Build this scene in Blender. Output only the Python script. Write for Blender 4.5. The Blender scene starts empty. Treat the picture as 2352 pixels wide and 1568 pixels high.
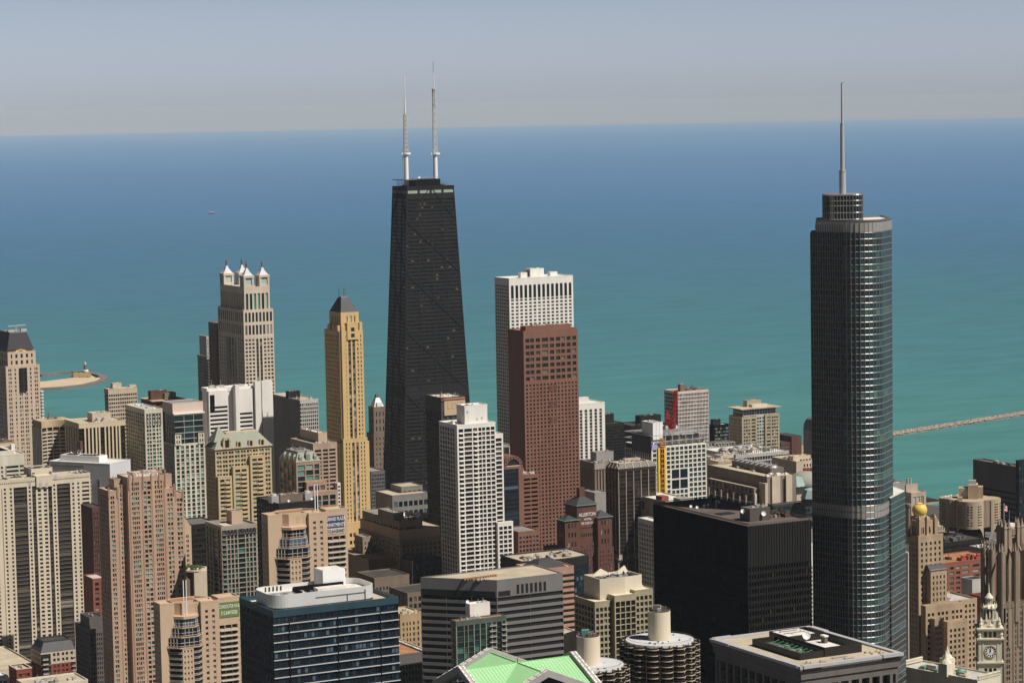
import bpy, math, random, re
from mathutils import Vector, Matrix
random.seed(7)
R = math.radians
SC = bpy.context.scene
COL = SC.collection

# ------------------------------------------------------------------ camera
F_PX = 6070.0                      # focal length for a 2352 px wide picture
HEAD, PITCH, ROLL = R(28.0), R(5.07), R(1.03)
EYE = Vector((0.0, 0.0, 415.0))
fwd = Vector((math.sin(HEAD)*math.cos(PITCH), math.cos(HEAD)*math.cos(PITCH), -math.sin(PITCH)))
rt0 = Vector((math.cos(HEAD), -math.sin(HEAD), 0))
up0 = rt0.cross(fwd)
RT = math.cos(ROLL)*rt0 - math.sin(ROLL)*up0
UP = math.sin(ROLL)*rt0 + math.cos(ROLL)*up0
cd = bpy.data.cameras.new("camera")
cam = bpy.data.objects.new("camera", cd)
COL.objects.link(cam)
cd.sensor_width = 36.0
cd.lens = 36.0*F_PX/2352.0
cd.clip_start = 5.0
cd.clip_end = 200000.0
m3 = Matrix((RT, UP, -fwd)).transposed()
cam.matrix_world = Matrix.Translation(EYE) @ m3.to_4x4()
SC.camera = cam

# ------------------------------------------------------------------ light
SUN_EL, SUN_AZ = 53.0, 147.0       # azimuth clockwise from north (+Y)
world = bpy.data.worlds.new("World")
SC.world = world
world.use_nodes = True
nt = world.node_tree
bg = nt.nodes["Background"]
sky = nt.nodes.new("ShaderNodeTexSky")
sky.sky_type = 'NISHITA'
sky.sun_disc = False
sky.sun_elevation = R(SUN_EL)
sky.sun_rotation = R(SUN_AZ)
sky.altitude = 180
sky.air_density = 1.0
sky.dust_density = 0.6
sky.ozone_density = 3.0
hs = nt.nodes.new("ShaderNodeHueSaturation"); hs.inputs['Saturation'].default_value = 0.45
tint = nt.nodes.new("ShaderNodeVectorMath"); tint.operation = 'MULTIPLY'; tint.inputs[1].default_value = (0.865, 0.955, 1.21)
nt.links.new(sky.outputs[0], hs.inputs['Color']); nt.links.new(hs.outputs[0], tint.inputs[0])
# sky dimmed towards the zenith, out of view, to cut fill on shaded faces
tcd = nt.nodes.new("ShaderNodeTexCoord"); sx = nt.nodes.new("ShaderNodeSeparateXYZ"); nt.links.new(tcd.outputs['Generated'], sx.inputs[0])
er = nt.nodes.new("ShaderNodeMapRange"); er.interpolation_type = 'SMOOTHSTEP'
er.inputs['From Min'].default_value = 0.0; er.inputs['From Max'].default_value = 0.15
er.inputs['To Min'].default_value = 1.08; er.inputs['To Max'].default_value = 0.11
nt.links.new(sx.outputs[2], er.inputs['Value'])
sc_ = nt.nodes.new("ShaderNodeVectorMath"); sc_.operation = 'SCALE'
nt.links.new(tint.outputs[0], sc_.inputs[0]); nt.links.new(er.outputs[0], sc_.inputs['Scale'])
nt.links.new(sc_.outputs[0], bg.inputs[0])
bg.inputs[1].default_value = 0.077
sd = bpy.data.lights.new("sun", 'SUN')
sd.energy = 5.0
sd.angle = R(0.5)
sd.color = (1.0, 0.945, 0.86)
sun = bpy.data.objects.new("sun", sd)
COL.objects.link(sun)
sv = Vector((math.sin(R(SUN_AZ))*math.cos(R(SUN_EL)), math.cos(R(SUN_AZ))*math.cos(R(SUN_EL)), math.sin(R(SUN_EL))))
sun.rotation_euler = sv.to_track_quat('Z', 'Y').to_euler()
sun.location = (0, 0, 900)
SC.view_settings.view_transform = 'Standard'
SC.view_settings.look = 'None'
SC.view_settings.exposure = 0.18
SC.view_settings.gamma = 1.0
SC.render.resolution_x = 1024
SC.render.resolution_y = 682
SC.cycles.max_bounces = 4
SC.cycles.diffuse_bounces = 2
SC.cycles.volume_bounces = 0

# ------------------------------------------------------------------ projection helpers (measured positions -> real places)
def ray(px, py):
    return fwd + RT*((px-1176)/F_PX) + UP*((784-py)/F_PX)
def proj(p):
    v = Vector(p)-EYE
    z = v.dot(fwd)
    return 1176+F_PX*v.dot(RT)/z, 784-F_PX*v.dot(UP)/z
def pt_z(px, py, z):
    r = ray(px, py); t = (z-EYE.z)/r.z
    return EYE+r*t
def pt_y(px, py, Y):
    r = ray(px, py)
    return EYE+r*(Y/r.y)
def solve(f, target, a, b):
    fa = f(a)-target
    for _ in range(50):
        m = (a+b)/2; fm = f(m)-target
        if (fm > 0) == (fa > 0): a, fa = m, fm
        else: b = m
    return (a+b)/2
def FB(xL, xC, xR, yt, Y, d=None):
    p = pt_y(xC, yt, Y)
    w = solve(lambda s: proj((p.x+s, Y, p.z))[0], xR, 0, 400)
    if d is None:
        d = solve(lambda s: proj((p.x, Y+s, p.z))[0], xL, 0, 400)
    return p.x, w, d, p.z

# ------------------------------------------------------------------ materials
MATS = {}
def srgb(r, g, b):
    f = lambda c: ((c/255.0+0.055)/1.055)**2.4 if c > 10 else c/255.0/12.92
    return (f(r), f(g), f(b))
def wall(name, col, var=0.22, rough=0.85, scale=0.12, spec=0.3, metal=0.0):
    if name in MATS: return MATS[name]
    m = bpy.data.materials.new(name); m.use_nodes = True
    t = m.node_tree; b = t.nodes["Principled BSDF"]
    geo = t.nodes.new("ShaderNodeNewGeometry")
    mp = t.nodes.new("ShaderNodeMapping"); mp.inputs['Scale'].default_value = (1, 1, 0.22)
    t.links.new(geo.outputs['Position'], mp.inputs['Vector'])
    n1 = t.nodes.new("ShaderNodeTexNoise"); n1.inputs['Scale'].default_value = scale; n1.inputs['Detail'].default_value = 6; n1.inputs['Roughness'].default_value = 0.65
    t.links.new(mp.outputs[0], n1.inputs['Vector'])
    mr = t.nodes.new("ShaderNodeMapRange")
    mr.inputs['From Min'].default_value = 0.3; mr.inputs['From Max'].default_value = 0.7
    mr.inputs['To Min'].default_value = 1-var; mr.inputs['To Max'].default_value = 1+var*0.6
    t.links.new(n1.outputs[0], mr.inputs['Value'])
    n2 = t.nodes.new("ShaderNodeTexNoise"); n2.inputs['Scale'].default_value = 1.3; n2.inputs['Detail'].default_value = 3
    t.links.new(geo.outputs['Position'], n2.inputs['Vector'])
    mr2 = t.nodes.new("ShaderNodeMapRange")
    mr2.inputs['From Min'].default_value = 0.3; mr2.inputs['From Max'].default_value = 0.7
    mr2.inputs['To Min'].default_value = 1-var*0.5; mr2.inputs['To Max'].default_value = 1+var*0.4
    t.links.new(n2.outputs[0], mr2.inputs['Value'])
    mu = t.nodes.new("ShaderNodeMath"); mu.operation = 'MULTIPLY'
    t.links.new(mr.outputs[0], mu.inputs[0]); t.links.new(mr2.outputs[0], mu.inputs[1])
    vm = t.nodes.new("ShaderNodeVectorMath"); vm.operation = 'SCALE'
    vm.inputs[0].default_value = col
    t.links.new(mu.outputs[0], vm.inputs['Scale'])
    t.links.new(vm.outputs[0], b.inputs['Base Color'])
    b.inputs['Roughness'].default_value = rough
    b.inputs['Specular IOR Level'].default_value = spec
    b.inputs['Metallic'].default_value = metal
    MATS[name] = m
    return m
def glass(name, stops, rough=0.12, spec=0.5, metal=0.0):
    """stops: (position, colour) constant ramp picked per window"""
    m = bpy.data.materials.new(name); m.use_nodes = True
    t = m.node_tree; b = t.nodes["Principled BSDF"]
    geo = t.nodes.new("ShaderNodeNewGeometry"); oi = t.nodes.new("ShaderNodeObjectInfo")
    cx = t.nodes.new("ShaderNodeCombineXYZ")
    t.links.new(geo.outputs['Random Per Island'], cx.inputs[0]); t.links.new(oi.outputs['Random'], cx.inputs[1])
    sc = t.nodes.new("ShaderNodeVectorMath"); sc.operation = 'SCALE'; sc.inputs['Scale'].default_value = 977.0
    t.links.new(cx.outputs[0], sc.inputs[0])
    wn = t.nodes.new("ShaderNodeTexWhiteNoise"); wn.noise_dimensions = '3D'
    t.links.new(sc.outputs[0], wn.inputs['Vector'])
    cr = t.nodes.new("ShaderNodeValToRGB"); cr.color_ramp.interpolation = 'CONSTANT'
    e = cr.color_ramp.elements
    e[0].position = 0; e[0].color = (*stops[0][1], 1)
    e[1].position = stops[1][0]; e[1].color = (*stops[1][1], 1)
    for p, c in stops[2:]:
        q = e.new(p); q.color = (*c, 1)
    t.links.new(wn.outputs['Value'], cr.inputs[0])
    t.links.new(cr.outputs[0], b.inputs['Base Color'])
    b.inputs['Roughness'].default_value = rough
    b.inputs['Specular IOR Level'].default_value = spec
    b.inputs['Metallic'].default_value = metal
    MATS[name] = m
    return m
G_DARK = glass("glass_dark", [(0, (.012, .015, .018)), (.35, (.022, .025, .03)), (.6, (.035, .037, .04)), (.78, (.055, .052, .048)), (.88, (.12, .11, .095)), (.95, (.27, .25, .21))])
G_BLACK = glass("glass_black", [(0, (.006, .006, .007)), (.5, (.010, .010, .011)), (.85, (.018, .016, .015)), (.955, (.05, .04, .028))])
G_TEAL = glass("glass_teal", [(0, (.012, .02, .022)), (.35, (.03, .06, .058)), (.55, (.055, .15, .13)), (.72, (.12, .26, .21)), (.88, (.25, .33, .28))])
G_GREEN = glass("glass_green", [(0, (.008, .018, .018)), (.5, (.014, .035, .034)), (.75, (.025, .07, .064)), (.92, (.06, .16, .14))])
G_BLUE = glass("glass_blue", [(0, (.006, .012, .02)), (.5, (.010, .02, .034)), (.75, (.018, .035, .055)), (.9, (.08, .12, .16))])
G_BROWN = glass("glass_brown", [(0, (.012, .009, .008)), (.4, (.022, .015, .012)), (.7, (.045, .03, .022)), (.9, (.09, .055, .035))])
G_BLIND = glass("glass_blinds", [(0, (.012, .014, .018)), (.3, (.03, .032, .035)), (.5, (.12, .11, .1)), (.7, (.22, .2, .17)), (.88, (.4, .37, .33))])
G_PALE = glass("glass_pale", [(0, (.03, .035, .035)), (.25, (.2, .23, .2)), (.6, (.34, .38, .32)), (.85, (.42, .43, .34))])
G_TRUMP = glass("glass_tower", [(0, (.012, .022, .026)), (.4, (.018, .03, .036)), (.7, (.03, .055, .058)), (.9, (.05, .10, .09))], rough=0.22, spec=0.6)

M_CREAM = wall("cream_concrete", (.55, .46, .35))
M_IVORY = wall("ivory_stone", (.62, .57, .47))
M_WHITE = wall("white_concrete", (.74, .71, .66), var=.10)
M_WHITEP = wall("white_panel", (.78, .78, .78), var=.06)
M_TAN = wall("tan_stone", (.48, .36, .23))
M_GOLD = wall("golden_stone", (.60, .42, .20), var=.12)
M_PINK = wall("pink_brick", (.46, .27, .18))
M_ROSE = wall("rose_precast", (.52, .38, .265), var=.10)
M_RED = wall("red_granite", (.205, .098, .070), var=.14)
M_BRICK = wall("red_brick", (.25, .07, .045))
M_DBRICK = wall("dark_brick", (.11, .05, .038))
M_BROWN = wall("brown_stone", (.20, .15, .115))
M_SAND = wall("sandstone", (.42, .31, .205), var=.28)
M_TRIB = wall("gothic_limestone", (.27, .21, .155), var=.35)
M_TERRA = wall("glazed_terracotta", (.66, .61, .48), var=.2)
M_GREY = wall("grey_concrete", (.30, .285, .275))
M_DGREY = wall("dark_grey_granite", (.13, .12, .118), var=.1)
M_LGREY = wall("light_grey_concrete", (.46, .44, .41))
M_LAV = wall("pale_metal_panel", (.56, .56, .60), var=.05)
M_BLACK = wall("black_steel", (.0065, .0065, .0085), rough=.7, var=.2, spec=.06)
M_BLACK2 = wall("black_aluminium", (.020, .019, .019), rough=.6, var=.2, spec=.15)
M_BRONZE = wall("bronze_metal", (.10, .085, .07), rough=.5)
M_DARK = wall("dark_interior", (.012, .013, .014), var=.1)
M_STEEL = wall("steel_panel", (.55, .54, .53), var=.06, rough=.38, metal=.45)
M_STAIN = wall("stainless_band", (.40, .40, .41), var=.05, rough=.3, metal=.7)
M_GRAVEL = wall("roof_gravel", (.46, .39, .29), var=.22, scale=.08)
M_ROOFG = wall("grey_roof", (.24, .23, .22), var=.3)
M_ROOFD = wall("dark_roof", (.055, .05, .048), var=.35)
M_ROOFB = wall("brown_roof", (.12, .095, .082), var=.35, scale=.05)
M_ROOFW = wall("white_roof", (.66, .63, .58), var=.2)
M_ROOFR = wall("rusty_roof", (.36, .17, .085), var=.35)
M_SLATE = wall("dark_slate", (.045, .045, .05), var=.15, rough=.6)
M_ZINC = wall("grey_green_metal_roof", (.24, .25, .20), var=.12, rough=.6)
M_COPPER = wall("copper_green", (.16, .30, .22), var=.2)
M_MINT = wall("mint_green_roof", (.33, .57, .31), var=.12, scale=.05, rough=.6)
M_GOLDD = wall("gold_dome", (.74, .52, .12), var=.1, rough=.5)
M_YEL = wall("yellow_mesh", (.75, .55, .03), var=.15)
M_ORANGE = wall("orange_hoist", (.45, .16, .03), var=.2)
M_CRANE = wall("crane_red", (.50, .03, .03), var=.1)
M_LILAC = wall("lilac_sheet", (.38, .33, .62), var=.05)
M_NAVY = wall("navy_sign", (.04, .05, .13), var=.05)
M_SIGNG = wall("green_sign", (.13, .19, .06), var=.05)
M_LETTER = wall("white_lettering", (.85, .84, .78), var=.02)
M_ASPH = wall("asphalt", (.05, .05, .05))
M_SANDB = wall("beach_sand", (.52, .41, .29), var=.1, scale=.02)
M_ROCK = wall("breakwater_rock", (.36, .29, .24), var=.4, scale=.3)
M_PIER = wall("pier_concrete", (.17, .15, .14), var=.2)
M_LEAF = wall("foliage", (.05, .075, .025), var=.5, scale=.8)

# ------------------------------------------------------------------ object building
def newobj(name, me, parent=None, loc=None, rz=0.0):
    o = bpy.data.objects.new(name, me)
    COL.objects.link(o)
    if parent is not None: o.parent = parent
    if loc is not None: o.location = loc
    if rz: o.rotation_euler = (0, 0, rz)
    return o
def mesh(name, V, Fc, mat, smooth=False):
    me = bpy.data.meshes.new(name)
    me.from_pydata(V, [], Fc)
    if mat: me.materials.append(mat)
    if smooth:
        me.polygons.foreach_set('use_smooth', [True]*len(me.polygons))
    me.update()
    return me
BOXF = ((0, 3, 2, 1), (4, 5, 6, 7), (0, 1, 5, 4), (1, 2, 6, 5), (2, 3, 7, 6), (3, 0, 4, 7))
class Geo:
    def __init__(s): s.V = []; s.F = []
    def hexa(s, pts):
        n = len(s.V); s.V.extend(pts)
        for f in BOXF: s.F.append(tuple(n+i for i in f))
    def box(s, x0, x1, y0, y1, z0, z1):
        s.hexa([(x0, y0, z0), (x1, y0, z0), (x1, y1, z0), (x0, y1, z0), (x0, y0, z1), (x1, y0, z1), (x1, y1, z1), (x0, y1, z1)])
    def frustum(s, a, b, z0, z1):
        """a, b = (x0,x1,y0,y1) at z0 and z1"""
        s.hexa([(a[0], a[2], z0), (a[1], a[2], z0), (a[1], a[3], z0), (a[0], a[3], z0), (b[0], b[2], z1), (b[1], b[2], z1), (b[1], b[3], z1), (b[0], b[3], z1)])
    def prism(s, pts, z0, z1, pts2=None):
        n = len(s.V); k = len(pts); q = pts2 or pts
        s.V.extend([(p[0], p[1], z0) for p in pts]); s.V.extend([(p[0], p[1], z1) for p in q])
        for i in range(k):
            j = (i+1) % k
            s.F.append((n+i, n+j, n+k+j, n+k+i))
        s.F.append(tuple(n+k+i for i in range(k))); s.F.append(tuple(n+k-1-i for i in range(k)))
    def ring(s, pts, off, z0, z1):
        """closed wall along a convex ccw outline, thickness off inward"""
        c = Vector((sum(p[0] for p in pts)/len(pts), sum(p[1] for p in pts)/len(pts)))
        k = len(pts)
        inn = []
        for i in range(k):
            a = Vector(pts[i-1][:2]); b = Vector(pts[i][:2]); d = Vector(pts[(i+1) % k][:2])
            e1 = (b-a).normalized(); e2 = (d-b).normalized()
            n1 = Vector((-e1.y, e1.x)); n2 = Vector((-e2.y, e2.x))
            nn = (n1+n2)
            nn = nn/max(0.3, nn.dot(n1))
            inn.append(b+nn*off)
        n = len(s.V)
        for z in (z0, z1):
            s.V.extend([(p[0], p[1], z) for p in pts]); s.V.extend([(p.x, p.y, z) for p in inn])
        for i in range(k):
            j = (i+1) % k
            s.F.append((n+i, n+j, n+2*k+j, n+2*k+i))
            s.F.append((n+k+j, n+k+i, n+3*k+i, n+3*k+j))
            s.F.append((n+2*k+i, n+2*k+j, n+3*k+j, n+3*k+i))
            s.F.append((n+j, n+i, n+k+i, n+k+j))
    def lathe(s, cx, cy, prof, seg=20, a0=0.0):
        n = len(s.V); k = len(prof)
        for i in range(seg):
            a = a0+2*math.pi*i/seg
            for r, z in prof: s.V.append((cx+r*math.cos(a), cy+r*math.sin(a), z))
        for i in range(seg):
            j = (i+1) % seg
            for q in range(k-1):
                s.F.append((n+i*k+q, n+j*k+q, n+j*k+q+1, n+i*k+q+1))
        s.F.append(tuple(n+i*k for i in reversed(range(seg)))); s.F.append(tuple(n+i*k+k-1 for i in range(seg)))
    def bar(s, a, b, t):
        a = Vector(a); b = Vector(b); d = (b-a).normalized()
        u = d.cross(Vector((0, 0, 1)))
        if u.length < 1e-3: u = Vector((1, 0, 0))
        u.normalize(); v = d.cross(u)
        u *= t/2; v *= t/2
        s.hexa([tuple(a-u-v), tuple(a+u-v), tuple(a+u+v), tuple(a-u+v), tuple(b-u-v), tuple(b+u-v), tuple(b+u+v), tuple(b-u+v)])
    def obj(s, name, mat, parent=None, smooth=False, **kw):
        me = mesh(name, s.V, s.F, mat, smooth)
        return newobj(name, me, parent, **kw)
def tag(o, label=None, cat=None, group=None, kind=None):
    if label: o['label'] = label
    if cat: o['category'] = cat
    if group: o['group'] = group
    if kind: o['kind'] = kind
    return o
UNIT = {}
def parse(pat):
    return [(a, float(n)) for a, n in re.findall(r'([a-zA-Z])([\d.]+)', pat)]
class Bld:
    def __init__(s, name, label, x0, y0, z0=0.0, rot=0.0, cat='building', group=None):
        s.root = bpy.data.objects.new(name, None); COL.objects.link(s.root)
        s.root.location = (x0, y0, z0); s.root.rotation_euler = (0, 0, rot)
        s.M = Matrix.Translation((x0, y0, z0)) @ Matrix.Rotation(rot, 4, 'Z')
        s.x0, s.y0, s.rot = x0, y0, rot
        tag(s.root, label, cat, group)
        s.parts = {}; s.reps = {}
    def g(s, part, mat):
        k = (part, mat.name)
        if k not in s.parts: s.parts[k] = (Geo(), mat)
        return s.parts[k][0]
    def box(s, part, mat, *a): s.g(part, mat).box(*a)
    def one(s, name, mat, geo, smooth=False, parent=None):
        return geo.obj(name, mat, parent or s.root, smooth)
    def boxo(s, name, mat, *a, parent=None):
        g = Geo(); g.box(*a); return g.obj(name, mat, parent or s.root)
    def fb(s, part, mat, fr, u0, u1, v0, v1, z0, z1):
        (ox, oy), (dx, dy) = fr
        nx, ny = dy, -dx
        P = lambda u, v, z: (ox+dx*u+nx*v, oy+dy*u+ny*v, z)
        s.g(part, mat).hexa([P(u0, v1, z0), P(u1, v1, z0), P(u1, v0, z0), P(u0, v0, z0), P(u0, v1, z1), P(u1, v1, z1), P(u1, v0, z1), P(u0, v0, z1)])
    def win(s, mat, fr, u0, u1, v, z0, z1, name='window'):
        s.reps.setdefault((name, mat.name), []).append((fr, (u0+u1)/2, v, (z0+z1)/2, u1-u0, z1-z0, 0.0))
    def bal(s, mat, fr, u0, u1, v, z0, h, dep, name='balcony'):
        s.reps.setdefault((name, mat.name), []).append((fr, (u0+u1)/2, v, z0, u1-u0, h, dep))
    def facade(s, fr, U, z0, z1, pat, wm, gm, fh=3.3, sp=0.4, p=0.5, top=2.0, base=0.0, hb=False, m2=None, m3=None, bm=None, bdep=1.2, win0=0.0, spm=None):
        """fr = ((ox,oy),(dx,dy)); U = length; v=0 is the outer face"""
        cells = parse(pat); tot = sum(n for _, n in cells)
        m2 = m2 or wm; bm = bm or wm; spm = spm or wm
        nf = max(1, int(round((z1-z0-top-base)/fh))); f = (z1-z0-top-base)/nf
        if top > 0: s.fb('wall', wm, fr, 0, U, -p, 0.0, z1-top, z1)
        if base > 0: s.fb('wall', wm, fr, 0, U, -p, 0.0, z0, z0+base)
        za, zb = z0+base, z1-top
        u = 0.0
        runs = []
        for c, n in cells:
            w = n/tot*U; a, b = u, u+w; u = b
            if c == 'p': s.fb('wall', wm, fr, a, b, -p, 0.0, za, zb)
            elif c == 'q': s.fb('mullion', m2, fr, a, b, -p, 0.12, za, zb)
            elif c == 'x': s.fb('wall', wm, fr, a, b, -p, 0.35, za, zb+top*0.5)
            elif c == 's': s.fb('wall', m2, fr, a, b, -p, -p*0.5, za, zb)
            elif c in 'wW':
                runs.append((a, b))
                for i in range(nf):
                    s.win(gm, fr, a, b, -p+0.06, za+i*f+sp*f, za+(i+1)*f)
            elif c == 'g':
                for i in range(nf):
                    s.win(gm, fr, a, b, -p+0.06, za+i*f+0.28*f, za+(i+1)*f)
                    s.fb('spandrel', m3 or M_BLACK2, fr, a, b, -p, -p*0.55, za+i*f, za+i*f+0.28*f)
            elif c == 'b':
                for i in range(nf):
                    s.win(gm, fr, a, b, -p+0.06, za+i*f+0.1, za+(i+1)*f)
                    s.bal(bm, fr, a+.05, b-.05, -p+0.02, za+i*f, 0.32, bdep+p)
        if hb:
            for i in range(nf):
                s.fb('wall', spm, fr, 0, U, -p, 0.05, za+i*f, za+i*f+sp*f)
        else:
            for a, b in runs:
                for i in range(nf):
                    s.fb('wall', spm, fr, a, b, -p, -0.06, za+i*f, za+i*f+sp*f)
    def block(s, x0, x1, y0, y1, z0, z1, wm, gm=None, S=None, W=None, roof=None, par=1.1, **kw):
        p = kw.get('p', 0.5)
        s.box('core', M_DARK, x0+p, x1-p, y0+p, y1-p, z0, z1-0.05)
        s.box('wall', wm, x1-p, x1, y0+p, y1, z0, z1)
        s.box('wall', wm, x0+p, x1-p, y1-p, y1, z0, z1)
        if S: s.facade(((x0, y0), (1, 0)), x1-x0, z0, z1, S, wm, gm, **kw)
        else: s.box('wall', wm, x0, x1, y0, y0+p, z0, z1)
        if W: s.facade(((x0, y1), (0, -1)), y1-y0-p, z0, z1, W, wm, gm, **kw)
        else: s.box('wall', wm, x0, x0+p, y0+p, y1, z0, z1)
        s.roof(x0, x1, y0, y1, z1, roof or M_ROOFG, wm, par)
    def roof(s, x0, x1, y0, y1, z, rm, wm, par=1.1, t=0.5):
        s.boxo('roof', rm, x0+.02, x1-.02, y0+.02, y1-.02, z, z+0.3)
        if par > 0:
            g = Geo(); g.ring([(x0-.06, y0-.06), (x1+.06, y0-.06), (x1+.06, y1+.06), (x0-.06, y1+.06)], t, z+.01, z+par); s.one('parapet', wm, g)
    def clutter(s, x0, x1, y0, y1, z, n, mats=None, big=4.0):
        mats = mats or [M_GREY, M_LGREY, M_DGREY, M_STEEL]
        for i in range(int(n*1.6)):
            w = random.uniform(.25, 1)*big; d = random.uniform(.25, 1)*big; h = random.uniform(.25, .8)*big*.6
            if x1-x0 < w+1 or y1-y0 < d+1: continue
            x = random.uniform(x0, x1-w); y = random.uniform(y0, y1-d)
            g = Geo(); g.box(x, x+w, y, y+d, z, z+h)
            if random.random() < .5: g.lathe(x+w/2, y+d/2, [(min(w, d)*.33, z+h), (min(w, d)*.33, z+h+.5), (.1, z+h+.55)], 8)
            if random.random() < .3: g.bar((x+w/2, y+d/2, z+h), (x+w/2, y+d/2, z+h+big*.8), .18)
            if random.random() < .25 and x1-x0 > 6: g.bar((x+w/2, y+d/2, z+.25), (min(x1, x+w/2+random.uniform(3, 9)), y+d/2, z+.25), .3)
            s.one('roof_unit', random.choice(mats), g)
    def pent(s, xL, xC, xR, yt, dy, mat, z0, roof=None, d=None, name='penthouse', par=.8):
        Y = s.y0+dy
        x, w, d2, z = FB(xL, xC, xR, yt, Y, d)
        x -= s.x0
        g = Geo(); g.box(x, x+w, dy, dy+d2, z0, z)
        o = s.one(name, mat, g)
        g = Geo(); g.ring([(x-.05, dy-.05), (x+w+.05, dy-.05), (x+w+.05, dy+d2+.05), (x-.05, dy+d2+.05)], .5, z+.01, z+par)
        g2 = Geo(); g2.box(x+.03, x+w-.03, dy+.03, dy+d2-.03, z, z+.15)
        g2.obj('roof', roof or M_ROOFG, o)
        if par > 0: g.obj('parapet', mat, o)
        s.clutter(x+1, x+w-1, dy+1, dy+d2-1, z+.15, 3, big=2.4)
        return x, x+w, dy, dy+d2, z
    def dish(s, x, y, z, r=1.5, az=None):
        g = Geo(); g.bar((x, y, z), (x, y, z+r*1.2), .3)
        c = Vector((x, y, z+r*1.5)); n = Vector((math.sin(R(205)), math.cos(R(205)), .35)).normalized()
        u = n.cross(Vector((0, 0, 1))).normalized(); v = n.cross(u)
        for q in range(2):
            k = len(g.V); rr = [0.05, .6, 1.0]
            for ri, rf in enumerate(rr):
                for i in range(14):
                    a = i*2*math.pi/14
                    p = c+(u*math.cos(a)+v*math.sin(a))*r*rf+n*(r*.3*rf*rf-q*.1)
                    g.V.append(tuple(p))
            for ri in range(2):
                for i in range(14):
                    j = (i+1) % 14
                    g.F.append((k+ri*14+i, k+ri*14+j, k+ri*14+14+j, k+ri*14+14+i))
        s.one('satellite_dish', M_WHITEP, g)
    def finish(s, ind=True):
        for (part, mn), (g, m) in s.parts.items():
            g.obj(part, m, s.root)
        minpx = 1.1
        for (name, mn), L in s.reps.items():
            m = MATS[mn]
            items = []
            for it in L:
                fr, uc, v, zc, w, h, dep = it
                (ox, oy), (dx, dy) = fr
                px, py = ox+dx*uc+dy*v, oy+dy*uc-dx*v
                P = s.M @ Vector((px, py, zc))
                q = proj(P); vd = (EYE-P).normalized()
                nrm = s.M.to_3x3() @ Vector((dy, -dx, 0))
                fac = nrm.dot(vd)
                k = F_PX/(P-EYE).length/2.297
                on = (-5 < q[0] < 2357 and -5 < q[1] < 1575 and fac > .05)
                area = w*k*fac*max(h, .9)*k
                items.append((on, area, q[1], px, py, zc, math.atan2(dy, dx), w, h, dep))
            vis = [i for i in items if i[0] and i[1] > minpx]
            vis.sort(key=lambda i: (-round(math.log(max(i[1], .01))*2), i[2]))
            ch = set(id(i) for i in vis[:100]) if (ind and len(vis) >= 3) else set()
            rest = Geo()
            for i in items:
                on, ar, _, px, py, zc, a, w, h, dep = i
                if id(i) in ch:
                    key = (name, round(w, 2), round(h, 2), round(dep, 2), mn)
                    if key not in UNIT:
                        gg = Geo()
                        if dep == 0:
                            gg.V = [(-w/2, 0, -h/2), (w/2, 0, -h/2), (w/2, 0, h/2), (-w/2, 0, h/2)]; gg.F = [(0, 1, 2, 3)]
                        else:
                            gg.box(-w/2, w/2, -dep, 0, 0, h)
                            gg.box(-w/2, w/2, -dep+.02, -dep+.1, h+.72, h+.85)
                        UNIT[key] = mesh(name, gg.V, gg.F, m)
                    newobj(name, UNIT[key], s.root, (px, py, zc), a)
                else:
                    ca, sa = math.cos(a), math.sin(a)
                    T = lambda X, Yy, Z: (px+ca*X-sa*Yy, py+sa*X+ca*Yy, zc+Z)
                    if dep == 0:
                        n = len(rest.V)
                        rest.V.extend([T(-w/2, 0, -h/2), T(w/2, 0, -h/2), T(w/2, 0, h/2), T(-w/2, 0, h/2)]); rest.F.append((n, n+1, n+2, n+3))
                    else:
                        for (ya, yb, zz0, zz1) in ((-dep, 0, 0, h), (-dep+.02, -dep+.1, h+.72, h+.85)):
                            rest.hexa([T(-w/2, ya, zz0), T(w/2, ya, zz0), T(w/2, yb, zz0), T(-w/2, yb, zz0), T(-w/2, ya, zz1), T(w/2, ya, zz1), T(w/2, yb, zz1), T(-w/2, yb, zz1)])
            if rest.V:
                o = rest.obj(name, m, s.root); o['kind'] = 'stuff'
def text(body, size, mat, parent, loc, rot, name='lettering', ext=0.08, xs=1.0):
    c = bpy.data.curves.new(name, 'FONT'); c.body = body; c.size = size; c.extrude = ext
    c.align_x = 'CENTER'; c.align_y = 'CENTER'; c.space_line = 0.95
    t = bpy.data.objects.new('tmp_text', c); COL.objects.link(t)
    dg = bpy.context.evaluated_depsgraph_get(); dg.update()
    me = bpy.data.meshes.new_from_object(t.evaluated_get(dg))
    bpy.data.objects.remove(t)
    me.materials.clear(); me.materials.append(mat)
    o = newobj(name, me, parent, loc); o.rotation_euler = rot; o.scale = (xs, 1, 1)
    return o
def tower(name, label, px, Y, wm, gm, S, W, d=None, roof=None, fin=False, cat='building', zb=0.0, **kw):
    xL, xC, xR, yt = px
    x, w, dd, h = FB(xL, xC, xR, yt, Y, d)
    b = Bld(name, label, x, Y, cat=cat)
    b.w, b.d, b.h = w, dd, h
    b.block(0, w, 0, dd, zb, h, wm, gm, S, W, roof, **kw)
    if fin: b.finish()
    return b
HAZE_D = 1.3e-5
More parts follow.
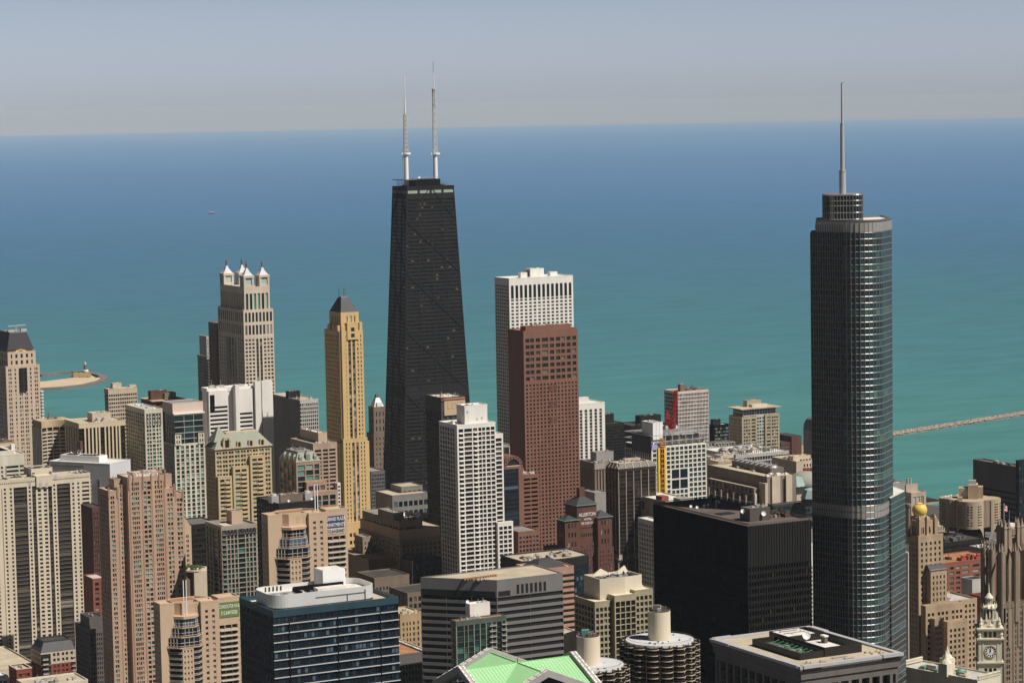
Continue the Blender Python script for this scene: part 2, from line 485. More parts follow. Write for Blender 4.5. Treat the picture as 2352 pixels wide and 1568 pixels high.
# ================================================================== SETTING: lake, land, air
def poly_sheet(name, pts, z, mat, kind='structure'):
    me = mesh(name, [(p[0], p[1], z) for p in pts], [tuple(range(len(pts)))], mat)
    o = newobj(name, me); tag(o, kind=kind); return o
def lake_mat():
    m = bpy.data.materials.new("lake_water"); m.use_nodes = True
    t = m.node_tree; b = t.nodes["Principled BSDF"]; N = t.nodes.new; Lk = t.links.new
    geo = N("ShaderNodeNewGeometry")
    mp = N("ShaderNodeMapping"); mp.inputs['Rotation'].default_value = (0, 0, R(28)); mp.inputs['Scale'].default_value = (1, .55, 1)
    Lk(geo.outputs['Position'], mp.inputs['Vector'])
    # broad shoals and currents bend the bands: lake-bed colour near, painted haze far
    n1 = N("ShaderNodeTexNoise"); n1.inputs['Scale'].default_value = 0.0004; n1.inputs['Detail'].default_value = 5
    Lk(mp.outputs[0], n1.inputs['Vector'])
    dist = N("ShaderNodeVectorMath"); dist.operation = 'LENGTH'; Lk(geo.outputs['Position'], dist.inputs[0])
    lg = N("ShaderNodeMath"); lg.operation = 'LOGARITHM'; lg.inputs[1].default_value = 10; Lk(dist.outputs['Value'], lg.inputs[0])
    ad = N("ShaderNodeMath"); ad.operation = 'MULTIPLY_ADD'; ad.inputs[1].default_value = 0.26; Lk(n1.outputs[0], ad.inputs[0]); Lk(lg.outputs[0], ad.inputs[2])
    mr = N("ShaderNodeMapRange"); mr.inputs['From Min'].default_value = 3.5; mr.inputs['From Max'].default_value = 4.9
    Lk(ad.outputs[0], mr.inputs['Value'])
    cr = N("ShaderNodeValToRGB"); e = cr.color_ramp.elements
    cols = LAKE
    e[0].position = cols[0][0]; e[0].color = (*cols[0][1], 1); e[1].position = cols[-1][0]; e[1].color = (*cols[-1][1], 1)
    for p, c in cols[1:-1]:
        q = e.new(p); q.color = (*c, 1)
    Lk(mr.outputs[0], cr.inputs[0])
    # wind streaks and ripples
    n2 = N("ShaderNodeTexNoise"); n2.inputs['Scale'].default_value = 0.012; n2.inputs['Detail'].default_value = 8; n2.inputs['Roughness'].default_value = .7
    mp2 = N("ShaderNodeMapping"); mp2.inputs['Rotation'].default_value = (0, 0, R(20)); mp2.inputs['Scale'].default_value = (.5, 1.6, 1)
    Lk(geo.outputs['Position'], mp2.inputs['Vector']); Lk(mp2.outputs[0], n2.inputs['Vector'])
    m2 = N("ShaderNodeMapRange"); m2.inputs['From Min'].default_value = .3; m2.inputs['From Max'].default_value = .7; m2.inputs['To Min'].default_value = .84; m2.inputs['To Max'].default_value = 1.16
    Lk(n2.outputs[0], m2.inputs['Value'])
    vm = N("ShaderNodeVectorMath"); vm.operation = 'SCALE'; Lk(cr.outputs[0], vm.inputs[0]); Lk(m2.outputs[0], vm.inputs['Scale'])
    Lk(vm.outputs[0], b.inputs['Base Color'])
    b.inputs['Roughness'].default_value = .55
    b.inputs['Specular IOR Level'].default_value = .12
    bp = N("ShaderNodeBump"); bp.inputs['Strength'].default_value = .6; bp.inputs['Distance'].default_value = 1.5
    n3 = N("ShaderNodeTexNoise"); n3.inputs['Scale'].default_value = .05; n3.inputs['Detail'].default_value = 6
    Lk(mp2.outputs[0], n3.inputs['Vector']); Lk(n3.outputs[0], bp.inputs['Height']); Lk(bp.outputs[0], b.inputs['Normal'])
    return m
LAKE = [(0.0, (.062, .200, .185)), (.15, (.057, .185, .190)), (.26, (.046, .150, .200)), (.36, (.044, .138, .225)), (.50, (.052, .150, .290)), (.68, (.065, .175, .340)), (.85, (.085, .21, .39)), (1.0, (.13, .27, .44))]  # far stops lightened, putting horizon haze into the water colour
RL = 56000
lake_pts = [(RL*math.cos(i*2*math.pi/256), RL*math.sin(i*2*math.pi/256)) for i in range(256)]
poly_sheet('lake_water', lake_pts, -2.0, lake_mat())
shore = [(-40000, -40000), (1750, -40000), (1750, 1500), (1660, 2120), (1575, 2350), (1250, 2560), (1050, 2750), (950, 3600), (650, 4300), (-3000, 11000), (-40000, 40000)]
gm = wall("city_ground", (.075, .072, .068), var=.3, scale=.02)
g = Geo(); g.prism(shore, -6, 0.0)
tag(g.obj('ground', gm), kind='structure')
# streets of the grid (asphalt sheets) and pavements
g = Geo(); gs = Geo()
for x in (250, 362, 470, 560, 663, 760, 860, 965, 1080, 1200, 1320, 1440):
    g.box(x-9, x+9, 200, 2480, 0.0, .004)
for y in (960, 1060, 1160, 1265, 1365, 1465, 1570, 1670, 1770, 1870, 1970, 2075, 2180, 2290):
    g.box(150, 1560, y-8, y+8, .006, .010)
tag(g.obj('street', M_ASPH), kind='structure')
xs = [250, 362, 470, 560, 663, 760, 860, 965, 1080, 1200, 1320, 1440]; ys = [960, 1060, 1160, 1265, 1365, 1465, 1570, 1670, 1770, 1870, 1970, 2075, 2180, 2290]
for i in range(len(xs)-1):
    for j in range(len(ys)-1):
        gs.box(xs[i]+9, xs[i+1]-9, ys[j]+8, ys[j+1]-8, .0, .15)
tag(gs.obj('pavement', wall('dark_pavement', (.13, .125, .115), var=.3)), kind='structure')  # pavement kept dark to cut bounce light onto shaded walls

# far lit air
hz = bpy.data.materials.new("haze_air"); hz.use_nodes = True
t = hz.node_tree; t.nodes.remove(t.nodes["Principled BSDF"])
pv = t.nodes.new("ShaderNodeVolumePrincipled"); pv.inputs['Color'].default_value = (.80, .91, 1.0, 1); pv.inputs['Density'].default_value = HAZE_D; pv.inputs['Anisotropy'].default_value = -.2
t.links.new(pv.outputs[0], t.nodes["Material Output"].inputs['Volume'])
g = Geo(); g.box(-60000, 60000, -60000, 60000, -8, 520)
if HAZE_D > 0: tag(g.obj('haze', hz), kind='stuff')

# North Avenue beach hook
hk = [(300, 632), (500, 622), (700, 600), (830, 570), (868, 550), (868, 535), (840, 517), (740, 494), (650, 491), (600, 491), (500, 496), (340, 514)]
hkD = [(x*.2746, 717.8+y*.2746) for x, y in hk]
sa = [(250, 632), (500, 621), (700, 599), (826, 568), (862, 548), (858, 535), (800, 545), (775, 528), (745, 516), (680, 510), (630, 514), (600, 545), (460, 562), (380, 572), (250, 582)]
g = Geo(); q = [pt_z(x*.2746, 717.8+y*.2746, .6) for x, y in sa]
g.prism([(p.x, p.y) for p in q], -4, .6)
tag(g.obj('beach', M_SANDB), kind='structure')
root = bpy.data.objects.new('pier', None); COL.objects.link(root); root.location = (*pt_z(*hkD[3], 0)[:2], 0)
tag(root, 'curved grey concrete pier hooking around the small sandy beach', 'pier')
g = Geo(); P = [pt_z(x, y, 1.6) for x, y in hkD]
for a, b2 in zip(P[:-1], P[1:]):
    d = (b2-a).normalized(); n = Vector((-d.y, d.x, 0))*5.5
    a2 = a-d*2; b3 = b2+d*2
    g.hexa([(*(a2-n)[:2], -4), (*(b3-n)[:2], -4), (*(b3+n)[:2], -4), (*(a2+n)[:2], -4), (*(a2-n)[:2], 1.6), (*(b3-n)[:2], 1.6+random.random()*.02), (*(b3+n)[:2], 1.6), (*(a2+n)[:2], 1.6)])
g.V = [(v[0]-root.location.x, v[1]-root.location.y, v[2]) for v in g.V]
g.obj('deck', M_PIER, root)
c = pt_z(714*.2746, 717.8+494*.2746, 1.6)
bb = Bld('beacon', 'small dark beacon tower with a white base on the curved pier', c.x, c.y, 1.6, cat='beacon')
g = Geo(); g.lathe(0, 0, [(5, 0), (5, 3), (4.4, 3.2)], 12); bb.one('base', M_WHITE, g)
g = Geo(); g.lathe(0, 0, [(3.2, 3.2), (2.2, 10), (3.2, 10.2), (3.0, 11)], 12); bb.one('shaft', M_DGREY, g)
g = Geo(); g.lathe(0, 0, [(1.8, 11), (1.8, 14), (.3, 16)], 12); bb.one('lantern', M_LGREY, g)
# shrubs on the sand spit
root = bpy.data.objects.new('shrub', None); COL.objects.link(root)
cc = pt_z(680*.2746, 717.8+530*.2746, .6); root.location = cc
tag(root, 'patch of dry yellow scrub growing on the beach spit', 'scrub', kind='stuff')
g = Geo()
for i in range(420):
    px = 615+random.random()*135; py = 512+random.random()*30
    p = pt_z(px*.2746, 717.8+py*.2746, .6)-cc; h = random.uniform(1.0, 3.2); w = random.uniform(1.5, 4)
    g.lathe(p.x, p.y, [(w, 0), (w*.8, h*.6), (.2, h)], 5, random.random())
g.obj('foliage', wall("dry_scrub", (.30, .21, .10), var=.5, scale=.4), root)

# long stone breakwater on the right
a = pt_z(2040, 998, 0); b2 = pt_z(2352, 948.5, 0); d = (b2-a); a -= d*.3; b2 += d*.25; d = (b2-a); Lw = d.length; d.normalize(); n = Vector((-d.y, d.x, 0))
root = bpy.data.objects.new('breakwater', None); COL.objects.link(root); root.location = a
tag(root, 'long low breakwater of pale boulders crossing the green water', 'breakwater')
g = Geo(); M = 60
for i in range(M):
    c0 = d*(Lw*i/M); c1 = d*(Lw*(i+1)/M)
    def sec(c, k):
        random.seed(k*31+5); w = 7+random.random()*1.5; tp = 3+random.random()
        return [tuple(c-n*w+Vector((0, 0, -4))), tuple(c+n*w+Vector((0, 0, -4))), tuple(c+n*tp+Vector((0, 0, 1.6))), tuple(c-n*tp+Vector((0, 0, 1.6)))]
    s0, s1 = sec(c0, i), sec(c1, i+1)
    g.hexa([s0[0], s0[1], s1[1], s1[0], s0[3], s0[2], s1[2], s1[3]])
g.obj('rubble_bed', M_PIER, root)
g = Geo(); random.seed(11)
for i in range(2600):
    c = d*(Lw*random.random())+n*random.uniform(-5.5, 5.5); r = random.uniform(.9, 2.3); zz = 1.5-abs((c-d*(c.dot(d))).length)*.33
    prf = [(r*.5, zz-r*.8), (r, zz), (r*.75, zz+r*.5), (r*.2, zz+r*.75)]
    k = len(g.V); g.lathe(c.x, c.y, prf, 5, random.random()*6)
    for j in range(k, len(g.V)):
        v = g.V[j]; g.V[j] = (v[0]+random.uniform(-.3, .3)*r, v[1]+random.uniform(-.3, .3)*r, v[2]+random.uniform(-.25, .25)*r)
o = g.obj('boulder', M_ROCK, root); o['kind'] = 'stuff'

# tour boat far out
c = pt_z(486.5, 492.5, -2)
b = Bld('tour_boat', 'small white and dark blue tour boat alone far out on the lake', c.x, c.y, -2.0, rot=R(-30), cat='boat')
g = Geo()
sec = [(-20, .5), (-17, 3), (-8, 4.4), (8, 4.6), (15, 4.3), (15.5, 3.8)]
top = [(x, -w) for x, w in sec]+[(x, w) for x, w in reversed(sec)]
g.prism([(x*.93, y*.8) for x, y in top], -1, 2.8, top)
b.one('hull', wall('boat_hull', (.45, .42, .46), var=.05), g)
g = Geo(); g.box(-11, 14, -3.6, 3.6, 2.8, 5.4); o = b.one('cabin', wall('boat_navy', (.03, .05, .12)), g)
g = Geo(); g.box(-9, 15, -4.1, 4.1, 5.4, 6.4); g.box(-7, 13, -3.2, 3.2, 6.4, 8.3); b.one('upper_deck', wall('boat_grey', (.28, .25, .32)), g)
g = Geo(); g.box(-8, 11, -4.2, 4.2, 8.3, 9.8); b.one('canopy', M_WHITEP, g)
g = Geo(); g.bar((-6, 0, 9.8), (-6, 0, 14), .3); b.one('mast', M_WHITEP, g)
random.seed(3)

# ================================================================== FAR ROW
def rep(s, n): return s*n
# two-tone slab far left behind the four-turret tower
b = tower('apartment_tower', 'dark slab with a lit balcony edge, leftmost beside the four turret skyscraper', (453, 475.5, 482, 821), 2440, M_GREY, G_DARK, 'b8p2', rep('w3p1', 4), d=None, fh=3.0, top=2, roof=M_ROOFG)
b.clutter(2, b.w-2, 4, b.d-4, b.h+.3, 3); b.finish()
b = tower('apartment_tower', 'thin pale tower end peeping above the dark slab with the lit balcony edge', (473.5, 474, 480, 775), 2520, M_LGREY, G_DARK, 'p3w3p3', None, d=20, fh=3.3); b.finish()
b = tower('office_tower', 'brown stone tower pressed against the left of the four-turret skyscraper', (478.5, 494, 530, 744), 2400, M_BROWN, G_BROWN, rep('p2w1', 6)+'p2', rep('p2w1', 7)+'p2', d=None, fh=4.5, sp=.3, top=6, m3=M_BROWN); b.finish()

M_TUR = wall('rosy_ivory_stone', (.60, .51, .41), var=.14)
# four-turret skyscraper
xL, xC, xR = 500, 559, 627.5
x, w, d, h = FB(xL, xC, xR, 714, 2310)
b = Bld('turreted_skyscraper', 'tall pale stone skyscraper crowned by four lantern turrets with white pyramid roofs', x, 2310)
Sp = 'p1w2p2w2p1.5w2p2g5p2w2p1.5w2p2w2p1'; Wp = rep('p1.2w1', 3)+'p1.4s4g2p1g2p1s2p2'+rep('w1p1.2', 3)
b.block(0, w, 0, d, 0, h-26, M_TUR, G_DARK, 'p1w2p1w2p1w2p1.5g2p1.2g2p1.5w2p1w2p1w2p1', Wp, fh=3.65, sp=.42, p=.5, top=1, roof=M_ROOFG, par=0, m2=M_GREY, m3=M_DGREY)
b.block(0, w, 0, d, h-26, h, M_TUR, G_DARK, rep('p1w1.6', 8)+'p1', rep('p1w1', 12)+'p1', fh=12, sp=.25, p=.5, top=2, roof=M_LGREY, par=.8)
i = 2.2
z2 = pt_y(600, 661, 2312).z
b.block(i, w-i, i, d-i, h, z2, M_TUR, G_TEAL, rep('p1w1.8', 6)+'p1.2', rep('p1w1', 14)+'p1', fh=60, sp=.02, p=1.0, top=5, roof=M_LGREY, par=1.5)
z3 = pt_y(600, 662, 2312).z
tw = (545-565)
zt = pt_y(600, 637, 2312).z; zp = pt_y(600, 614, 2312).z
s_ = w*.335
for (tx, ty) in ((w-i-s_, i), (i, i), (w-i-s_, d-i-s_), (i, d-i-s_)):
    g = Geo()
    for (a, c) in ((0, 0), (s_-1.9, 0), (0, s_-1.9), (s_-1.9, s_-1.9)): g.box(tx+a, tx+a+1.9, ty+c, ty+c+1.9, z2, zt)
    g.box(tx-.3, tx+s_+.3, ty-.3, ty+s_+.3, zt, zt+2.2); g.box(tx+.2, tx+s_-.2, ty+.2, ty+s_-.2, z2+.5, z2+3.2)
    tr = b.one('turret', M_TUR, g)
    g = Geo(); g.box(tx+.9, tx+s_-.9, ty+.9, ty+s_-.9, z2+3.2, zt); g.obj('lantern_glass', wall('pale_green_glass', (.42, .50, .46), var=.1, rough=.3), tr)
    g = Geo(); e = .5; c0 = (tx+s_/2, ty+s_/2); H = zp-zt-2.2
    prev = (tx+e, tx+s_-e, ty+e, ty+s_-e); zz = zt+2.2
    for f, hh in ((.76, .20), (.42, .55), (.14, 1.0)):
        hw = (s_/2-e)*f; nx = (c0[0]-hw, c0[0]+hw, c0[1]-hw, c0[1]+hw); g.frustum(prev, nx, zz, zt+2.2+H*hh); prev = nx; zz = zt+2.2+H*hh
    g.obj('spire_roof', wall('pale_lead_roof', (.60, .58, .60), var=.12), tr)
    g = Geo(); g.lathe(c0[0], c0[1], [(.9, zz-.5), (.9, zz+3), (1.4, zz+3.2), (.2, zz+6.5)], 8); g.obj('finial', M_DGREY, tr)
b.finish()

# white modern tower in front
xL, xC, xR = 462, 476, 622
b = tower('apartment_tower', 'bright white tower with black ribbon windows and blank panels before the four-turret skyscraper', (462, 475, 621, 896), 2090, M_WHITE, G_BLACK, 's18', 's8', d=None, p=1.2, m2=M_WHITE, roof=M_ROOFW, par=1.5)
W_, H_ = b.w, b.h
px2u = lambda px: (px-475)/(621-475)*W_
fr = ((0, -2.0), (1, 0))
zt = H_+2
def seg(u0, u1, z1, pat, out=2.0, top=9, gl=G_BLACK, **kw):
    fr = ((u0, -out), (1, 0))
    b.box('wall', M_WHITE, u0, u1, -out+.8, -.02, 0, z1-.5)
    b.facade(fr, u1-u0, 0, z1, pat, M_WHITE, gl, fh=3.55, sp=.45, p=.8, top=top, **kw)
    b.box('roof', M_ROOFW, u0, u1, -out, 0, z1, z1+.3)
seg(px2u(476), px2u(520), H_-1, 'p2W44p2', 3.0, 13)
seg(px2u(534), px2u(543), H_+3, 'p1', 6.0, 3)
seg(px2u(545), px2u(576), H_-1, 'p1W30p1', 3.0, 20)
seg(px2u(580.5), px2u(594), H_+4.5, 'p1', 5.0, 3)
seg(px2u(596), px2u(621), H_+4.5, 'p1', 5.0, 3)
b.box('louvre', M_BLACK, px2u(476)+1, px2u(489), -3.15, -3.0, H_-18, H_-4)
b.clutter(3, W_-3, 3, b.d-3, H_+.3, 9, [M_WHITE, M_LGREY, M_STEEL], 6)
b.finish()

# grey slab with white grid end
b = tower('office_tower', 'grey slab with a blank shaded side and a small white grid end', (622.5, 689, 731, 921), 2220, M_LGREY, G_DARK, rep('w2p1', 9), None, fh=3.6, sp=.3, top=2.5, roof=M_GRAVEL)
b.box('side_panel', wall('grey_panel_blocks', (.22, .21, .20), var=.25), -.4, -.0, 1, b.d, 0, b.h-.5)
b.pent(656, 662, 689, 901, 26, M_BLACK2, b.h, M_ROOFD); b.clutter(3, b.w-3, 3, 24, b.h+.3, 4, big=3)
b.finish()

# golden tower with pyramid roof
xL, xC, xR = 744.5, 779, 833
x, w, d, h = FB(xL, xC, xR, 740, 2000)
b = Bld('residential_tower', 'slender golden stone tower with a dark slate pyramid roof and three masts', x, 2000)
Sp = 'p4w1p3w2.2p2w2.2p3w1.3p4'
Wp = rep('p1.4w1', 8)+'p1.4'
z1 = pt_y(800, 960, 2000).z
kw = dict(fh=3.5, sp=.42, p=.6, top=2.5)
b.block(0, w, 0, d, z1-20, h-9, M_GOLD, G_BLIND, 'p2w.9p1.6w1p1.8g2.2p1.4g2.2p1.8w1.2p1.6w.9p1.6', Wp, roof=M_GRAVEL, par=1.5, m3=M_BROWN, **kw)
b.block(-.8, w+4.5, 2.5, d+3, 0, z1-22, M_GOLD, G_BLIND, None, Wp, roof=M_GRAVEL, par=1.2, **kw)
b.block(0, w+.6, -2.6, 2.4, 0, z1-18, M_GOLD, G_BLIND, 'p2.4w1p1.8w1p2g2.2p1.6g2.2p2w1p1.8w1p2.4', 'p1', roof=M_GRAVEL, m3=M_BROWN, **kw)
zlow = pt_y(800, 1200, 2000).z
b.block(-2.2, w+4.6, -6, -2.7, 0, zlow, M_GOLD, G_DARK, 'p4w2p1w2p4w3p2w3p4', 'p1', fh=6, sp=.5, p=.6, top=8, roof=M_GRAVEL)
b.box('wall', M_GOLD, 1.2, w*.22, -1.5, .5, z1-30, h-3); b.box('wall', M_GOLD, w*.86, w-.5, 0.05, 5, h-9, h-1)
zs = h-9
b.block(3, w-2.2, 3, d-4, zs, pt_y(790, 717.5, 2006).z, M_GOLD, G_BLIND, 'p5w1p2w2p2w1p3', 'p3w1p2w1p2w1p3', fh=9, sp=.3, p=.6, top=3, roof=M_GRAVEL, par=0)
b.block(w*.32, w*.78, -.9, 3, h-15, zs+7, M_GOLD, G_TEAL, 'p3w3p3', 'p1', fh=5, sp=.35, p=.5, top=3, roof=M_GRAVEL)
for yy in (4, d*.35, d*.65): b.box('wall', M_GOLD, .3, 4.5, yy, yy+5, zs, zs+6)
zr0 = pt_y(790, 717, 2006).z; zr1 = pt_y(787, 683.5, 2014).z
g = Geo(); g.frustum((3.2, w-2.4, 3.2, d-4.2), (w*.5-3.2, w*.5+3.6, d*.5-3.5, d*.5+3), zr0, zr1); b.one('pyramid_roof', M_SLATE, g)
g = Geo(); g.box(w*.5-2.6, w*.5+3, d*.5-3, d*.5+2.5, zr1, zr1+1); b.one('roof_cap', M_ROOFG, g)
for q, r_ in ((-2.5, 3.2), (.3, -1.5), (2.8, 2)):
    g = Geo(); g.bar((w*.5+q, d*.5+r_*.6, zr1), (w*.5+q, d*.5+r_*.6, zr1+8), .45); b.one('mast', M_DGREY, g)
b.finish()

# old dark tower with white pyramid cap between golden tower and black tapered giant
x, w, d, h = FB(846, 858, 886, 937, 2330)
b = Bld('old_office_tower', 'old dark stone tower with a white pyramid cap right of the golden tower', x, 2330)
b.block(0, w, 0, d, h-26, h, M_BROWN, G_DARK, 'p2w1p2w1p2w1p2', 'p2w1p2w1p2', fh=8, sp=.4, p=.5, top=4, roof=M_ROOFD)
b.block(-1.5, w+2, -2, d+2, 0, h-26, M_BROWN, G_DARK, 'p3w1p3w1.4p3w1p3w1p3', rep('p2w1', 6)+'p2', fh=5, sp=.5, p=.5, top=3, roof=M_ROOFD)
zt = pt_y(866, 912, 2338).z
g = Geo(); g.frustum((1.2, w-1.2, 1.2, d-1.2), (w*.5-2, w*.5+2, d*.5-2, d*.5+2), h+.3, zt)
b.one('pyramid_roof', M_WHITEP, g)
b.boxo('finial', M_DGREY, w*.5-1.6, w*.5+1.6, d*.5-1.6, d*.5+1.6, zt, zt+3)
b.boxo('dormer', M_WHITE, w*.3, w*.7, .2, 4, h+.3, h+5)
b.finish()
b = tower('apartment_tower', 'dark low block in shadow at the foot of the black tapered giant', (846, 852, 884, 1085), 2120, M_DGREY, G_BLUE, rep('p1w2', 8)+'p1', rep('p1w2', 5)+'p1', d=40, fh=3.4); b.finish()

# ------------------------------------------------------------------ black tapered giant
HY, HH = 2198.0, 344.0
pc = pt_y(934, 432, HY)
HH = pc.z
# long face centre
wt, db_t = 48.8, 30.5
wb, db_b = 79.9, 50.3
cx = pc.x+wt/2; cy = HY+db_t/2
b = Bld('tapered_skyscraper', 'huge black tapering skyscraper with crossed bracing and two tall white antenna masts', cx, cy)
def hw(z): f = z/HH; return (wb/2+(wt/2-wb/2)*f, db_b/2+(db_t/2-db_b/2)*f)
# anchor the south-west corner where the photograph shows it near the base
g = Geo()
a0, b0 = hw(0); a1, b1 = hw(HH)
g.frustum((-a0+.5, a0-.5, -b0+.5, b0-.5), (-a1+.5, a1-.5, -b1+.5, b1-.5), 0, HH-.5)
b.one('core', M_DARK, g)
def FP(face, t, z, out=0.0):
    a, c = hw(z)
    if face == 'S': return (t*a, -c-out, z)
    if face == 'W': return (-a-out, -t*c, z)
    if face == 'N': return (-t*a, c+out, z)
    return (a+out, t*c, z)
def panel(g, face, t0, t1, z0, z1, o0, o1):
    g.hexa([FP(face, t0, z0, o1), FP(face, t1, z0, o1), FP(face, t1, z0, o0), FP(face, t0, z0, o0), FP(face, t0, z1, o1), FP(face, t1, z1, o1), FP(face, t1, z1, o0), FP(face, t0, z1, o0)])
gs, gw, gl = Geo(), Geo(), Geo()
nfl = 98; fh = HH/nfl
mech = {43, 44, 42, 95, 96, 16, 17}
for face, nb in (('S', 4), ('W', 3), ('N', 4), ('E', 3)):
    for f in range(nfl):
        z0 = f*fh
        hsp = (.50 if (f//7) % 3 else .62) if f not in mech else .95
        if f > 96: hsp = .9
        panel(gs, face, -1, 1, z0, z0+fh*hsp, -.5, -.05)
        if face in 'SW':
            for bb_ in range(nb):
                sub = 5 if face == 'S' else 4
                for q in range(sub):
                    t0 = -1+2*(bb_+q/sub)/nb; t1 = -1+2*(bb_+(q+1)/sub)/nb-.012
                    n = len(gw.V)
                    gw.V.extend([FP(face, t0, z0+fh*hsp, -.35), FP(face, t1, z0+fh*hsp, -.35), FP(face, t1, z0+fh, -.35), FP(face, t0, z0+fh, -.35)]); gw.F.append((n, n+1, n+2, n+3))
    for k in range(nb+1):
        t = -1+2*k/nb; dt = .03 if k in (0, nb) else .018
        t0, t1 = max(-1, t-dt), min(1, t+dt)
        panel(gs, face, t0, t1, 0, HH, -.5, .12)
M_HAN = wall('black_anodised', (.022, .021, .024), rough=.6, var=.25, spec=.12)
b.one('wall', M_HAN, gs)
G_HAN = glass("glass_bronze_black", [(0, (.003, .003, .003)), (.6, (.006, .005, .004)), (.90, (.016, .012, .008)), (.965, (.12, .09, .05))], rough=.3, spec=.3)
o = b.one('window', G_HAN, gw); o['kind'] = 'stuff'
lv = [28, 90, 152, 210, 263, 311]
for face in 'SWEN':
    for z0, z1 in zip(lv[:-1], lv[1:]):
        for s1 in (1, -1):
            g = Geo(); A = FP(face, -s1*.97, z0, .05); B_ = FP(face, s1*.97, z1, .05)
            g.bar(A, B_, .8 if face in 'SN' else .35); b.one('cross_brace', M_HAN, g)
    g = Geo(); g.bar(FP(face, -.97, 311, .05), FP(face, 0, 343, .05), .8); g.bar(FP(face, .97, 311, .05), FP(face, 0, 343, .05), .8); b.one('cross_brace', M_HAN, g)
    g = Geo(); panel(g, face, -1, 1, HH-.05, HH+1.2, -.5, .25); b.one('cornice', M_HAN, g)
gpale = wall('pale_louvre', (.30, .38, .31), var=.1, rough=.4)
for face, nb in (('S', 4), ('W', 3)):
    for k in range(nb):
        g = Geo(); panel(g, face, -1+2*k/nb+.05, -1+2*(k+1)/nb-.05, HH-5.3, HH-2.7, -.04, .16)
        b.one('louvre_band', gpale if face == 'S' else wall('pale_louvre_shaded', (.16, .19, .16)), g)  # west face gets a darker copy, its shade put into the colour
g = Geo(); g.box(-a1+.4, a1-.4, -b1+.4, b1-.4, HH-.4, HH+.3); b.one('roof', M_ROOFD, g)
g = Geo(); g.box(-12, 14, -8, 10, HH+.3, HH+7.5); pen = b.one('penthouse', M_BLACK2, g)
g = Geo()
for i in range(9): g.box(-12.15, 14.15, -8.12, -8.02, HH+1+i*.7, HH+1.3+i*.7)
g.obj('louvre', M_BLACK, pen)
b.clutter(-a1+2, -12, -b1+2, b1-2, HH+.3, 5, [M_DGREY, M_BLACK2], 4)
b.clutter(14, a1-1, -b1+2, b1-2, HH+.3, 8, [M_DGREY, M_BLACK2], 4)
g = Geo()
for i in range(8): g.bar((-a1+1.5, -b1+1+i*3.2, HH), (-a1+1.5, -b1+1+i*3.2, HH+7), .3)
g.box(-a1-.5, -12, -b1+.5, b1-1, HH+7, HH+7.5); b.one('roof_platform', M_DGREY, g)
g = Geo()
for i in range(22): g.bar((-12+i*1.24, -8, HH+7.5), (-12+i*1.24, -8, HH+8.8+random.random()*1.5), .2)
g.bar((-12, -8, HH+8.8), (14, -8, HH+8.8), .15); b.one('railing', M_LGREY, g)
def mast(px, tops, kindm):
    base = pt_y(px, 408, HY+db_t*.5)
    X = base.x-cx
    zz = [pt_y(px, y, HY+db_t*.5).z for y in tops]
    g = Geo(); g.lathe(X, 0, [(2.15, HH), (2.0, zz[0])], 14)
    g.lathe(X, 0, [(3.6, zz[0]), (3.6, zz[0]+1.6)], 10); g.lathe(X-4.2, 0, [(1.1, zz[0]), (1.1, zz[0]+1.6)], 8); g.lathe(X+3.8, 0, [(1.2, zz[0]), (1.2, zz[0]+1.6)], 8)
    root = b.one('antenna_mast', M_WHITEP, g, smooth=False)
    gl_ = Geo(); gd = Geo(); r0, r1 = 1.5, .95; za, zb_ = zz[0]+1.6, zz[1]
    n = 26
    for c in ((1, 1), (1, -1), (-1, 1), (-1, -1)): gl_.bar((X+c[0]*r0, c[1]*r0, za), (X+c[0]*r1, c[1]*r1, zb_), .45)
    for i in range(n):
        f0, f1 = i/n, (i+1)/n; q0 = r0+(r1-r0)*f0; q1 = r0+(r1-r0)*f1; y0_, y1_ = za+(zb_-za)*f0, za+(zb_-za)*f1
        sg = 1 if i % 2 else -1
        (gd if i % 3 == 0 else gl_).bar((X-sg*q0, -q0, y0_), (X+sg*q1, -q1, y1_), .26)
        gl_.bar((X-q0, sg*q0, y0_), (X-q1, -sg*q1, y1_), .26)
        gd.bar((X-q1, -q1, y1_), (X+q1, -q1, y1_), .26)
    gl_.obj('lattice', M_WHITE, root); gd.obj('lattice_ring', M_BRICK if kindm == 0 else M_GREY, root)
    g = Geo(); prev = zb_
    for r, z in zip(kindm and (.5, .45) or (.85, .5), zz[2:]):
        g.lathe(X, 0, [(r, prev), (r*.8, z)], 10); prev = z
    g.obj('pole', M_WHITEP, root)
    return root, X, zz
r0_, X0, zz0 = mast(933.5, [355, 262, 232, 176], 0)
g = Geo()
for k in range(14):
    z = HH+14+k*1.5; g.bar((X0-3.6, -.5, z), (X0-1.8, -.5, z+.1), .35); g.bar((X0+1.8, -.4, z), (X0+3.4, -.4, z+.2), .35)
g.bar((X0-3.5, -.5, HH+14), (X0-3.5, -.5, HH+36), .3); g.obj('aerial_array', M_GREY, r0_)
r1_, X1, zz1 = mast(1000.5, [355, 204, 168], 1)
g = Geo(); zb_ = zz1[1]
g.lathe(X1, 0, [(1.9, zb_-1), (1.9, zb_-.3)], 8); g.lathe(X1, 0, [(1.9, zb_-15), (1.9, zb_-14.2)], 8)
for a in (0, 1.57, 3.14, 4.71): g.bar((X1+1.7*math.cos(a), 1.7*math.sin(a), zb_-15), (X1+1.7*math.cos(a), 1.7*math.sin(a), zb_), .3)
g.obj('aerial_cage', M_LGREY, r1_)
g = Geo(); zq = zz1[2]; g.bar((X1, 0, zq), (X1, 0, zq+11), .22)
for k in range(4): g.bar((X1-.9, 0, zq+2+k*2.4), (X1+.9, 0, zq+2+k*2.4), .18); g.bar((X1-.7, 0, zq+1.2+k*2.4), (X1-.7, 0, zq+2.8+k*2.4), .15)
g.obj('aerial_tip', M_GREY, r1_)
b.finish()
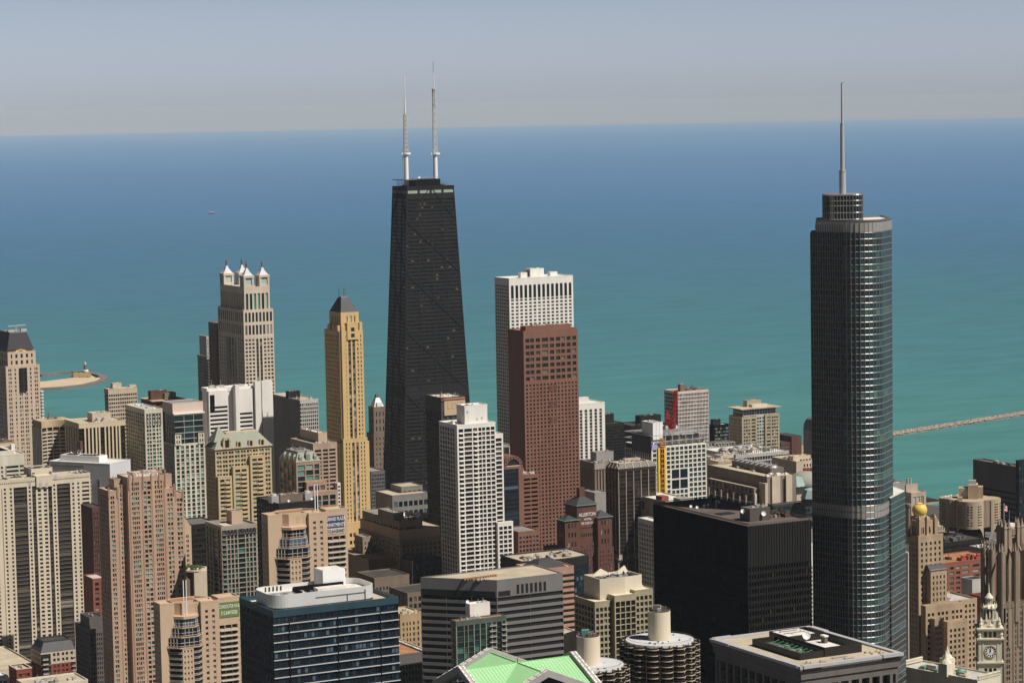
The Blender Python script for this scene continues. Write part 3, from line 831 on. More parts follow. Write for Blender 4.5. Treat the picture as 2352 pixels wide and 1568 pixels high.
b.dish(-8, -9, HH+7.5, 1.1); b.dish(10, -9, HH+7.5, .9)

# ------------------------------------------------------------------ white marble grid tower and red granite tower
b = tower('hotel_tower', 'tall white tower with a regular square window grid behind the reddish granite tower', (1136, 1169, 1316, 642), 2235, M_WHITE, G_DARK, rep('p1.3w1.9', 14)+'p1.3', rep('p.8w2.4', 7)+'p.8', fh=3.35, sp=.42, p=.7, top=6, roof=M_ROOFW, fin=False)
# tall service windows under the cornice
fr = ((0, -.02), (1, 0)); cells = 14*3.2+1.3; un = b.w/cells
for k in range(14):
    u0 = (1.3+3.2*k)*un; b.win(G_BLACK, fr, u0, u0+1.9*un, .06, b.h-18.5, b.h-7.2, 'service_window')
b.pent(1208, 1218, 1249, 619, 14, M_WHITE, b.h, M_ROOFW); b.pent(1190, 1196, 1211, 628, 8, M_WHITE, b.h, M_ROOFW)
b.boxo('louvre', M_DARK, b.w*.36, b.w*.42, 13.7, 13.95, b.h+1.5, b.h+7)
b.pent(1258, 1264, 1280, 626, 16, M_WHITE, b.h, M_ROOFW)
b.finish()
# red granite
b = tower('office_tower', 'tall reddish brown granite tower with small square windows before the white grid tower', (1166, 1202, 1324.5, 763), 1890, M_RED, G_BROWN, None, None, p=.6, roof=M_ROOFR)
W_, H_, D_ = b.w, b.h, b.d
zm = H_-42
b.facade(((-.5, -.9), (1, 0)), W_+1, 0, zm, rep('p1w1.15', 15)+'p1', M_RED, glass("glass_red_tower", [(0, (.01, .009, .009)), (.5, (.02, .016, .014)), (.8, (.06, .045, .035)), (.92, (.16, .13, .10))]), fh=3.15, sp=.45, p=.7, top=1)
b.facade(((-.5, -.9), (1, 0)), W_+1, zm, H_-3, 'p1w2p.4w2p1w2.2p1w3.2p1w2.2p1w2.2p.5w2p1w2p1w2p1', M_RED, MATS['glass_red_tower'], fh=5.6, sp=.4, p=.7, top=2.5, win0=1)
b.box('wall', M_RED, -.5, W_+.5, -.9, -.2, H_-3, H_)
for k in range(6): b.boxo('notch_window', M_DBRICK, W_*(.45+.085*(k % 2)), W_*(.51+.085*(k % 2)), -1.0, -.9, H_-50-13*(k//2), H_-45-13*(k//2))
for k in range(2): b.boxo('notch_window', M_DARK, W_*(.44+.1*k), W_*(.52+.1*k), -1.0, -.9, H_-184, H_-177)
x0_, x1_, y0_, y1_, z_ = b.pent(1195, 1207, 1311, 752, 6, M_RED, H_, M_ROOFR)
b.clutter(6, W_-6, 8, 20, z_+.2, 8, [M_RED, M_LGREY, M_GREY], 2.5)
b.finish()

# dark-green tower and slender white tower in front of it
b = tower('apartment_tower', 'dark green and pink trimmed tower directly behind the slender white tower', (977, 1013, 1067, 916), 1800, wall('dusky_green_stone', (.075, .068, .06)), G_GREEN, 'p1w2p1w2p1w2p1w2p1', rep('p1w1', 9)+'p1', fh=3.4, sp=.3, top=10, roof=M_ROOFW)
g = Geo(); g.box(b.w*.12, b.w+.2, -.5, -.1, b.h-13, b.h); b.one('crown_panel', M_ROSE, g)
for k in range(4): b.boxo('crown_window', M_TAN, b.w*(.25+.18*k), b.w*(.37+.18*k), -.65, -.5, b.h-8, b.h-3)
b.boxo('cornice_band', M_BRICK, -.3, b.w+.3, -.7, -.5, b.h-1.6, b.h-.4)
b.boxo('bay', M_ROSE, b.w*.22, b.w*.62, -3.5, -.6, 0, b.h-21)
b.boxo('bay_window', M_COPPER, b.w*.66, b.w*.8, -.8, -.5, 0, b.h-16)
b.clutter(2, b.w-2, 3, b.d-4, b.h+.3, 7, [M_LGREY, M_ROSE], 3)
b.finish()
xs_ = (1008, 1049.5, 1157)
x, w, d, h = FB(1008, 1049.5, 1157, 979, 1680)
b = Bld('apartment_tower', 'slender bright white residential tower with a blank white box on its roof', x, 1680)
zsh = pt_y(1100, 1206, 1680).z
kw = dict(fh=3.3, sp=.25, p=.8, top=2.2)
G_W = glass("glass_white_tower", [(0, (.012, .013, .016)), (.5, (.025, .025, .027)), (.75, (.06, .05, .04)), (.92, (.14, .12, .10))])
b.block(0, w*.82, 0, d, 0, h, M_WHITE, G_W, 'p.8w2.4p.5w4p.5w2.2p.6w1.6p.3w1.6p.5w2p.4w2p.5', rep('p.6w2', 6)+'p2.4', roof=M_ROOFW, **kw)
b.block(w*.82+.01, w, 1.5, d-2, 0, h-9, M_WHITE, G_W, 'p.4w3.4p.8', None, roof=M_ROOFW, **kw)
b.block(w*.80, w+5, -2.2, 0-.02, 0, zsh, M_WHITE, G_W, 'p.8w2p.5w2p.5w2p.8', 'p1', roof=M_ROOFW, **kw)
n = int(h/3.2)
for k in range(2, n-2):
    for (a, c_) in ((.05, .14), (.37, .45)):
        b.bal(M_WHITE, ((0, 0), (1, 0)), w*a*1.0, w*c_, -.1, k*3.3+.4, .25, .9)
for k in range(11): b.boxo('round_balcony', M_LGREY, -1.1, -.05, d*.42, d*.66, h-22-k*6.4, h-20.8-k*6.4)
xx = b.pent(1048.6, 1067, 1119, 934, 4, M_WHITE, h+.3, M_ROOFW)
for fx, fz in ((.08, 8.5), (.5, 3), (.72, 3.4)):
    b.boxo('access_panel', M_LGREY, xx[0]+(xx[1]-xx[0])*fx, xx[0]+(xx[1]-xx[0])*(fx+.07), 3.85, 3.99, h+fz, h+fz+1.6)
b.clutter(2, w*.4, 8, d-3, h+.3, 4, [M_WHITE], 3)
b.finish()

# cream low building beside the arch
b = tower('low_office_block', 'plain cream block top between the slender white tower and the arched red building', (1157, 1160, 1190, 1030), 1960, M_IVORY, G_DARK, None, None, d=30, roof=M_ROOFG); b.finish()
# arched red-brown tower with black glass
x, w, d, h = FB(1155, 1158.5, 1240, 1083, 1800)
b = Bld('arched_tower', 'red granite tower with a round arched top and a black glass stripe', x, 1800)
wa = w*.52; ra = wa*.5
za = pt_y(1180, 1046, 1800).z-ra
kw = dict(fh=3.4, sp=.5, p=.6, top=2)
b.block(wa+.01, w, 1.5, d, 0, pt_y(1225, 1092, 1800).z, M_RED, G_BLUE, 'p1w4p.6w4p1', None, roof=M_ROOFW, hb=True, **kw)
b.block(0, wa, 0, 12, 0, za, M_RED, G_BLUE, 'g16p5', None, roof=M_ROOFW, par=0, m3=M_BLACK2, **kw)
def arch(g, cx_, cz, ro, ri, y0, y1, n=18, a0=0, a1=math.pi):
    for i in range(n):
        t0 = a0+(a1-a0)*i/n; t1 = a0+(a1-a0)*(i+1)/n
        P = lambda r, t, y: (cx_+r*math.cos(t), y, cz+r*math.sin(t))
        g.hexa([P(ri, t0, y0), P(ro, t0, y0), P(ro, t0, y1), P(ri, t0, y1), P(ri, t1, y0), P(ro, t1, y0), P(ro, t1, y1), P(ri, t1, y1)])
g = Geo(); arch(g, ra-.05, za, ra, ra*.68, 0, 14); ar = b.one('arch', M_RED, g)
g = Geo(); arch(g, ra-.05, za, ra*.675, 0.02, .8, 13.5); b.one('arch_glass', M_BLACK2, g)
for i in range(9):
    t0 = math.pi*(i+.3)/9; t1 = math.pi*(i+.75)/9; g = Geo(); arch(g, ra-.05, za, ra*.94, ra*.76, -.06, .2, 2, t0, t1); g.obj('arch_window', M_DARK, ar)
b.clutter(wa+1, w-1, 3, 14, pt_y(1225, 1092, 1800).z+.3, 5, [M_LGREY, M_STEEL], 4)
b.finish()
b = tower('office_block', 'lower red granite wing with lilac window panels under the tall reddish tower', (1186, 1190, 1239, 1224), 1770, M_RED, G_BLUE, rep('p1w2', 6)+'p1', None, d=25, fh=3.3, sp=.45, top=3); b.finish()
# ================================================================== RIGHT MIDDLE GROUND
b = tower('apartment_tower', 'white tower of bold vertical fins and dark glass just right of the reddish granite tower', (1322, 1326, 1389, 930), 2150, M_WHITE, G_DARK, rep('p1w1.2', 5)+'p1.3', 'p1w1p1w1p1', d=36, fh=3.1, sp=.12, top=5, p=1.2, roof=M_ROOFW)
b.pent(1322, 1326, 1352, 915, 3, M_WHITE, b.h, M_ROOFW); b.finish()
b = tower('lakefront_tower', 'black steel box tower with a black penthouse, just right of the white finned tower', (1356, 1389, 1433, 976), 2200, M_BLACK2, G_BLACK, rep('p.4w1.6', 10)+'p.4', rep('p.4w1.6', 12)+'p.4', fh=2.9, sp=.3, p=.4, roof=M_ROOFD)
b.pent(1374, 1384, 1410, 953, 10, M_BLACK2, b.h, M_ROOFD); b.finish()
b = tower('lakefront_tower', 'lower black steel tower mostly hidden behind the white hospital under construction', (1414, 1450, 1530, 980), 2260, M_BLACK2, G_BLACK, rep('p.4w1.6', 14)+'p.4', rep('p.4w1.6', 10)+'p.4', fh=2.9, sp=.3, p=.4, roof=M_ROOFD)
b.pent(1459, 1470, 1518, 957, 14, M_BLACK2, b.h, M_ROOFD); b.clutter(4, b.w-5, 3, 12, b.h+.3, 6, [M_DGREY, M_BLACK2], 4); b.finish()
b = tower('hospital_tower', 'broad white and pink grid tower with a brown roof block behind the red crane', (1525, 1557, 1627.5, 902), 2200, wall('pinkish_concrete', (.62, .54, .50)), G_DARK, rep('p.8w1.9', 20)+'p.8', rep('w3p.3', 8), fh=3.8, sp=.26, p=.4, top=1.2, roof=M_ROOFR)
b.pent(1556.5, 1563, 1574, 885, 6, M_BROWN, b.h, M_ROOFD)
b.clutter(b.w*.3, b.w-3, 6, b.d-4, b.h+.3, 9, [M_DBRICK, M_BROWN, M_DGREY], 5)
b.boxo('service_panel', M_DGREY, b.w*.13, b.w*.30, -.16, -.02, b.h-11, b.h-8.6); b.finish()
b = tower('lakefront_tower', 'small black box tower with pale lit windows left of the beige apartment block', (1629, 1641, 1674, 978), 2260, M_BLACK, G_PALE, rep('p.6w1.1', 10)+'p.6', 'p1', fh=3.4, sp=.42, p=.3, roof=M_ROOFW)
b.pent(1632, 1637, 1655, 965, 6, M_BLACK2, b.h, M_ROOFW); b.finish()

# beige apartment block with oversailing roof
x, w, d, h = FB(1674, 1704, 1790, 950, 2180)
b = Bld('apartment_block', 'beige apartment block with a glass centre strip and a thin oversailing roof slab', x, 2180)
M_KHAKI = wall('khaki_stone', (.40, .335, .23))
kw = dict(fh=3.35, sp=.42, p=.6, top=1.5)
zA = pt_y(1745, 957, 2180).z
b.block(0, w*.40, 0, d, 0, zA, M_KHAKI, G_BLIND, 'p.8w1p.3w1p.3w1p.8w2.2p.8', rep('p1w1', 9)+'p1', roof=M_GRAVEL, **kw)
b.block(w*.40+.01, w*.62, 1.4, d, 0, zA+1, M_LGREY, G_TEAL, 'p.3w1p.3w1p.3w1p.3', None, roof=M_GRAVEL, **kw)
b.block(w*.62+.02, w, 0, d, 0, zA+1, M_KHAKI, G_BLIND, 'p.8w2.2p.8w1p.3w1p.3w1p.8', None, roof=M_GRAVEL, **kw)
b.block(3, w-3, 2, d-3, zA+1.3, zA+8, M_LGREY, G_DARK, rep('p.3w1.5', 12)+'p.3', rep('p.3w1.5', 9)+'p.3', fh=3.3, sp=.3, p=.3, top=.5, par=0)
b.boxo('roof_slab', M_GRAVEL, -1.5, w+1, -1.5, d+1, zA+8.4, zA+9.2)
zz = zA+9.2
b.pent(1707, 1716, 1748, 922, 12, M_KHAKI, zz, M_GRAVEL); b.pent(1722, 1728, 1762, 931, 7, M_IVORY, zz, M_GRAVEL)
b.finish()
# small brown pair and mansard hotel by the lake
b = tower('brick_block', 'small square brown brick tower by the lake right of the beige apartment block', (1813, 1818, 1841, 1003), 2290, M_DBRICK, G_DARK, None, None, d=30, roof=M_ROOFD, par=.5); b.finish()
b = tower('brick_block', 'lower brown brick building by the lake beside the small square brown tower', (1789, 1794, 1815, 1018), 2280, M_DBRICK, G_DARK, rep('p1w1', 5)+'p1', 'p1', d=26, roof=M_ROOFD, par=.5); b.finish()
b = tower('brick_block', 'narrow tan gable wall between the small brown brick tower and the mansard hotel', (1840, 1841, 1850, 1024), 2300, M_TAN, G_DARK, None, None, d=20); b.finish()
x, w, d, h = FB(1845, 1866, 1900, 990, 2210)
b = Bld('lakeside_hotel', 'grey stone lakeside hotel with a rounded dark mansard roof left of the glass tower', x, 2210)
b.block(0, w, 0, d, 0, h, M_GREY, G_DARK, rep('p2w1', 7)+'p2', rep('p2w1', 5)+'p2', fh=3.6, sp=.4, par=0, top=3)
g = Geo(); zt = pt_y(1860, 960, 2215).z
pr = [(0, 0), (.5, (zt-h)*.5), (2.2, (zt-h)*.85), (4.5, zt-h)]
for (i0, a), (i1, c) in zip(pr[:-1], pr[1:]): g.frustum((i0, w-i0, i0, d-i0), (i1, w-i1, i1, d-i1), h+a+.001*i0, h+c)
b.one('mansard_roof', wall('mansard_slate', (.14, .14, .16)), g); b.finish()

# ------------------------------------------------------------------ hospital under construction + crane
x, w, d, h = FB(1434, 1496, 1622, 1004, 1960)
b = Bld('hospital_under_construction', 'white gridded hospital under construction with large square windows and open steel roof', x, 1960)
zf = pt_y(1496, 1028, 1960).z
M_OFFW = wall('off_white_precast', (.70, .67, .60), var=.06)
G_SQ = glass("glass_square_green", [(0, (.02, .035, .035)), (.5, (.03, .055, .052)), (.8, (.05, .085, .075))])
u = lambda px: (px-1496)/(1622-1496)*w
b.box('core', M_DARK, .6, w-.6, .6, d-.6, 0, zf)
b.box('wall', M_OFFW, w-.6, w, .6, d, 0, zf); b.box('wall', M_OFFW, .6, w-.6, d-.6, d, 0, zf)
kw = dict(fh=4.35, sp=.27, p=.6, top=1.2)
b.facade(((0, 0), (1, 0)), u(1509.5), 0, zf, 'p1w2.6p.7', M_OFFW, G_SQ, **kw)
f0 = u(1528)
zc0 = pt_y(1560, 1122, 1960).z; zc1 = pt_y(1560, 1077, 1960).z; zb0, zb1 = zc0, zc1
b.facade(((f0, 0), (1, 0)), w-f0, zc1, zf, rep('p.6w1.9', 9)+'p.6', M_OFFW, G_SQ, **kw)
uL, uR = f0+(w-f0)*(.8+2.5*.98)/(23.3), f0+(w-f0)*(5*2.5+.4)/23.3
uL = f0+(w-f0)*(1*2.5+.4)/23.3
b.facade(((f0, 0), (1, 0)), uL-f0, 0, zc1, 'p.8w1.7p.4', M_OFFW, G_SQ, fh=4.35, sp=.34, p=.6, top=0)
b.facade(((uL, 0), (1, 0)), uR-uL, zc0-1, zc1, 'p.5w4.6p.6w4.6p.5', M_OFFW, G_BLUE, fh=8.6, sp=.13, p=.6, top=0)
b.facade(((uL, 0), (1, 0)), uR-uL, 0, zc0-1, rep('p.6w1.9', 4)+'p.6', M_OFFW, G_SQ, fh=4.35, sp=.27, p=.6, top=0)
b.facade(((uR, 0), (1, 0)), w-uR, 0, zc1, rep('p.6w1.9', 4)+'p.6', M_OFFW, G_SQ, fh=4.35, sp=.27, p=.6, top=0)
b.facade(((0, d), (0, -1)), d-.6, 0, zf-4, rep('p.8w1.5', 12)+'p.8', M_LGREY, G_SQ, **kw)
b.box('screen', M_SLATE, -.3, .55, .5, d*.72, zf-5.5, h+.5)
b.box('roof', M_ROOFW, .5, w-.5, .5, d-.5, zf, zf+.4)
# open steel frame storey above
for fz in (zf+4.4, h+.6):
    b.g('roof_frame', M_STEEL).ring([(-.2, -.2), (w+.2, -.2), (w+.2, d), (-.2, d)], .6, fz, fz+.6)
for k in range(7):
    b.box('roof_frame', M_STEEL, f0+k*(w-f0-.6)/6, f0+k*(w-f0-.6)/6+.5, -.1, .4, zf+.4, h+.6)
for k in range(6): b.box('roof_frame', M_STEEL, 2, w-1, d*.1+k*d*.15, d*.1+k*d*.15+.5, h+1.3, h+1.8)
b.boxo('roof_deck', M_DGREY, 5, w-1.5, 2.6, d-3, zf+.4, zf+3.6)
b.boxo('roof_plant', M_SLATE, w*.42, w*.96, 7, d*.5, zf+3.7, h-1.5)
b.boxo('roof_plant', M_ROOFW, w*.35, w*.68, d*.72, d*.98, zf+3.7, h+4)
b.clutter(f0, w-2, 2.7, 6, zf+3.6, 12, [M_ROOFR, M_STEEL, M_LGREY, M_GRAVEL], 3); b.clutter(w*.4, w-4, 8, d*.48, h-1.5, 10, [M_STEEL, M_LGREY], 5)
X = b.pent(1474, 1499.5, 1522, 972, 3, M_WHITEP, zf+.4, M_LGREY, par=.5)
b.boxo('lilac_panel', M_LILAC, .2, u(1509), -.25, -.05, zf-2.2, zf+2.5)
for q in (.33, .66):
    b.boxo('panel_joint', M_GREY, X[0]+(X[1]-X[0])*q, X[0]+(X[1]-X[0])*q+.12, 2.9, 2.99, zf+.5, X[4]); 
b.finish()
# hoist
hb = Bld('builders_hoist', 'orange and yellow construction hoist running up the face of the white hospital', b.x0+u(1509.8), 1958.6, cat='hoist')
L_ = u(1528)-u(1510); zt = pt_y(1519, 1020, 1958).z
g = Geo(); g.box(0, L_*.26, .3, .9, 0, zt-3); g.box(L_*.74, L_, .3, .9, 0, zt-3); hb.one('yellow_netting', M_YEL, g)
g = Geo(); g.box(L_*.26, L_*.74, .8, 1.2, 0, zt-3); hb.one('back_panel', M_DBRICK, g)
g = Geo()
for xx in (L_*.28, L_*.5, L_*.72): g.bar((xx, 0, 0), (xx, 0, zt+6), .4)
z = 2
while z < zt+5: g.box(L_*.26, L_*.74, -.3, .3, z, z+1.5); z += 4.35
hb.one('hoist_mast', M_ORANGE, g)
for k in range(5):
    g = Geo(); g.box(L_*.30, L_*.48, -1.3, -.35, 12+k*21, 14.6+k*21); hb.one('hoist_car', M_ORANGE, g)
hb.finish()
# luffing crane
c = pt_y(1536, 985, 1990)
base = pt_y(1541, 1010, 1990)
cr = Bld('luffing_crane', 'red luffing tower crane standing on the roof of the white hospital', base.x, 1990, zf+3.6, cat='crane')
g = Geo()
zc = c.z-(zf+3.6)
def lattice(g, a, b_, r0, r1, n, t, t2):
    a = Vector(a); b_ = Vector(b_); dd = (b_-a); dn = dd.normalized()
    u_ = dn.cross(Vector((0, 1, 0))).normalized(); v_ = dn.cross(u_)
    cs = [(1, 1), (1, -1), (-1, -1), (-1, 1)]
    P = lambda f, c, r: a+dd*f+u_*c[0]*r+v_*c[1]*r
    for c_ in cs: g.bar(P(0, c_, r0), P(1, c_, r1), t)
    for i in range(n):
        f0, f1 = i/n, (i+1)/n; q0 = r0+(r1-r0)*f0; q1 = r0+(r1-r0)*f1
        for k in range(4):
            A, B_ = cs[k], cs[(k+1) % 4]
            if i % 2: A, B_ = B_, A
            g.bar(P(f0, A, q0), P(f1, B_, q1), t2)
lattice(g, (0, 0, -8), (0, 0, zc), 1.3, 1.3, 10, .6, .4); cr.one('crane_mast', M_CRANE, g)
g = Geo(); g.box(-3.4, 3.4, -2, 2, zc, zc+2.2); g.box(-4.6, -1, -1.8, 1.8, zc+2.2, zc+5); cr.one('slewing_deck', M_CRANE, g)
tip = pt_y(1552.5, 897, 1975); tl = Vector((tip.x-base.x, -15, tip.z-(zf+3.6)))
g = Geo(); lattice(g, (1.5, -1, zc+2), tl, 1.9, .8, 16, .55, .35); cr.one('jib', M_CRANE, g)
ap = Vector((-3.2, 1, zc+17))
g = Geo(); lattice(g, (-3.6, 1.5, zc+2), ap, 1.4, .6, 7, .5, .35); g.bar((2.5, 0, zc+2), ap, .5); cr.one('back_frame', M_CRANE, g)
g = Geo(); g.bar(ap, tl, .25); g.bar(ap+Vector((.8, 0, 0)), tl*0.8, .25); cr.one('pendant_line', M_DGREY, g)
g = Geo(); g.box(-6.5, -3.8, -2, 2, zc+.2, zc+3.6); cr.one('counterweight', M_LGREY, g)
g = Geo(); g.box(3.4, 5.4, -2.6, -.6, zc+.3, zc+3); cr.one('cab', M_WHITE, g)
cr.finish()

# office slabs below
b = tower('office_block', 'grey brown office block with vertical slits and a grey penthouse', (1331, 1366, 1417, 1066), 1930, M_BROWN, G_DARK, rep('p1.5w1', 7)+'p1.5', rep('p2w1', 9)+'p2', fh=30, sp=.03, p=.8, top=5, roof=M_ROOFG)
b.box('wall', wall('pale_brown_band', (.34, .29, .25)), -.4, b.w+.4, -.5, -.1, b.h-4.5, b.h+.5)
b.pent(1357, 1370, 1409, 1041, 10, M_GREY, b.h+.3, M_ROOFG); b.clutter(2, b.w-2, 2, 9, b.h+.4, 6); b.finish()
b = tower('stone_annex', 'plain grey stone annex wall between the brown office block and the bronze ribbed tower', (1362, 1366, 1395, 1134), 1915, M_GREY, G_DARK, None, None, d=20); b.finish()
x, w, d, h = FB(1391, 1420, 1507, 1078, 1850)
b = Bld('ribbed_office_tower', 'dark bronze glass tower ruled by pale vertical ribs with a flared base', x, 1850)
G_RIB = glass("glass_rib", [(0, (.012, .01, .009)), (.5, (.02, .016, .013)), (.85, (.04, .03, .02))])
zlow = pt_y(1440, 1272, 1850).z
M_RIB = wall('rib_stone', (.40, .34, .28))
for z0_, z1_, o in ((0, zlow-4, 2.5), (zlow, h, 0)):
    b.block(-o, w+o, -o, d+o, z0_, z1_, wall('dark_bronze_skin', (.034, .028, .024), rough=.5, spec=.2), G_RIB, 'q.4'+rep('w5q.4', 5), 'q.4'+rep('w5q.4', 4), fh=3.3, sp=.3, p=.5, top=2, m2=M_RIB, roof=M_ROOFD, par=0)
g = Geo(); g.frustum((-2.5, w+2.5, -2.5, d+2.5), (0, w, 0, d), zlow-4, zlow); b.one('flared_skirt', M_BRONZE, g)
g = Geo()
for k in range(6):
    ux = .1+k*(w-.2)/5; g.bar((ux, 0, zlow), (ux*1.05-1.2, -2.6, zlow-4), .8); g.bar((ux, -.15, h), (ux, 2.4, h+4), .8)
for k in range(5):
    uy = .1+k*(d-.2)/4; g.bar((-.15, uy, h), (2.4, uy, h+4), .8)
b.one('rib', M_RIB, g)
g = Geo(); g.frustum((0, w, 0, d), (2.4, w-2.4, 2.4, d-2.4), h+.35, h+4); b.one('crown', M_BRONZE, g)
b.roof(2.4, w-2.4, 2.4, d-2.4, h+4, M_GRAVEL, M_RIB, .4)
b.pent(1430, 1436, 1471, 1056, 14, M_CREAM, h+4.2, M_ROOFW); b.clutter(4, w-4, 4, 12, h+4.3, 7); b.finish()

# hotel with three pyramids and sign
x, w, d, h = FB(1298, 1325, 1370, 1162, 1780)
b = Bld('brick_hotel', 'dark red brick hotel with slate pyramid roofs and white sign lettering high on its wall', x, 1780)
kw = dict(fh=3.4, sp=.5, p=.4, top=2)
M_HOT = wall('old_red_brick', (.12, .052, .038), var=.25)
b.block(0, w, 0, d, 0, h, M_HOT, G_DARK, None, None, roof=M_ROOFD, par=0, **kw)
za = pt_y(1334, 1140, 1787).z
g = Geo(); g.frustum((-.8, w+.8, -.8, d+.8), (w*.5-2.4, w*.5+2.4, d*.5-2.4, d*.5+2.4), h+.6, za); b.one('pyramid_roof', M_SLATE, g)
b.boxo('eaves', M_COPPER, -1, w+1, -1, d+1, h+.05, h+.6)
g = Geo(); g.box(w*.5-2.4, w*.5+2.4, d*.5-2.4, d*.5+2.4, za, za+7); b.one('cupola', M_DBRICK, g)
zt1 = pt_y(1312, 1196, 1776).z; zt2 = pt_y(1390, 1188, 1776).z
uu = lambda px: pt_y(px, 1230, 1776).x-x
for (pa, pb, zt, za_) in ((1298, 1331, zt1, pt_y(1312, 1184, 1778).z), (1374, 1406, zt2, pt_y(1388, 1172, 1778).z)):
    ua, ub = uu(pa), uu(pb)
    b.block(ua, ub, -4, 9, zt-24, zt, M_HOT, G_DARK, 'p2w1p1w1p1w1p2', 'p2w1p1w1p2', roof=M_ROOFD, par=0, **{**kw, 'fh': 8})
    b.block(ua-.8, ub+.8, -4.8, 30, 0, zt-24, M_HOT, G_BLIND, rep('p2w1', 5)+'p2', rep('p2w1', 8)+'p2', roof=M_ROOFD, par=.5, **kw)
    g = Geo(); g.frustum((ua-.8, ub+.8, -4.8, 9.8), ((ua+ub)/2-.3, (ua+ub)/2+.3, 2.2, 2.8), zt+.35, za_); b.one('turret_roof', M_SLATE, g)
    b.boxo('eaves', M_COPPER, ua-1, ub+1, -5, 10, zt+.31, zt+.65)
uc0, uc1 = uu(1331)+.9, uu(1374)-.9
b.facade(((uc0-1.5, -.7), (1, 0)), uc1-uc0+1.2, 0, zt1-19, rep('p2w.9', 6)+'p2', M_HOT, G_BLIND, **kw)
sg = b.boxo('sign', M_HOT, w*.10, w*.94, -.35, -.02, h-17.5, h-4)
q = (R(90), 0, 0); cxs = w*.5
text('ALLERTON', 3.9, M_LETTER, sg, (cxs, -.5, h-7.2), q, xs=.78)
text('HOTEL', 2.1, M_LETTER, sg, (cxs+.5, -.5, h-10.9), q, xs=1.05)
text('TIP-TOP-TAP', 2.9, M_LETTER, sg, (cxs+.3, -.5, h-14.2), q, xs=.72)
g = Geo(); arch(g, w*.5, h-27, .01, .005, -.1, 0)
for k in range(6): b.boxo('arched_window', M_DARK, w*(.2+.11*k), w*(.26+.11*k), -.12, -.02, h-24.5, h-22)
b.finish()

# beige block with panel logo, lower grid block in front
x, w, d, h = FB(1459, 1578, 1640, 1166, 1780)
b = Bld('department_store_tower', 'broad beige block with a flat white roof and dark monogram on its wall', x, 1780)
b.block(0, w, 0, d, 0, h, wall('taupe_stone', (.36, .31, .25)), G_DARK, None, 'w1'*1+'p40w1', fh=7, sp=.3, top=30, roof=M_ROOFW, par=1.0)
for k in range(4): b.boxo('dark_band', M_BLACK2, -.3, .0, 2, d-.5, h-26-k*9, h-22-k*9)
sg = b.boxo('sign', M_SLATE, -.25, -.03, d-15, d-4, h-9.5, h-3)
text('NM', 7, M_BRONZE, sg, (-.4, d-9.5, h-6.2), (R(90), 0, R(-90)), xs=.9)
b.boxo('plant_room', M_BRICK, w*.05, w*.30, d*.50, d*.62, h+.3, h+4)
b.boxo('plant_room', M_GREY, w*.20, w*.62, d*.22, d*.36, h+.3, h+4.5)
b.clutter(2, w*.6, 8, d-20, h+.3, 7, big=2); b.clutter(w*.25, w*.55, d*.22, d*.4, h+4.5, 4, [M_STEEL, M_GREY], 2); b.finish()
b = tower('office_block', 'lavender grey grid block squeezed between the bronze ribbed tower and the black slab', (1465, 1520, 1545, 1205), 1640, M_LGREY, G_DARK, rep('p1w1.3', 6)+'p1', rep('p1w1.6', 9)+'p1', fh=3.5, sp=.4, p=.5, top=2.5, roof=M_ROOFW)
b.finish()

# big black slab
x, w, d, h = FB(1501, 1717, 1862.5, 1209, 1110)
b = Bld('black_office_slab', 'massive black steel and glass office slab with satellite dishes on its brown roof', x, 1110)
b.box('core', M_DARK, .5, w-.5, .5, d-.5, 0, h-.3)
b.box('wall', M_BLACK, w-.5, w, .5, d, 0, h); b.box('wall', M_BLACK, .5, w-.5, d-.5, d, 0, h)
G_IBM = glass("glass_black_lit", [(0, (.004, .004, .005)), (.6, (.009, .007, .006)), (.80, (.02, .015, .009)), (.95, (.10, .075, .035))], rough=.18)  # palest tone paints lit windows into the glass colour
G_IBW = glass("glass_black_plain", [(0, (.004, .004, .005)), (.7, (.007, .007, .008)), (.88, (.014, .014, .012)), (.955, (.08, .07, .05))], rough=.18)
b.facade(((0, 0), (1, 0)), w, 0, h, rep('p.22w1.3', 24)+'p.22', M_BLACK2, G_IBM, fh=3.75, sp=.38, p=.5, top=21)
b.facade(((0, d), (0, -1)), d-.5, 0, h, rep('p.25w1.3', 54)+'p.25', M_BLACK, G_IBW, fh=3.75, sp=.38, p=.5, top=21)
g = Geo()
for k in range(25): g.box(k*(w-.25)/24, k*(w-.25)/24+.25, -.35, .0, 0, h+.2)
b.one('mullion', M_BLACK2, g)
g = Geo()
for k in range(55): g.box(-.35, 0, .4+k*(d-.8)/54, .4+k*(d-.8)/54+.25, 0, h+.2)
b.one('mullion', M_BLACK, g)
b.box('roof', M_ROOFB, .1, w-.1, .1, d-.1, h, h+.3)
g = Geo()
g.ring([(-.3, -.3), (w+.3, -.3), (w+.3, d+.3), (-.3, d+.3)], .3, h+.9, h+1.2); g.ring([(2.2, 2.2), (w-2.2, 2.2), (w-2.2, d-2.2), (2.2, d-2.2)], .25, h+.3, h+.95)
for k in range(40): g.box(-.2, .0, 1+k*2, 1.2+k*2, h, h+.9)
b.one('railing', M_ROOFB, g)
X = b.pent(1700, 1722, 1769, 1169, 10.5, wall('brown_metal', (.095, .078, .07), rough=.6), h+.3, M_DGREY, par=.2)
b.dish(X[0]+(X[1]-X[0])*.62, X[2]-1.2, h+2.2, 1.25); b.dish(X[0]-.9, X[2]+5, h+3.5, 1.2)
for (px, py) in ((1587, 1164), (1617, 1163), (1626, 1161), (1651, 1154), (1601, 1166)):
    P = pt_z(px, py+3, h+.3); b.dish(P.x-x, P.y-1110, h+.3, .75)
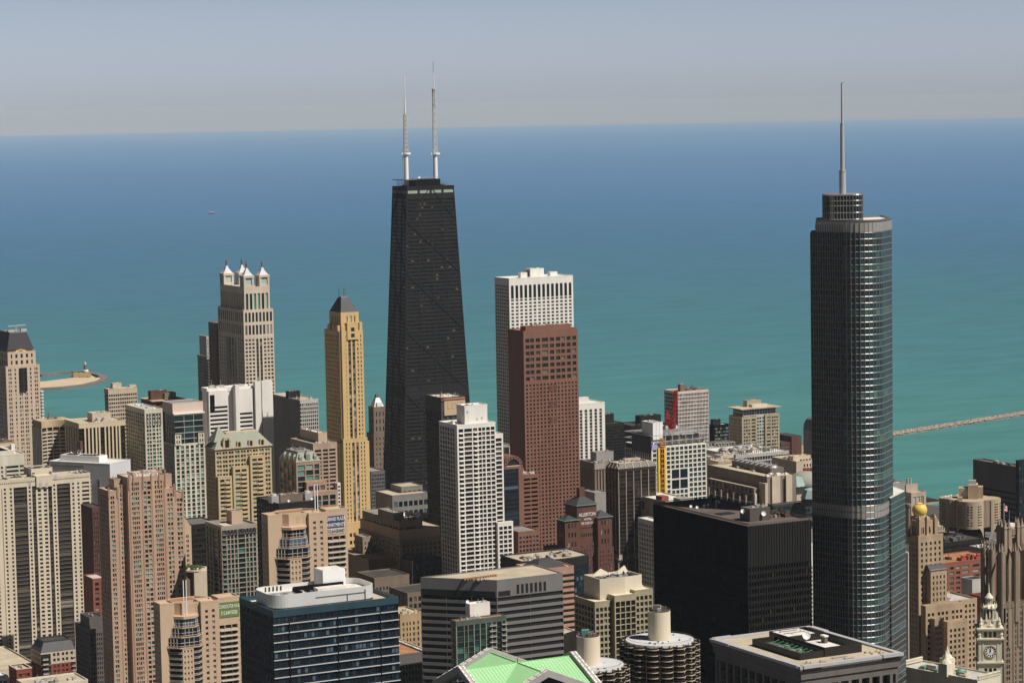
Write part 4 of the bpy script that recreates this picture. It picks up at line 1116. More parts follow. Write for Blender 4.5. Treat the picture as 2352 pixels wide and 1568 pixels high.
for (px, py) in ((1690, 1168), (1645, 1170), (1700, 1190), (1634, 1150), (1600, 1152), (1668, 1153), (1686, 1146), (1730, 1205), (1610, 1175)):
    P = pt_z(px, py+3, h+.3); g = Geo(); hh = random.uniform(2.5, 7); g.bar((P.x-x, P.y-1110, h), (P.x-x, P.y-1110, h+hh), .14); b.one('antenna', M_DGREY, g)
P = pt_z(1663, 1181, h); b.boxo('roof_hatch', M_DARK, P.x-x-4, P.x-x+5, P.y-1110-3, P.y-1110+3, h+.31, h+.7)
for k in range(7):
    P = pt_z(1735+k*9, 1196-k*1.3, h); g = Geo(); s_ = random.uniform(.6, 1.4); g.box(P.x-x, P.x-x+s_, P.y-1110, P.y-1110+s_*1.4, h+.3, h+.3+s_); b.one('roof_unit', random.choice([M_BRICK, M_GREY, M_DGREY, M_STEEL]), g)
b.clutter(w*.78, w-3, d*.1, d*.45, h+.3, 8, [M_DBRICK, M_BLACK2, M_ROOFD], 4)
b.finish()
b = tower('apartment_tower', 'white balconied tower sliver showing between the black slab and the curved glass tower', (1856, 1858, 1885, 1255), 1500, M_WHITE, G_DARK, rep('w4p.6', 3), 'p1', d=25, fh=3.1, sp=.4, top=14, p=1.0, roof=M_ROOFW); b.finish()
b = tower('office_block', 'dull grey roof block rising behind the white sliver beside the curved glass tower', (1856, 1858, 1885, 1222), 1580, M_GREY, G_DARK, None, None, d=25); b.finish()

# hospital campus -----------------------------------------------------------
x, w, d, h = FB(1625, 1762, 1778, 1098, 1830)
b = Bld('hospital_building', 'long tan hospital wing with a dark glass stepped side and a fan topped roof plant', x, 1830)
M_TAUPE = wall('taupe_panel', (.25, .205, .165))
b.block(0, w+22, 0, d, 0, h, M_TAUPE, G_DARK, 'p4s3p3s6p3', None, fh=4.5, sp=.4, top=2, m2=M_SLATE, roof=M_GRAVEL, par=1.2)
# dark glass lower bar in front (west side)
zg = pt_y(1740, 1100, 1822).z-6
b.block(-8, w+1, 8, d*.86, 0, h-9, M_TAUPE, G_DARK, 'p1w2p1', rep('p.5w2.4', 11)+'p.5', fh=4.6, sp=.25, p=.8, top=.8, roof=M_GRAVEL, par=.6)
b.block(-15, -8.02, 3, d*.70, 0, h-20, M_SLATE, G_BLUE, 'p1w2p1', rep('x.5w2.4', 9)+'p.5', fh=4.6, sp=.2, p=.8, top=1, roof=M_ROOFD, par=.6)
for k in range(7): b.boxo('fin', M_TAUPE, -16.2, -15.02, 8+k*9.6, 9.6+k*9.6, 0, h-14-2*(k % 2))
b.boxo('pier', M_CREAM, -3, -.2, -1.5, 7.9, 0, h-4); b.boxo('pier', M_CREAM, -12, -10, .5, 2.9, 0, h-12)
b.boxo('pier', M_CREAM, 4, 12, -1.5, -.1, 0, h+1); b.boxo('pier', M_CREAM, 18, 24, -1.5, -.1, 0, h+1)
# roof plant with fans
px_, pw, pd, ph = FB(1681, 1770, 1800, 1075, 1846)
g = Geo(); u0 = px_-x; g.box(u0, u0+pw, 16, 16+pd, h+1, ph); pl = b.one('roof_plant', wall('plant_metal', (.15, .135, .125)), g)
for k in range(8):
    yy = 20+k*(pd-8)/7
    g = Geo(); g.lathe(u0+pw*.35, yy, [(4.2, ph), (3.4, ph+1.6), (3.6, ph+2.2), (3.0, ph+2.2), (2.8, ph+.6)], 14); g.obj('cooling_fan', M_STEEL, pl)
b.box('plant_base', M_DARK, u0+.5, u0+pw-.5, 16.5, 15.5+pd, h, h+1)
b.clutter(4, w+8, 3, 14, h+.3, 8, [M_STEEL, M_WHITE, M_GREY], 3)
b.clutter(w+2, w+21, 3, d-20, h+.3, 12, [M_STEEL, M_WHITE, M_GREY], 4)
b.finish()
b = tower('hospital_annex', 'low tan stone annex with a small cream roof box right of the white hospital', (1623, 1650, 1690, 1062), 1985, M_TAN, G_DARK, None, None, roof=M_GRAVEL, d=60)
b.pent(1640, 1655, 1685, 1048, 20, M_CREAM, b.h, M_GRAVEL); b.clutter(3, b.w-3, 4, 30, b.h+.3, 10); b.finish()
b = tower('hospital_annex', 'dark glass annex with pale piers behind the fan topped roof plant', (1740, 1770, 1812, 1082), 1950, M_SLATE, G_BLUE, rep('x.7w3', 5)+'x.7', rep('p.4w3', 6)+'p.4', d=50, fh=4.5, sp=.2, top=1, roof=M_ROOFG)
b.clutter(3, b.w-3, 4, 40, b.h+.3, 14, [M_STEEL, M_DGREY, M_LGREY], 5); b.finish()
b = tower('truss_roof_building', 'low grey building with open steel roof trusses below the small black box tower', (1627, 1640, 1690, 1040), 2150, M_GREY, G_DARK, None, None, d=40, roof=M_ROOFG)
g = Geo()
for k in range(7):
    xx = 1+k*(b.w-2)/6
    g.bar((xx, 0, b.h), (xx, 0, b.h+9), .5); g.bar((xx, 18, b.h), (xx, 18, b.h+9), .5); g.bar((xx, 0, b.h+9), (xx, 18, b.h+9), .5); g.bar((xx, 0, b.h), (xx, 18, b.h+9), .3)
for z in (4, 9): g.bar((1, 0, b.h+z), (b.w-1, 0, b.h+z), .5)
b.one('roof_truss', M_LGREY, g); b.clutter(2, b.w-3, 2, 30, b.h+.3, 12, [M_STEEL, M_GREY], 4); b.finish()
b = tower('hospital_annex', 'long low white roofed building running below the beige apartment block', (1684, 1690, 1812, 1048), 2080, M_LGREY, G_DARK, rep('p.5w3', 20)+'p.5', None, d=60, fh=4.5, sp=.3, roof=M_ROOFW)
g = Geo()
for k in range(24): g.bar((2+k*b.w/25, .5, b.h), (2+k*b.w/25, .5, b.h+5), .35)
g.bar((1, .5, b.h+5), (b.w-1, .5, b.h+5), .5); b.one('roof_screen_frame', M_DGREY, g)
b.clutter(3, b.w-3, 4, 50, b.h+.3, 30, [M_STEEL, M_GREY, M_DGREY, M_CREAM], 6); b.finish()
b = tower('apartment_block', 'red brick apartment block with cream upper floors and a planted roof terrace', (1805, 1829, 1880, 1062), 1990, M_CREAM, G_DARK, 'p5w1p1w1p1w1p1w1p1w1p1', None, d=40, fh=4, sp=.3, top=2, roof=M_GRAVEL)
b.box('brick_face', M_BRICK, b.w*.3, b.w+.2, -.6, -.02, 0, b.h-5.5)
for k in range(4):
    for j in range(5): b.boxo('window', M_DARK, b.w*(.34+.13*j), b.w*(.40+.13*j), -.68, -.6, b.h-8.6-k*3.6, b.h-6.8-k*3.6)
b.pent(1810, 1822, 1862, 1050, 12, M_CREAM, b.h, M_GRAVEL)
for k in range(9):
    g = Geo(); xx = b.w*.3+k*3.2; rr = random.uniform(.8, 1.6); g.lathe(xx, 3, [(rr*.5, b.h+.3), (rr, b.h+.8), (rr*.7, b.h+1.8), (.1, b.h+2.4)], 7); b.one('shrub', M_LEAF, g)
b.clutter(3, b.w-3, 14, 30, b.h+.3, 8); b.finish()
# dark glass pavilion building with green tent roofs
x, w, d, h = FB(1764, 1775, 1900, 1140, 1800)
b = Bld('glass_hospital_block', 'dark green glass block topped by faceted pale green skylight pavilions', x, 1800)
b.block(0, w, 0, d, 0, h-8, M_SLATE, G_GREEN, rep('p.3w2', 22)+'p.3', rep('p.3w2', 9)+'p.3', fh=4, sp=.25, p=.3, top=1, roof=M_DGREY)
b.block(-6, w*.8, -10, -.02, 0, h-22, M_SLATE, G_GREEN, rep('p.3w2', 18)+'p.3', 'p1', fh=4, sp=.25, p=.3, top=1, roof=M_DGREY)
M_PG = wall('pale_green_metal', (.30, .40, .36), var=.12, rough=.45)
for px, py, r, mt in ((1792, 1128, 8.6, M_COPPER), (1826, 1120, 8.6, M_PG), (1864, 1148, 8.6, M_PG)):
    P = pt_z(px, py, h-4); X_, Y_ = P.x-x, P.y-1800
    g = Geo(); g.lathe(X_, Y_, [(r, h-8.5), (r, h-2)], 8, .39); t_ = b.one('pavilion', M_SLATE, g)
    g = Geo(); g.lathe(X_, Y_, [(r+.8, h-2), (r*.72, h+5), (r*.3, h+6)], 8, .39); g.obj('tent_roof', mt, t_)
P = pt_z(1850, 1098, h+2)
g = Geo(); g.lathe(P.x-x, P.y-1800, [(17, h-6), (15.5, h+1), (11, h+5.5), (5, h+7.7), (.2, h+8.2)], 24); b.one('dome', wall('grey_dome', (.27, .27, .24), var=.2), g, smooth=True)
b.clutter(4, w*.75, 6, d-6, h-8+.3, 26, [M_PG, M_LGREY, M_STEEL, M_WHITE], 7)
b.finish()
# ================================================================== TALL GLASS TOWER (right)
RT_ = 1365.0
AZ = HEAD+math.atan((1960-1176)/F_PX)
ctr = Vector((math.sin(AZ)*RT_, math.cos(AZ)*RT_, 0))
b = Bld('glass_tower', 'very tall curved dark glass tower with steel floor bands and a slim grey spire', ctr.x, ctr.y, rot=-AZ)
def zpx(px, py, r=RT_):
    q = ray(px, py); t = r/math.hypot(q.x, q.y); return EYE.z+q.z*t
def front(xl, xr, yoff=0.0, rs=1.0, n=11):
    """left flat face, rounded corner, right receding face"""
    r = 13.2*rs
    pts = [(xl, yoff)]
    xa = -4.5; ya = yoff-(xa-xl)*math.tan(R(35)); pts.append((xa, ya))
    cx_ = xa+r*math.sin(R(35)); cy_ = ya+r*math.cos(R(35))
    for i in range(1, n+1):
        a = R(-35+110*i/n); pts.append((cx_+r*math.sin(a), cy_-r*math.cos(a)))
    lx, ly = pts[-1]; pts.append((xr, ly+(xr-lx)*math.tan(R(75))))
    return pts
def band(g, pts, z, hgt, out):
    """rolled steel spandrel: lower half vertical, upper half leaning back"""
    for (x0, y0), (x1, y1) in zip(pts[:-1], pts[1:]):
        L = math.hypot(x1-x0, y1-y0); nx, ny = (y1-y0)/L, -(x1-x0)/L
        def P(x, y, o, zz): return (x+nx*o, y+ny*o, zz)
        g.hexa([P(x0, y0, out, z), P(x1, y1, out, z), P(x1, y1, -.3, z), P(x0, y0, -.3, z), P(x0, y0, out*.98, z+hgt*.35), P(x1, y1, out*.98, z+hgt*.35), P(x1, y1, -.3, z+hgt*.35), P(x0, y0, -.3, z+hgt*.35)])
        g.hexa([P(x0, y0, out*.98, z+hgt*.35+.01), P(x1, y1, out*.98, z+hgt*.35+.01), P(x1, y1, -.3, z+hgt*.35+.01), P(x0, y0, -.3, z+hgt*.35+.01), P(x0, y0, out*.98-hgt*.44, z+hgt), P(x1, y1, out*.98-hgt*.44, z+hgt), P(x1, y1, -.3, z+hgt), P(x0, y0, -.3, z+hgt)])
M_TST = wall('brushed_steel_band', (.19, .195, .20), var=.12, rough=.40, metal=.45)
M_TMU = wall('dark_mullion', (.20, .185, .17), rough=.45, var=.15)
M_TLV = wall('steel_louvre', (.40, .37, .34), var=.08, rough=.42, metal=.35)
TG = [glass("glass_tower_a", [(0, (.010, .024, .030)), (.5, (.014, .034, .042)), (.85, (.03, .06, .068))], rough=.2, spec=.6),
      glass("glass_tower_b", [(0, (.016, .034, .040)), (.5, (.024, .050, .056)), (.8, (.04, .08, .08))], rough=.2, spec=.6),
      glass("glass_tower_c", [(0, (.03, .07, .062)), (.5, (.05, .11, .095)), (.8, (.07, .14, .12))], rough=.2, spec=.6),
      glass("glass_tower_d", [(0, (.012, .014, .016)), (.5, (.022, .022, .022)), (.85, (.04, .036, .03))], rough=.2, spec=.6)]
def glass_tier(pts, back, z0, z1, fh=3.25, louv=None, fin=1.55):
    g = Geo(); inn = [(p[0], p[1]) for p in pts]+back; g.prism(inn, z0, z1); b.one('core', M_BLACK2, g)
    gb, gm_, gl2 = Geo(), Geo(), Geo()
    nf = int((z1-z0)/fh); f = (z1-z0)/nf
    for i in range(nf):
        z = z0+i*f
        tg = TG[(0, 0, 1, 0, 1, 2, 1, 0, 3, 0, 1, 1, 0, 2, 0, 1, 3)[(i*7+i//5) % 17]]  # glass tint changes per floor, painting reflections into the colour
        isl = louv and any(a <= z+f*.5 <= c for a, c in louv)
        band(gb, pts, z, .62 if not isl else .4, .26)
        for k, ((x0, y0), (x1, y1)) in enumerate(zip(pts[:-1], pts[1:])):
            L = math.hypot(x1-x0, y1-y0); dx, dy = (x1-x0)/L, (y1-y0)/L; m_ = max(1, int(round(L/fin)))
            for j in range(m_):
                if isl: b.fb('louvre', M_TLV, ((x0, y0), (dx, dy)), j*L/m_+.1, (j+1)*L/m_-.1, .05, .22, z+.52, z+f)
                else: b.win(tg if k else TG[3 if i % 3 else 0], ((x0, y0), (dx, dy)), j*L/m_+.12, (j+1)*L/m_, .06, z+.62, z+f)
    for k, ((x0, y0), (x1, y1)) in enumerate(zip(pts[:-1], pts[1:])):
        L = math.hypot(x1-x0, y1-y0); dx, dy = (x1-x0)/L, (y1-y0)/L; m_ = max(1, int(round(L/fin))); ny_, nx_ = -dx, dy
        for j in range(m_):
            u_ = j*L/m_; q = .34 if k == 0 else .16; dp = .08 if len(pts) == 3 else .5 if k < 6 else (.3 if k < 9 else .10)
            X_, Y_ = x0+dx*u_, y0+dy*u_
            gm_.hexa([(X_, Y_, z0), (X_+dx*q, Y_+dy*q, z0), (X_+dx*q+nx_*dp, Y_+dy*q+ny_*dp, z0), (X_+nx_*dp, Y_+ny_*dp, z0), (X_, Y_, z1), (X_+dx*q, Y_+dy*q, z1), (X_+dx*q+nx_*dp, Y_+dy*q+ny_*dp, z1), (X_+nx_*dp, Y_+ny_*dp, z1)])
    b.one('floor_bands', M_TST, gb); b.one('mullions', M_TMU, gm_)
K = RT_/F_PX
X = lambda px: (px-1960)*K/1.0
zs1 = zpx(1880, 534); ztop = zpx(1985, 508)-.2; zlow = zpx(2060, 1142, 1375)
lz0, lz1 = zpx(2000, 1195, 1350), zpx(2000, 1163, 1350)
ptsA = front(-20.7, 20.7)
glass_tier(ptsA, [(16, 46), (-8, 40), (-20.7, 22)], 0, zs1, louv=[(lz0, lz1)])
ptsB = [(-18.0, -1.9)]+ptsA[1:]
glass_tier(ptsB, [(16, 40), (-18.0, 20)], zs1+.05, ztop, fh=3.6, louv=[(ztop-9.2, ztop)])
g = Geo(); g.prism([(p[0]*.97, p[1]*.95) for p in ptsB]+[(15.5, 39), (-17.4, 19.5)], ztop, ztop+.5); b.one('roof', M_ROOFW, g)
g = Geo(); pr = ptsB+[(16, 40), (-18, 20)]; g.ring(pr, .5, ztop+.51, ztop+1.4); b.one('parapet', M_TST, g)
# right lower wing
w0 = (19.4, 5.5); w1 = (27.3, 5.5+7.9*math.tan(R(73)))
ptsW = [(16.5, 6.5), w0, w1]
glass_tier(ptsW, [(20, 50), (8, 30)], 0, zlow)
g = Geo(); g.prism([(16.5, 7), (19.2, 6.2), (27, 31.5), (20, 49), (9, 30)], zlow, zlow+.5); b.one('roof', M_ROOFW, g)
# crown drum and spire
zc1 = zpx(1940, 447); xc = X(1941)
def rrect(cx_, cy_, hx, hy, r, n=5):
    pts = []
    for sx, sy, a0 in ((1, -1, -90), (1, 1, 0), (-1, 1, 90), (-1, -1, 180)):
        for i in range(n+1):
            a = R(a0+90*i/n); pts.append((cx_+sx*(hx-r)+r*math.cos(a), cy_+sy*(hy-r)+r*math.sin(a)))
    return pts
cr_ = rrect(xc, 8, 10.3, 10, 5)
g = Geo(); g.prism(cr_, ztop+.5, zc1); cd_ = b.one('crown_drum', G_BLUE, g)
g = Geo()
for zz_ in (ztop+1.0, ztop+4.4, (ztop+zc1)/2+1, zc1-3.4, zc1-.6): band(g, cr_+[cr_[0]], zz_, .8, .22)
g.obj('steel_ring', M_TST, cd_)
g = Geo()
for i, p in enumerate(cr_):
    g.bar((p[0], p[1]-.1, ztop+.5), (p[0], p[1]-.1, zc1), .25)
for i in range(8): g.bar((xc-6+i*1.6, -2.2, ztop+.5), (xc-6+i*1.6, -2.2, zc1), .25)
g.obj('mullions', M_TMU, cd_)
g = Geo(); g.prism(rrect(xc, 8, 9.8, 9.5, 4.6), zc1, zc1+.2); g.obj('roof', M_ROOFG, cd_)
zsp = [zpx(1941, y) for y in (395, 286, 190)]
g = Geo(); g.lathe(xc, 4, [(1.75, zc1-3), (1.7, zsp[0]), (1.85, zsp[0]+.2), (1.85, zsp[0]+.7)], 16)
g.lathe(xc, 4, [(1.15, zsp[0]+.71), (1.0, zsp[1]), (1.12, zsp[1]+.1), (1.12, zsp[1]+.5)], 14)
g.lathe(xc, 4, [(.62, zsp[1]+.51), (.5, zsp[2])], 12); g.bar((xc, 4, zsp[2]), (xc+.9, 4, zsp[2]+.1), .5)
b.one('spire', wall('spire_steel', (.42, .42, .43), var=.05, rough=.4), g, smooth=False)
b.clutter(-15, -6, 2, 16, ztop+.5, 4, [M_DGREY, M_STEEL], 3)
b.finish()

# ================================================================== RIGHT EDGE
b = tower('dark_slab', 'wide dark grey windowless slab on the right horizon edge beside the water', (2235, 2338, 2362, 1075), 1960, wall('charcoal_panel', (.075, .07, .072)), G_BLACK, rep('p.5w1.5', 8)+'p.5', 'p100', fh=4, sp=.4, top=30, roof=M_ROOFB)
for k in range(9): b.boxo('dark_band', M_BLACK, -.15, -.02, 2, b.d-2, b.h-26-k*5, b.h-24-k*5)
b.clutter(3, b.w-3, b.d*.1, b.d*.7, b.h+.3, 9, [M_STEEL, M_LGREY, M_DGREY], 4); b.finish()
b = tower('glass_office_tower', 'dark glass tower corner with a pale roof edge cut off by the right frame', (2333, 2341, 2400, 1060), 1880, M_BLACK2, G_BLUE, rep('p.4w2', 20)+'p.4', rep('p.4w2', 6)+'p.4', fh=3.8, sp=.25, p=.3, top=1, roof=M_ROOFW); b.finish()

# cloverleaf hospital
Dp = 2160.0; azp = HEAD+math.atan((2231-1176)/F_PX)
c = Vector((math.sin(azp)*Dp, math.cos(azp)*Dp, 0))
zt = zpx(2231, 1150, Dp-20); zb_ = zpx(2231, 1213, Dp-20)
b = Bld('cloverleaf_hospital', 'round lobed concrete hospital tower with rows of dark oval windows', c.x, c.y, rot=-azp)
M_PREN = wall('board_formed_concrete', (.40, .31, .22), var=.12)
r = 11.4; off = 13.3
lob = [(0, -off-.6, 0), (off, 0, 90), (0, off+.6, 180), (-off, 0, 270)]
zv = zb_-9.5
g = Geo(); n = 28
for lx, ly, a0 in lob:
    N0 = len(g.V)
    for i in range(n+1):
        a = R(a0-90+(-72+144*i/n)); s_ = abs(-72+144*i/n)/72
        zz = zb_+.5-(zb_-zv)*max(0, (s_-.55)/.45)**1.6+0.0
        if s_ < .55: zz = zb_+2.2*(1-s_/.55)**.5*0+zb_*0
        g.V.append((lx+r*math.cos(a), ly+r*math.sin(a), zz)); g.V.append((lx+r*math.cos(a), ly+r*math.sin(a), zt))
    for i in range(n): g.F.append((N0+2*i, N0+2*i+2, N0+2*i+3, N0+2*i+1))
wl = b.one('lobed_wall', M_PREN, g)
g = Geo()
for k, (lx, ly, a0) in enumerate(lob): g.lathe(lx, ly, [(r-.6, zb_-.2+k*.01), (r-.6, zt-.5+k*.012)], 24)
g.prism([(-off, -off), (off, -off), (off, off), (-off, off)], zb_-.4, zt-.44); b.one('roof', M_PREN, g)
g = Geo(); g.box(-12, 12, -12, 12, 20, zb_+1); b.one('stem', M_DARK, g)
me = None
vs = [(.95*math.cos(i*math.pi/5), -.08, .62*math.sin(i*math.pi/5)) for i in range(10)]
me = mesh('window', vs, [tuple(range(10))], G_DARK)
for lx, ly, a0 in (lob[0], lob[1], lob[3]):
    offs = (-50, -38, -7, 7, 38, 50) if a0 == 0 else (-52, -42, -22, -12, 10, 20, 42, 52)
    for da in offs:
        a = R(a0-90+da)
        if a0 and ly+r*math.sin(a) > 3: continue
        for k in range(8):
            zz = zt-4.2-k*(zt-zb_-6)/7.6
            o = newobj('window', me, b.root, (lx+r*math.cos(a), ly+r*math.sin(a), zz), a+math.pi/2)
g = Geo(); g.box(-9, -1.5, -4, 6, zt-.4, zt+8); g.box(-1.4, 6.5, -7, 6, zt-.39, zt+11); g.box(6.6, 10.5, -3, 5, zt-.38, zt+9); b.one('lift_core', M_PREN, g)
b.boxo('side_panel', M_LGREY, -6, -2.5, -4.2, -4.05, zt, zt+6.5)
b.boxo('roof_plant', M_STEEL, -1, 5, -3, 4, zt+11, zt+14); b.boxo('roof_box', M_PREN, -10, -6, -17, -12, zt-.4, zt+2.5)
for k in range(3): b.boxo('roof_unit', M_WHITE, -20+k*2.2, -18.6+k*2.2, -8, -3, zt-.4, zt+1.5+k*.5)
b.boxo('podium', M_DGREY, -26, 42, -20, 38, 0, zv-2.5); b.boxo('podium_band', M_SLATE, -27, 43, -21.0, -20.1, 2, zv-4.5)
b.clutter(10, 40, -18, 0, zv-2.5, 8); b.finish()
# flag on a pole behind
P = pt_y(2306, 1175, 1700)
fl = Bld('flagpole', 'thin white flagpole flying a red and white striped flag beside the lobed hospital', P.x, 1700, cat='flagpole')
zf0 = pt_y(2306, 1158, 1700).z
g = Geo(); g.bar((0, 0, 0), (0, 0, zf0+1), .4); fl.one('pole', M_LGREY, g)
for k in range(7):
    g = Geo(); zt_ = zf0-k*.75
    g.hexa([(0, -.05, zt_-.74), (3.8, .5, zt_-2.2), (3.8, .6, zt_-2.2), (0, .05, zt_-.74), (0, -.05, zt_), (3.8, .5, zt_-1.46), (3.8, .6, zt_-1.46), (0, .05, zt_)])
    fl.one('stripe', M_CRANE if k % 2 == 0 else M_WHITE, g)
g = Geo(); g.hexa([(0, -.12, zf0-2.9), (1.6, .1, zf0-3.5), (1.6, .2, zf0-3.5), (0, -.07, zf0-2.9), (0, -.12, zf0+.02), (1.6, .1, zf0-.6), (1.6, .2, zf0-.6), (0, -.07, zf0+.02)]); fl.one('canton', M_NAVY, g)
fl.finish()

# brick hospital, grey cubes, low waterfront pieces
b = tower('brick_office_block', 'long red brick office block with teal ribbon windows and red roof pipes', (2155, 2159, 2290, 1297), 1560, wall('orange_red_brick', (.25, .085, .055), var=.12), G_TEAL, 'p1w3p1.2w2.2p1.2w2.2p1.2w3.5p2w3.5p.6w3.5p.6w4p1', None, d=34, fh=3.9, sp=.5, top=2.5, roof=M_ROOFR)
for k in range(7):
    g = Geo(); xx = b.w*.42+k*4.6; g.box(xx, xx+3.8, 3+k % 3, 9+k % 2, b.h+.3, b.h+2.5+(k % 3)*.9); g.lathe(xx+2, 4, [(1.3, b.h+2.4), (1.3, b.h+4)], 8); b.one('roof_duct', wall('duct_red', (.36, .10, .06)), g)
b.clutter(2, b.w*.4, 12, 30, b.h+.3, 8, [M_DGREY, M_SLATE, M_LGREY], 5); b.finish()
b = tower('grey_cube_building', 'plain pale grey cube building in front of the red brick office block', (2208, 2233, 2262, 1333), 1485, M_LGREY, G_DARK, None, None, roof=M_SLATE, par=.8); b.finish()
b = tower('brick_annex', 'dark red brick wall block right of the plain grey cube building', (2236, 2252, 2290, 1372), 1440, M_BRICK, G_DARK, None, None, d=12, roof=M_ROOFD); b.finish()
b = tower('grey_roof_hut', 'small pale grey box building with a white roof unit below the lobed hospital', (2246, 2256, 2284, 1262), 1600, M_GREY, G_DARK, None, None, d=16, roof=M_LGREY)
b.clutter(2, b.w-2, 2, 12, b.h+.3, 3, [M_WHITE], 4); b.finish()
b = tower('lakeside_apartments', 'tan concrete block with tall pale panels and twin roof vents by the lake', (2084, 2093, 2127, 1134), 1990, wall('tan_concrete2', (.46, .37, .29)), G_BLIND, 'p1w1.5p.5w1.5p.5w1.5p1.2', rep('p1w1', 4)+'p1', fh=24, sp=.05, p=.6, top=3, roof=M_GRAVEL, d=25)
b.pent(2078, 2081, 2108, 1115, 8, wall('tan_concrete2', (.46, .37, .29)), b.h, M_GRAVEL)
for k in range(2):
    g = Geo(); g.lathe(b.w*.28+k*3.2, 12, [(1.2, b.h), (1.2, b.h+12.5), (1.4, b.h+13)], 10); b.one('vent_stack', M_STEEL, g)
b.finish()
b = tower('lakeside_apartments', 'grey flat roofed building with a pale terrace behind the curved glass tower shoulder', (2040, 2046, 2078, 1112), 1960, M_GREY, G_DARK, None, None, d=30, roof=M_CREAM); b.clutter(2, b.w-3, 4, 24, b.h+.3, 9, [M_DGREY, M_SLATE], 5); b.finish()
b = tower('filtration_shed', 'long low tan brick shed on the shoreline left of the lobed hospital', (2118, 2122, 2172, 1186), 2190, M_SAND, G_DARK, rep('p1w1', 12)+'p1', None, d=60, fh=6, sp=.4, top=5, roof=M_BROWN); b.finish()
b = tower('arcaded_building', 'low cream building with arched openings beneath the tan brick shed', (2128, 2132, 2170, 1204), 2000, M_CREAM, G_DARK, rep('p1w1', 9)+'p1', None, d=30, fh=7, sp=.3, top=3, roof=M_LGREY); b.clutter(2, b.w-2, 3, 20, b.h+.3, 5, [M_LGREY], 4); b.finish()
b = tower('dark_base_block', 'dark shaded block beneath the lobed concrete hospital', (2150, 2158, 2262, 1250), 1640, M_BLACK2, G_BLACK, rep('p.5w2', 14)+'p.5', None, d=30, fh=4, roof=M_ROOFD); b.clutter(4, b.w-4, 3, 26, b.h+.3, 8, [M_DGREY, M_SLATE], 6); b.finish()
# tree by the shed
P = pt_y(2139, 1196, 1930)
T_ = bpy.data.objects.new('tree', None); COL.objects.link(T_); T_.location = (P.x, 1930, max(0, P.z-9))
tag(T_, 'single dark green tree behind the gold domed tower', 'tree')
g = Geo(); g.lathe(0, 0, [(.6, 0), (.4, 4), (.15, 9)], 7)
for k in range(6): g.bar((0, 0, 3+k*.8), (2.5*math.cos(k*2.1), 2.5*math.sin(k*2.1), 5.5+k*.8), .2)
g.obj('trunk', M_DBRICK, T_)
g = Geo(); random.seed(21)
for k in range(1500):
    a = random.uniform(0, 6.28); rr = 5*random.random()**.4; zz = random.uniform(-1, 1); q = math.sqrt(1-zz*zz)
    c_ = Vector((rr*q*math.cos(a), rr*q*math.sin(a), 9+zz*rr*1.25)); s_ = random.uniform(.25, .55)
    d1 = Vector((random.gauss(0, 1), random.gauss(0, 1), random.gauss(0, 1))).normalized()*s_; d2 = Vector((random.gauss(0, 1), random.gauss(0, 1), random.gauss(0, 1))).normalized()*s_
    n_ = len(g.V); g.V.extend([tuple(c_-d1-d2), tuple(c_+d1-d2), tuple(c_+d1+d2), tuple(c_-d1+d2)]); g.F.append((n_, n_+1, n_+2, n_+3))
g.obj('crown', M_LEAF, T_)

# white sliver right of glass tower
b = tower('apartment_tower', 'white apartment tower sliver with stepped balcony edge right of the curved glass tower', (2080, 2086, 2093.5, 1273), 1420, M_WHITE, G_DARK, 'p1w1', None, d=20, fh=3.1, roof=M_ROOFW); 
for k in range(50): b.bal(M_WHITE, ((0, 0), (1, 0)), b.w-.3, b.w+1.2, .2, b.h-5-k*3.1, 1.4, .8)
b.finish()

# ------------------------------------------------------------------ gold domed stone tower
Yg = 1350
x, w, d, h = FB(2087, 2109.5, 2166, 1236, Yg)
b = Bld('domed_hotel_tower', 'stepped tan stone tower topped by a big gold dome', x, Yg)
G_GD = glass("glass_small_dark", [(0, (.015, .014, .014)), (.6, (.03, .028, .026)), (.85, (.08, .07, .06))])
kw = dict(fh=3.6, sp=.42, p=.5, top=3)
zl = pt_y(2140, 1400, Yg-14).z
P4 = 'p1.4w1p1.2w1p2.2w.6p.5w.6p.5w.6p2.2w1p1.2w1p1.4'
b.block(0, w, 0, d, 0, h, M_SAND, G_GD, rep('p1.3w1', 5)+'p1.3', rep('p1.5w1', 4)+'p1.5', roof=M_GRAVEL, par=1.5, **kw)
zx = pt_y(2140, 1312, Yg-5).z
b.block(w*.30, w-.8, -5, -.02, 0, zx, M_SAND, G_GD, rep('p1.4w1', 4)+'p1.4', 'p1', roof=M_ROOFD, **kw)
g = Geo(); g.frustum((w*.25, w-.6, -5.4, 0), (w*.27, w-1, -2.5, 0), zx+.4, zx+3.5); b.one('slate_cap', M_SLATE, g)
b.block(-2, w+9, -10, -5.02, 0, zl, M_SAND, G_GD, 'p.8w1p.6w1p1.4w1p.6w1p.6w1p1.6w1p.6w1p.6w1p.8', 'p1', roof=M_GRAVEL, par=2, **kw)
b.block(2, w*.45, -14, -10.02, 0, zl-8, M_SAND, G_GD, 'p1w1p.8w1p.8w1p.8w1p1', 'p1', roof=M_GRAVEL, par=2, **kw)
b.block(w*.62, w+8, -14, -10.02, 0, zl-11, M_SAND, G_GD, 'p1w1p.8w1p.8w1p.8w1p1', 'p1', roof=M_GRAVEL, par=2, **kw)
# right wing
xw = lambda px, Y: pt_y(px, 1400, Y).x-x
zr = pt_y(2210, 1385, Yg-2).z
b.block(xw(2168, Yg+2), xw(2244, Yg+2), 2, 30, 0, zr, M_SAND, G_GD, rep('p.9w1p.8w1', 4)+'p1.1', None, roof=M_LGREY, par=1.5, **{**kw, 'top': 2})
b.clutter(xw(2172, Yg), xw(2215, Yg), 5, 25, zr+.4, 12)
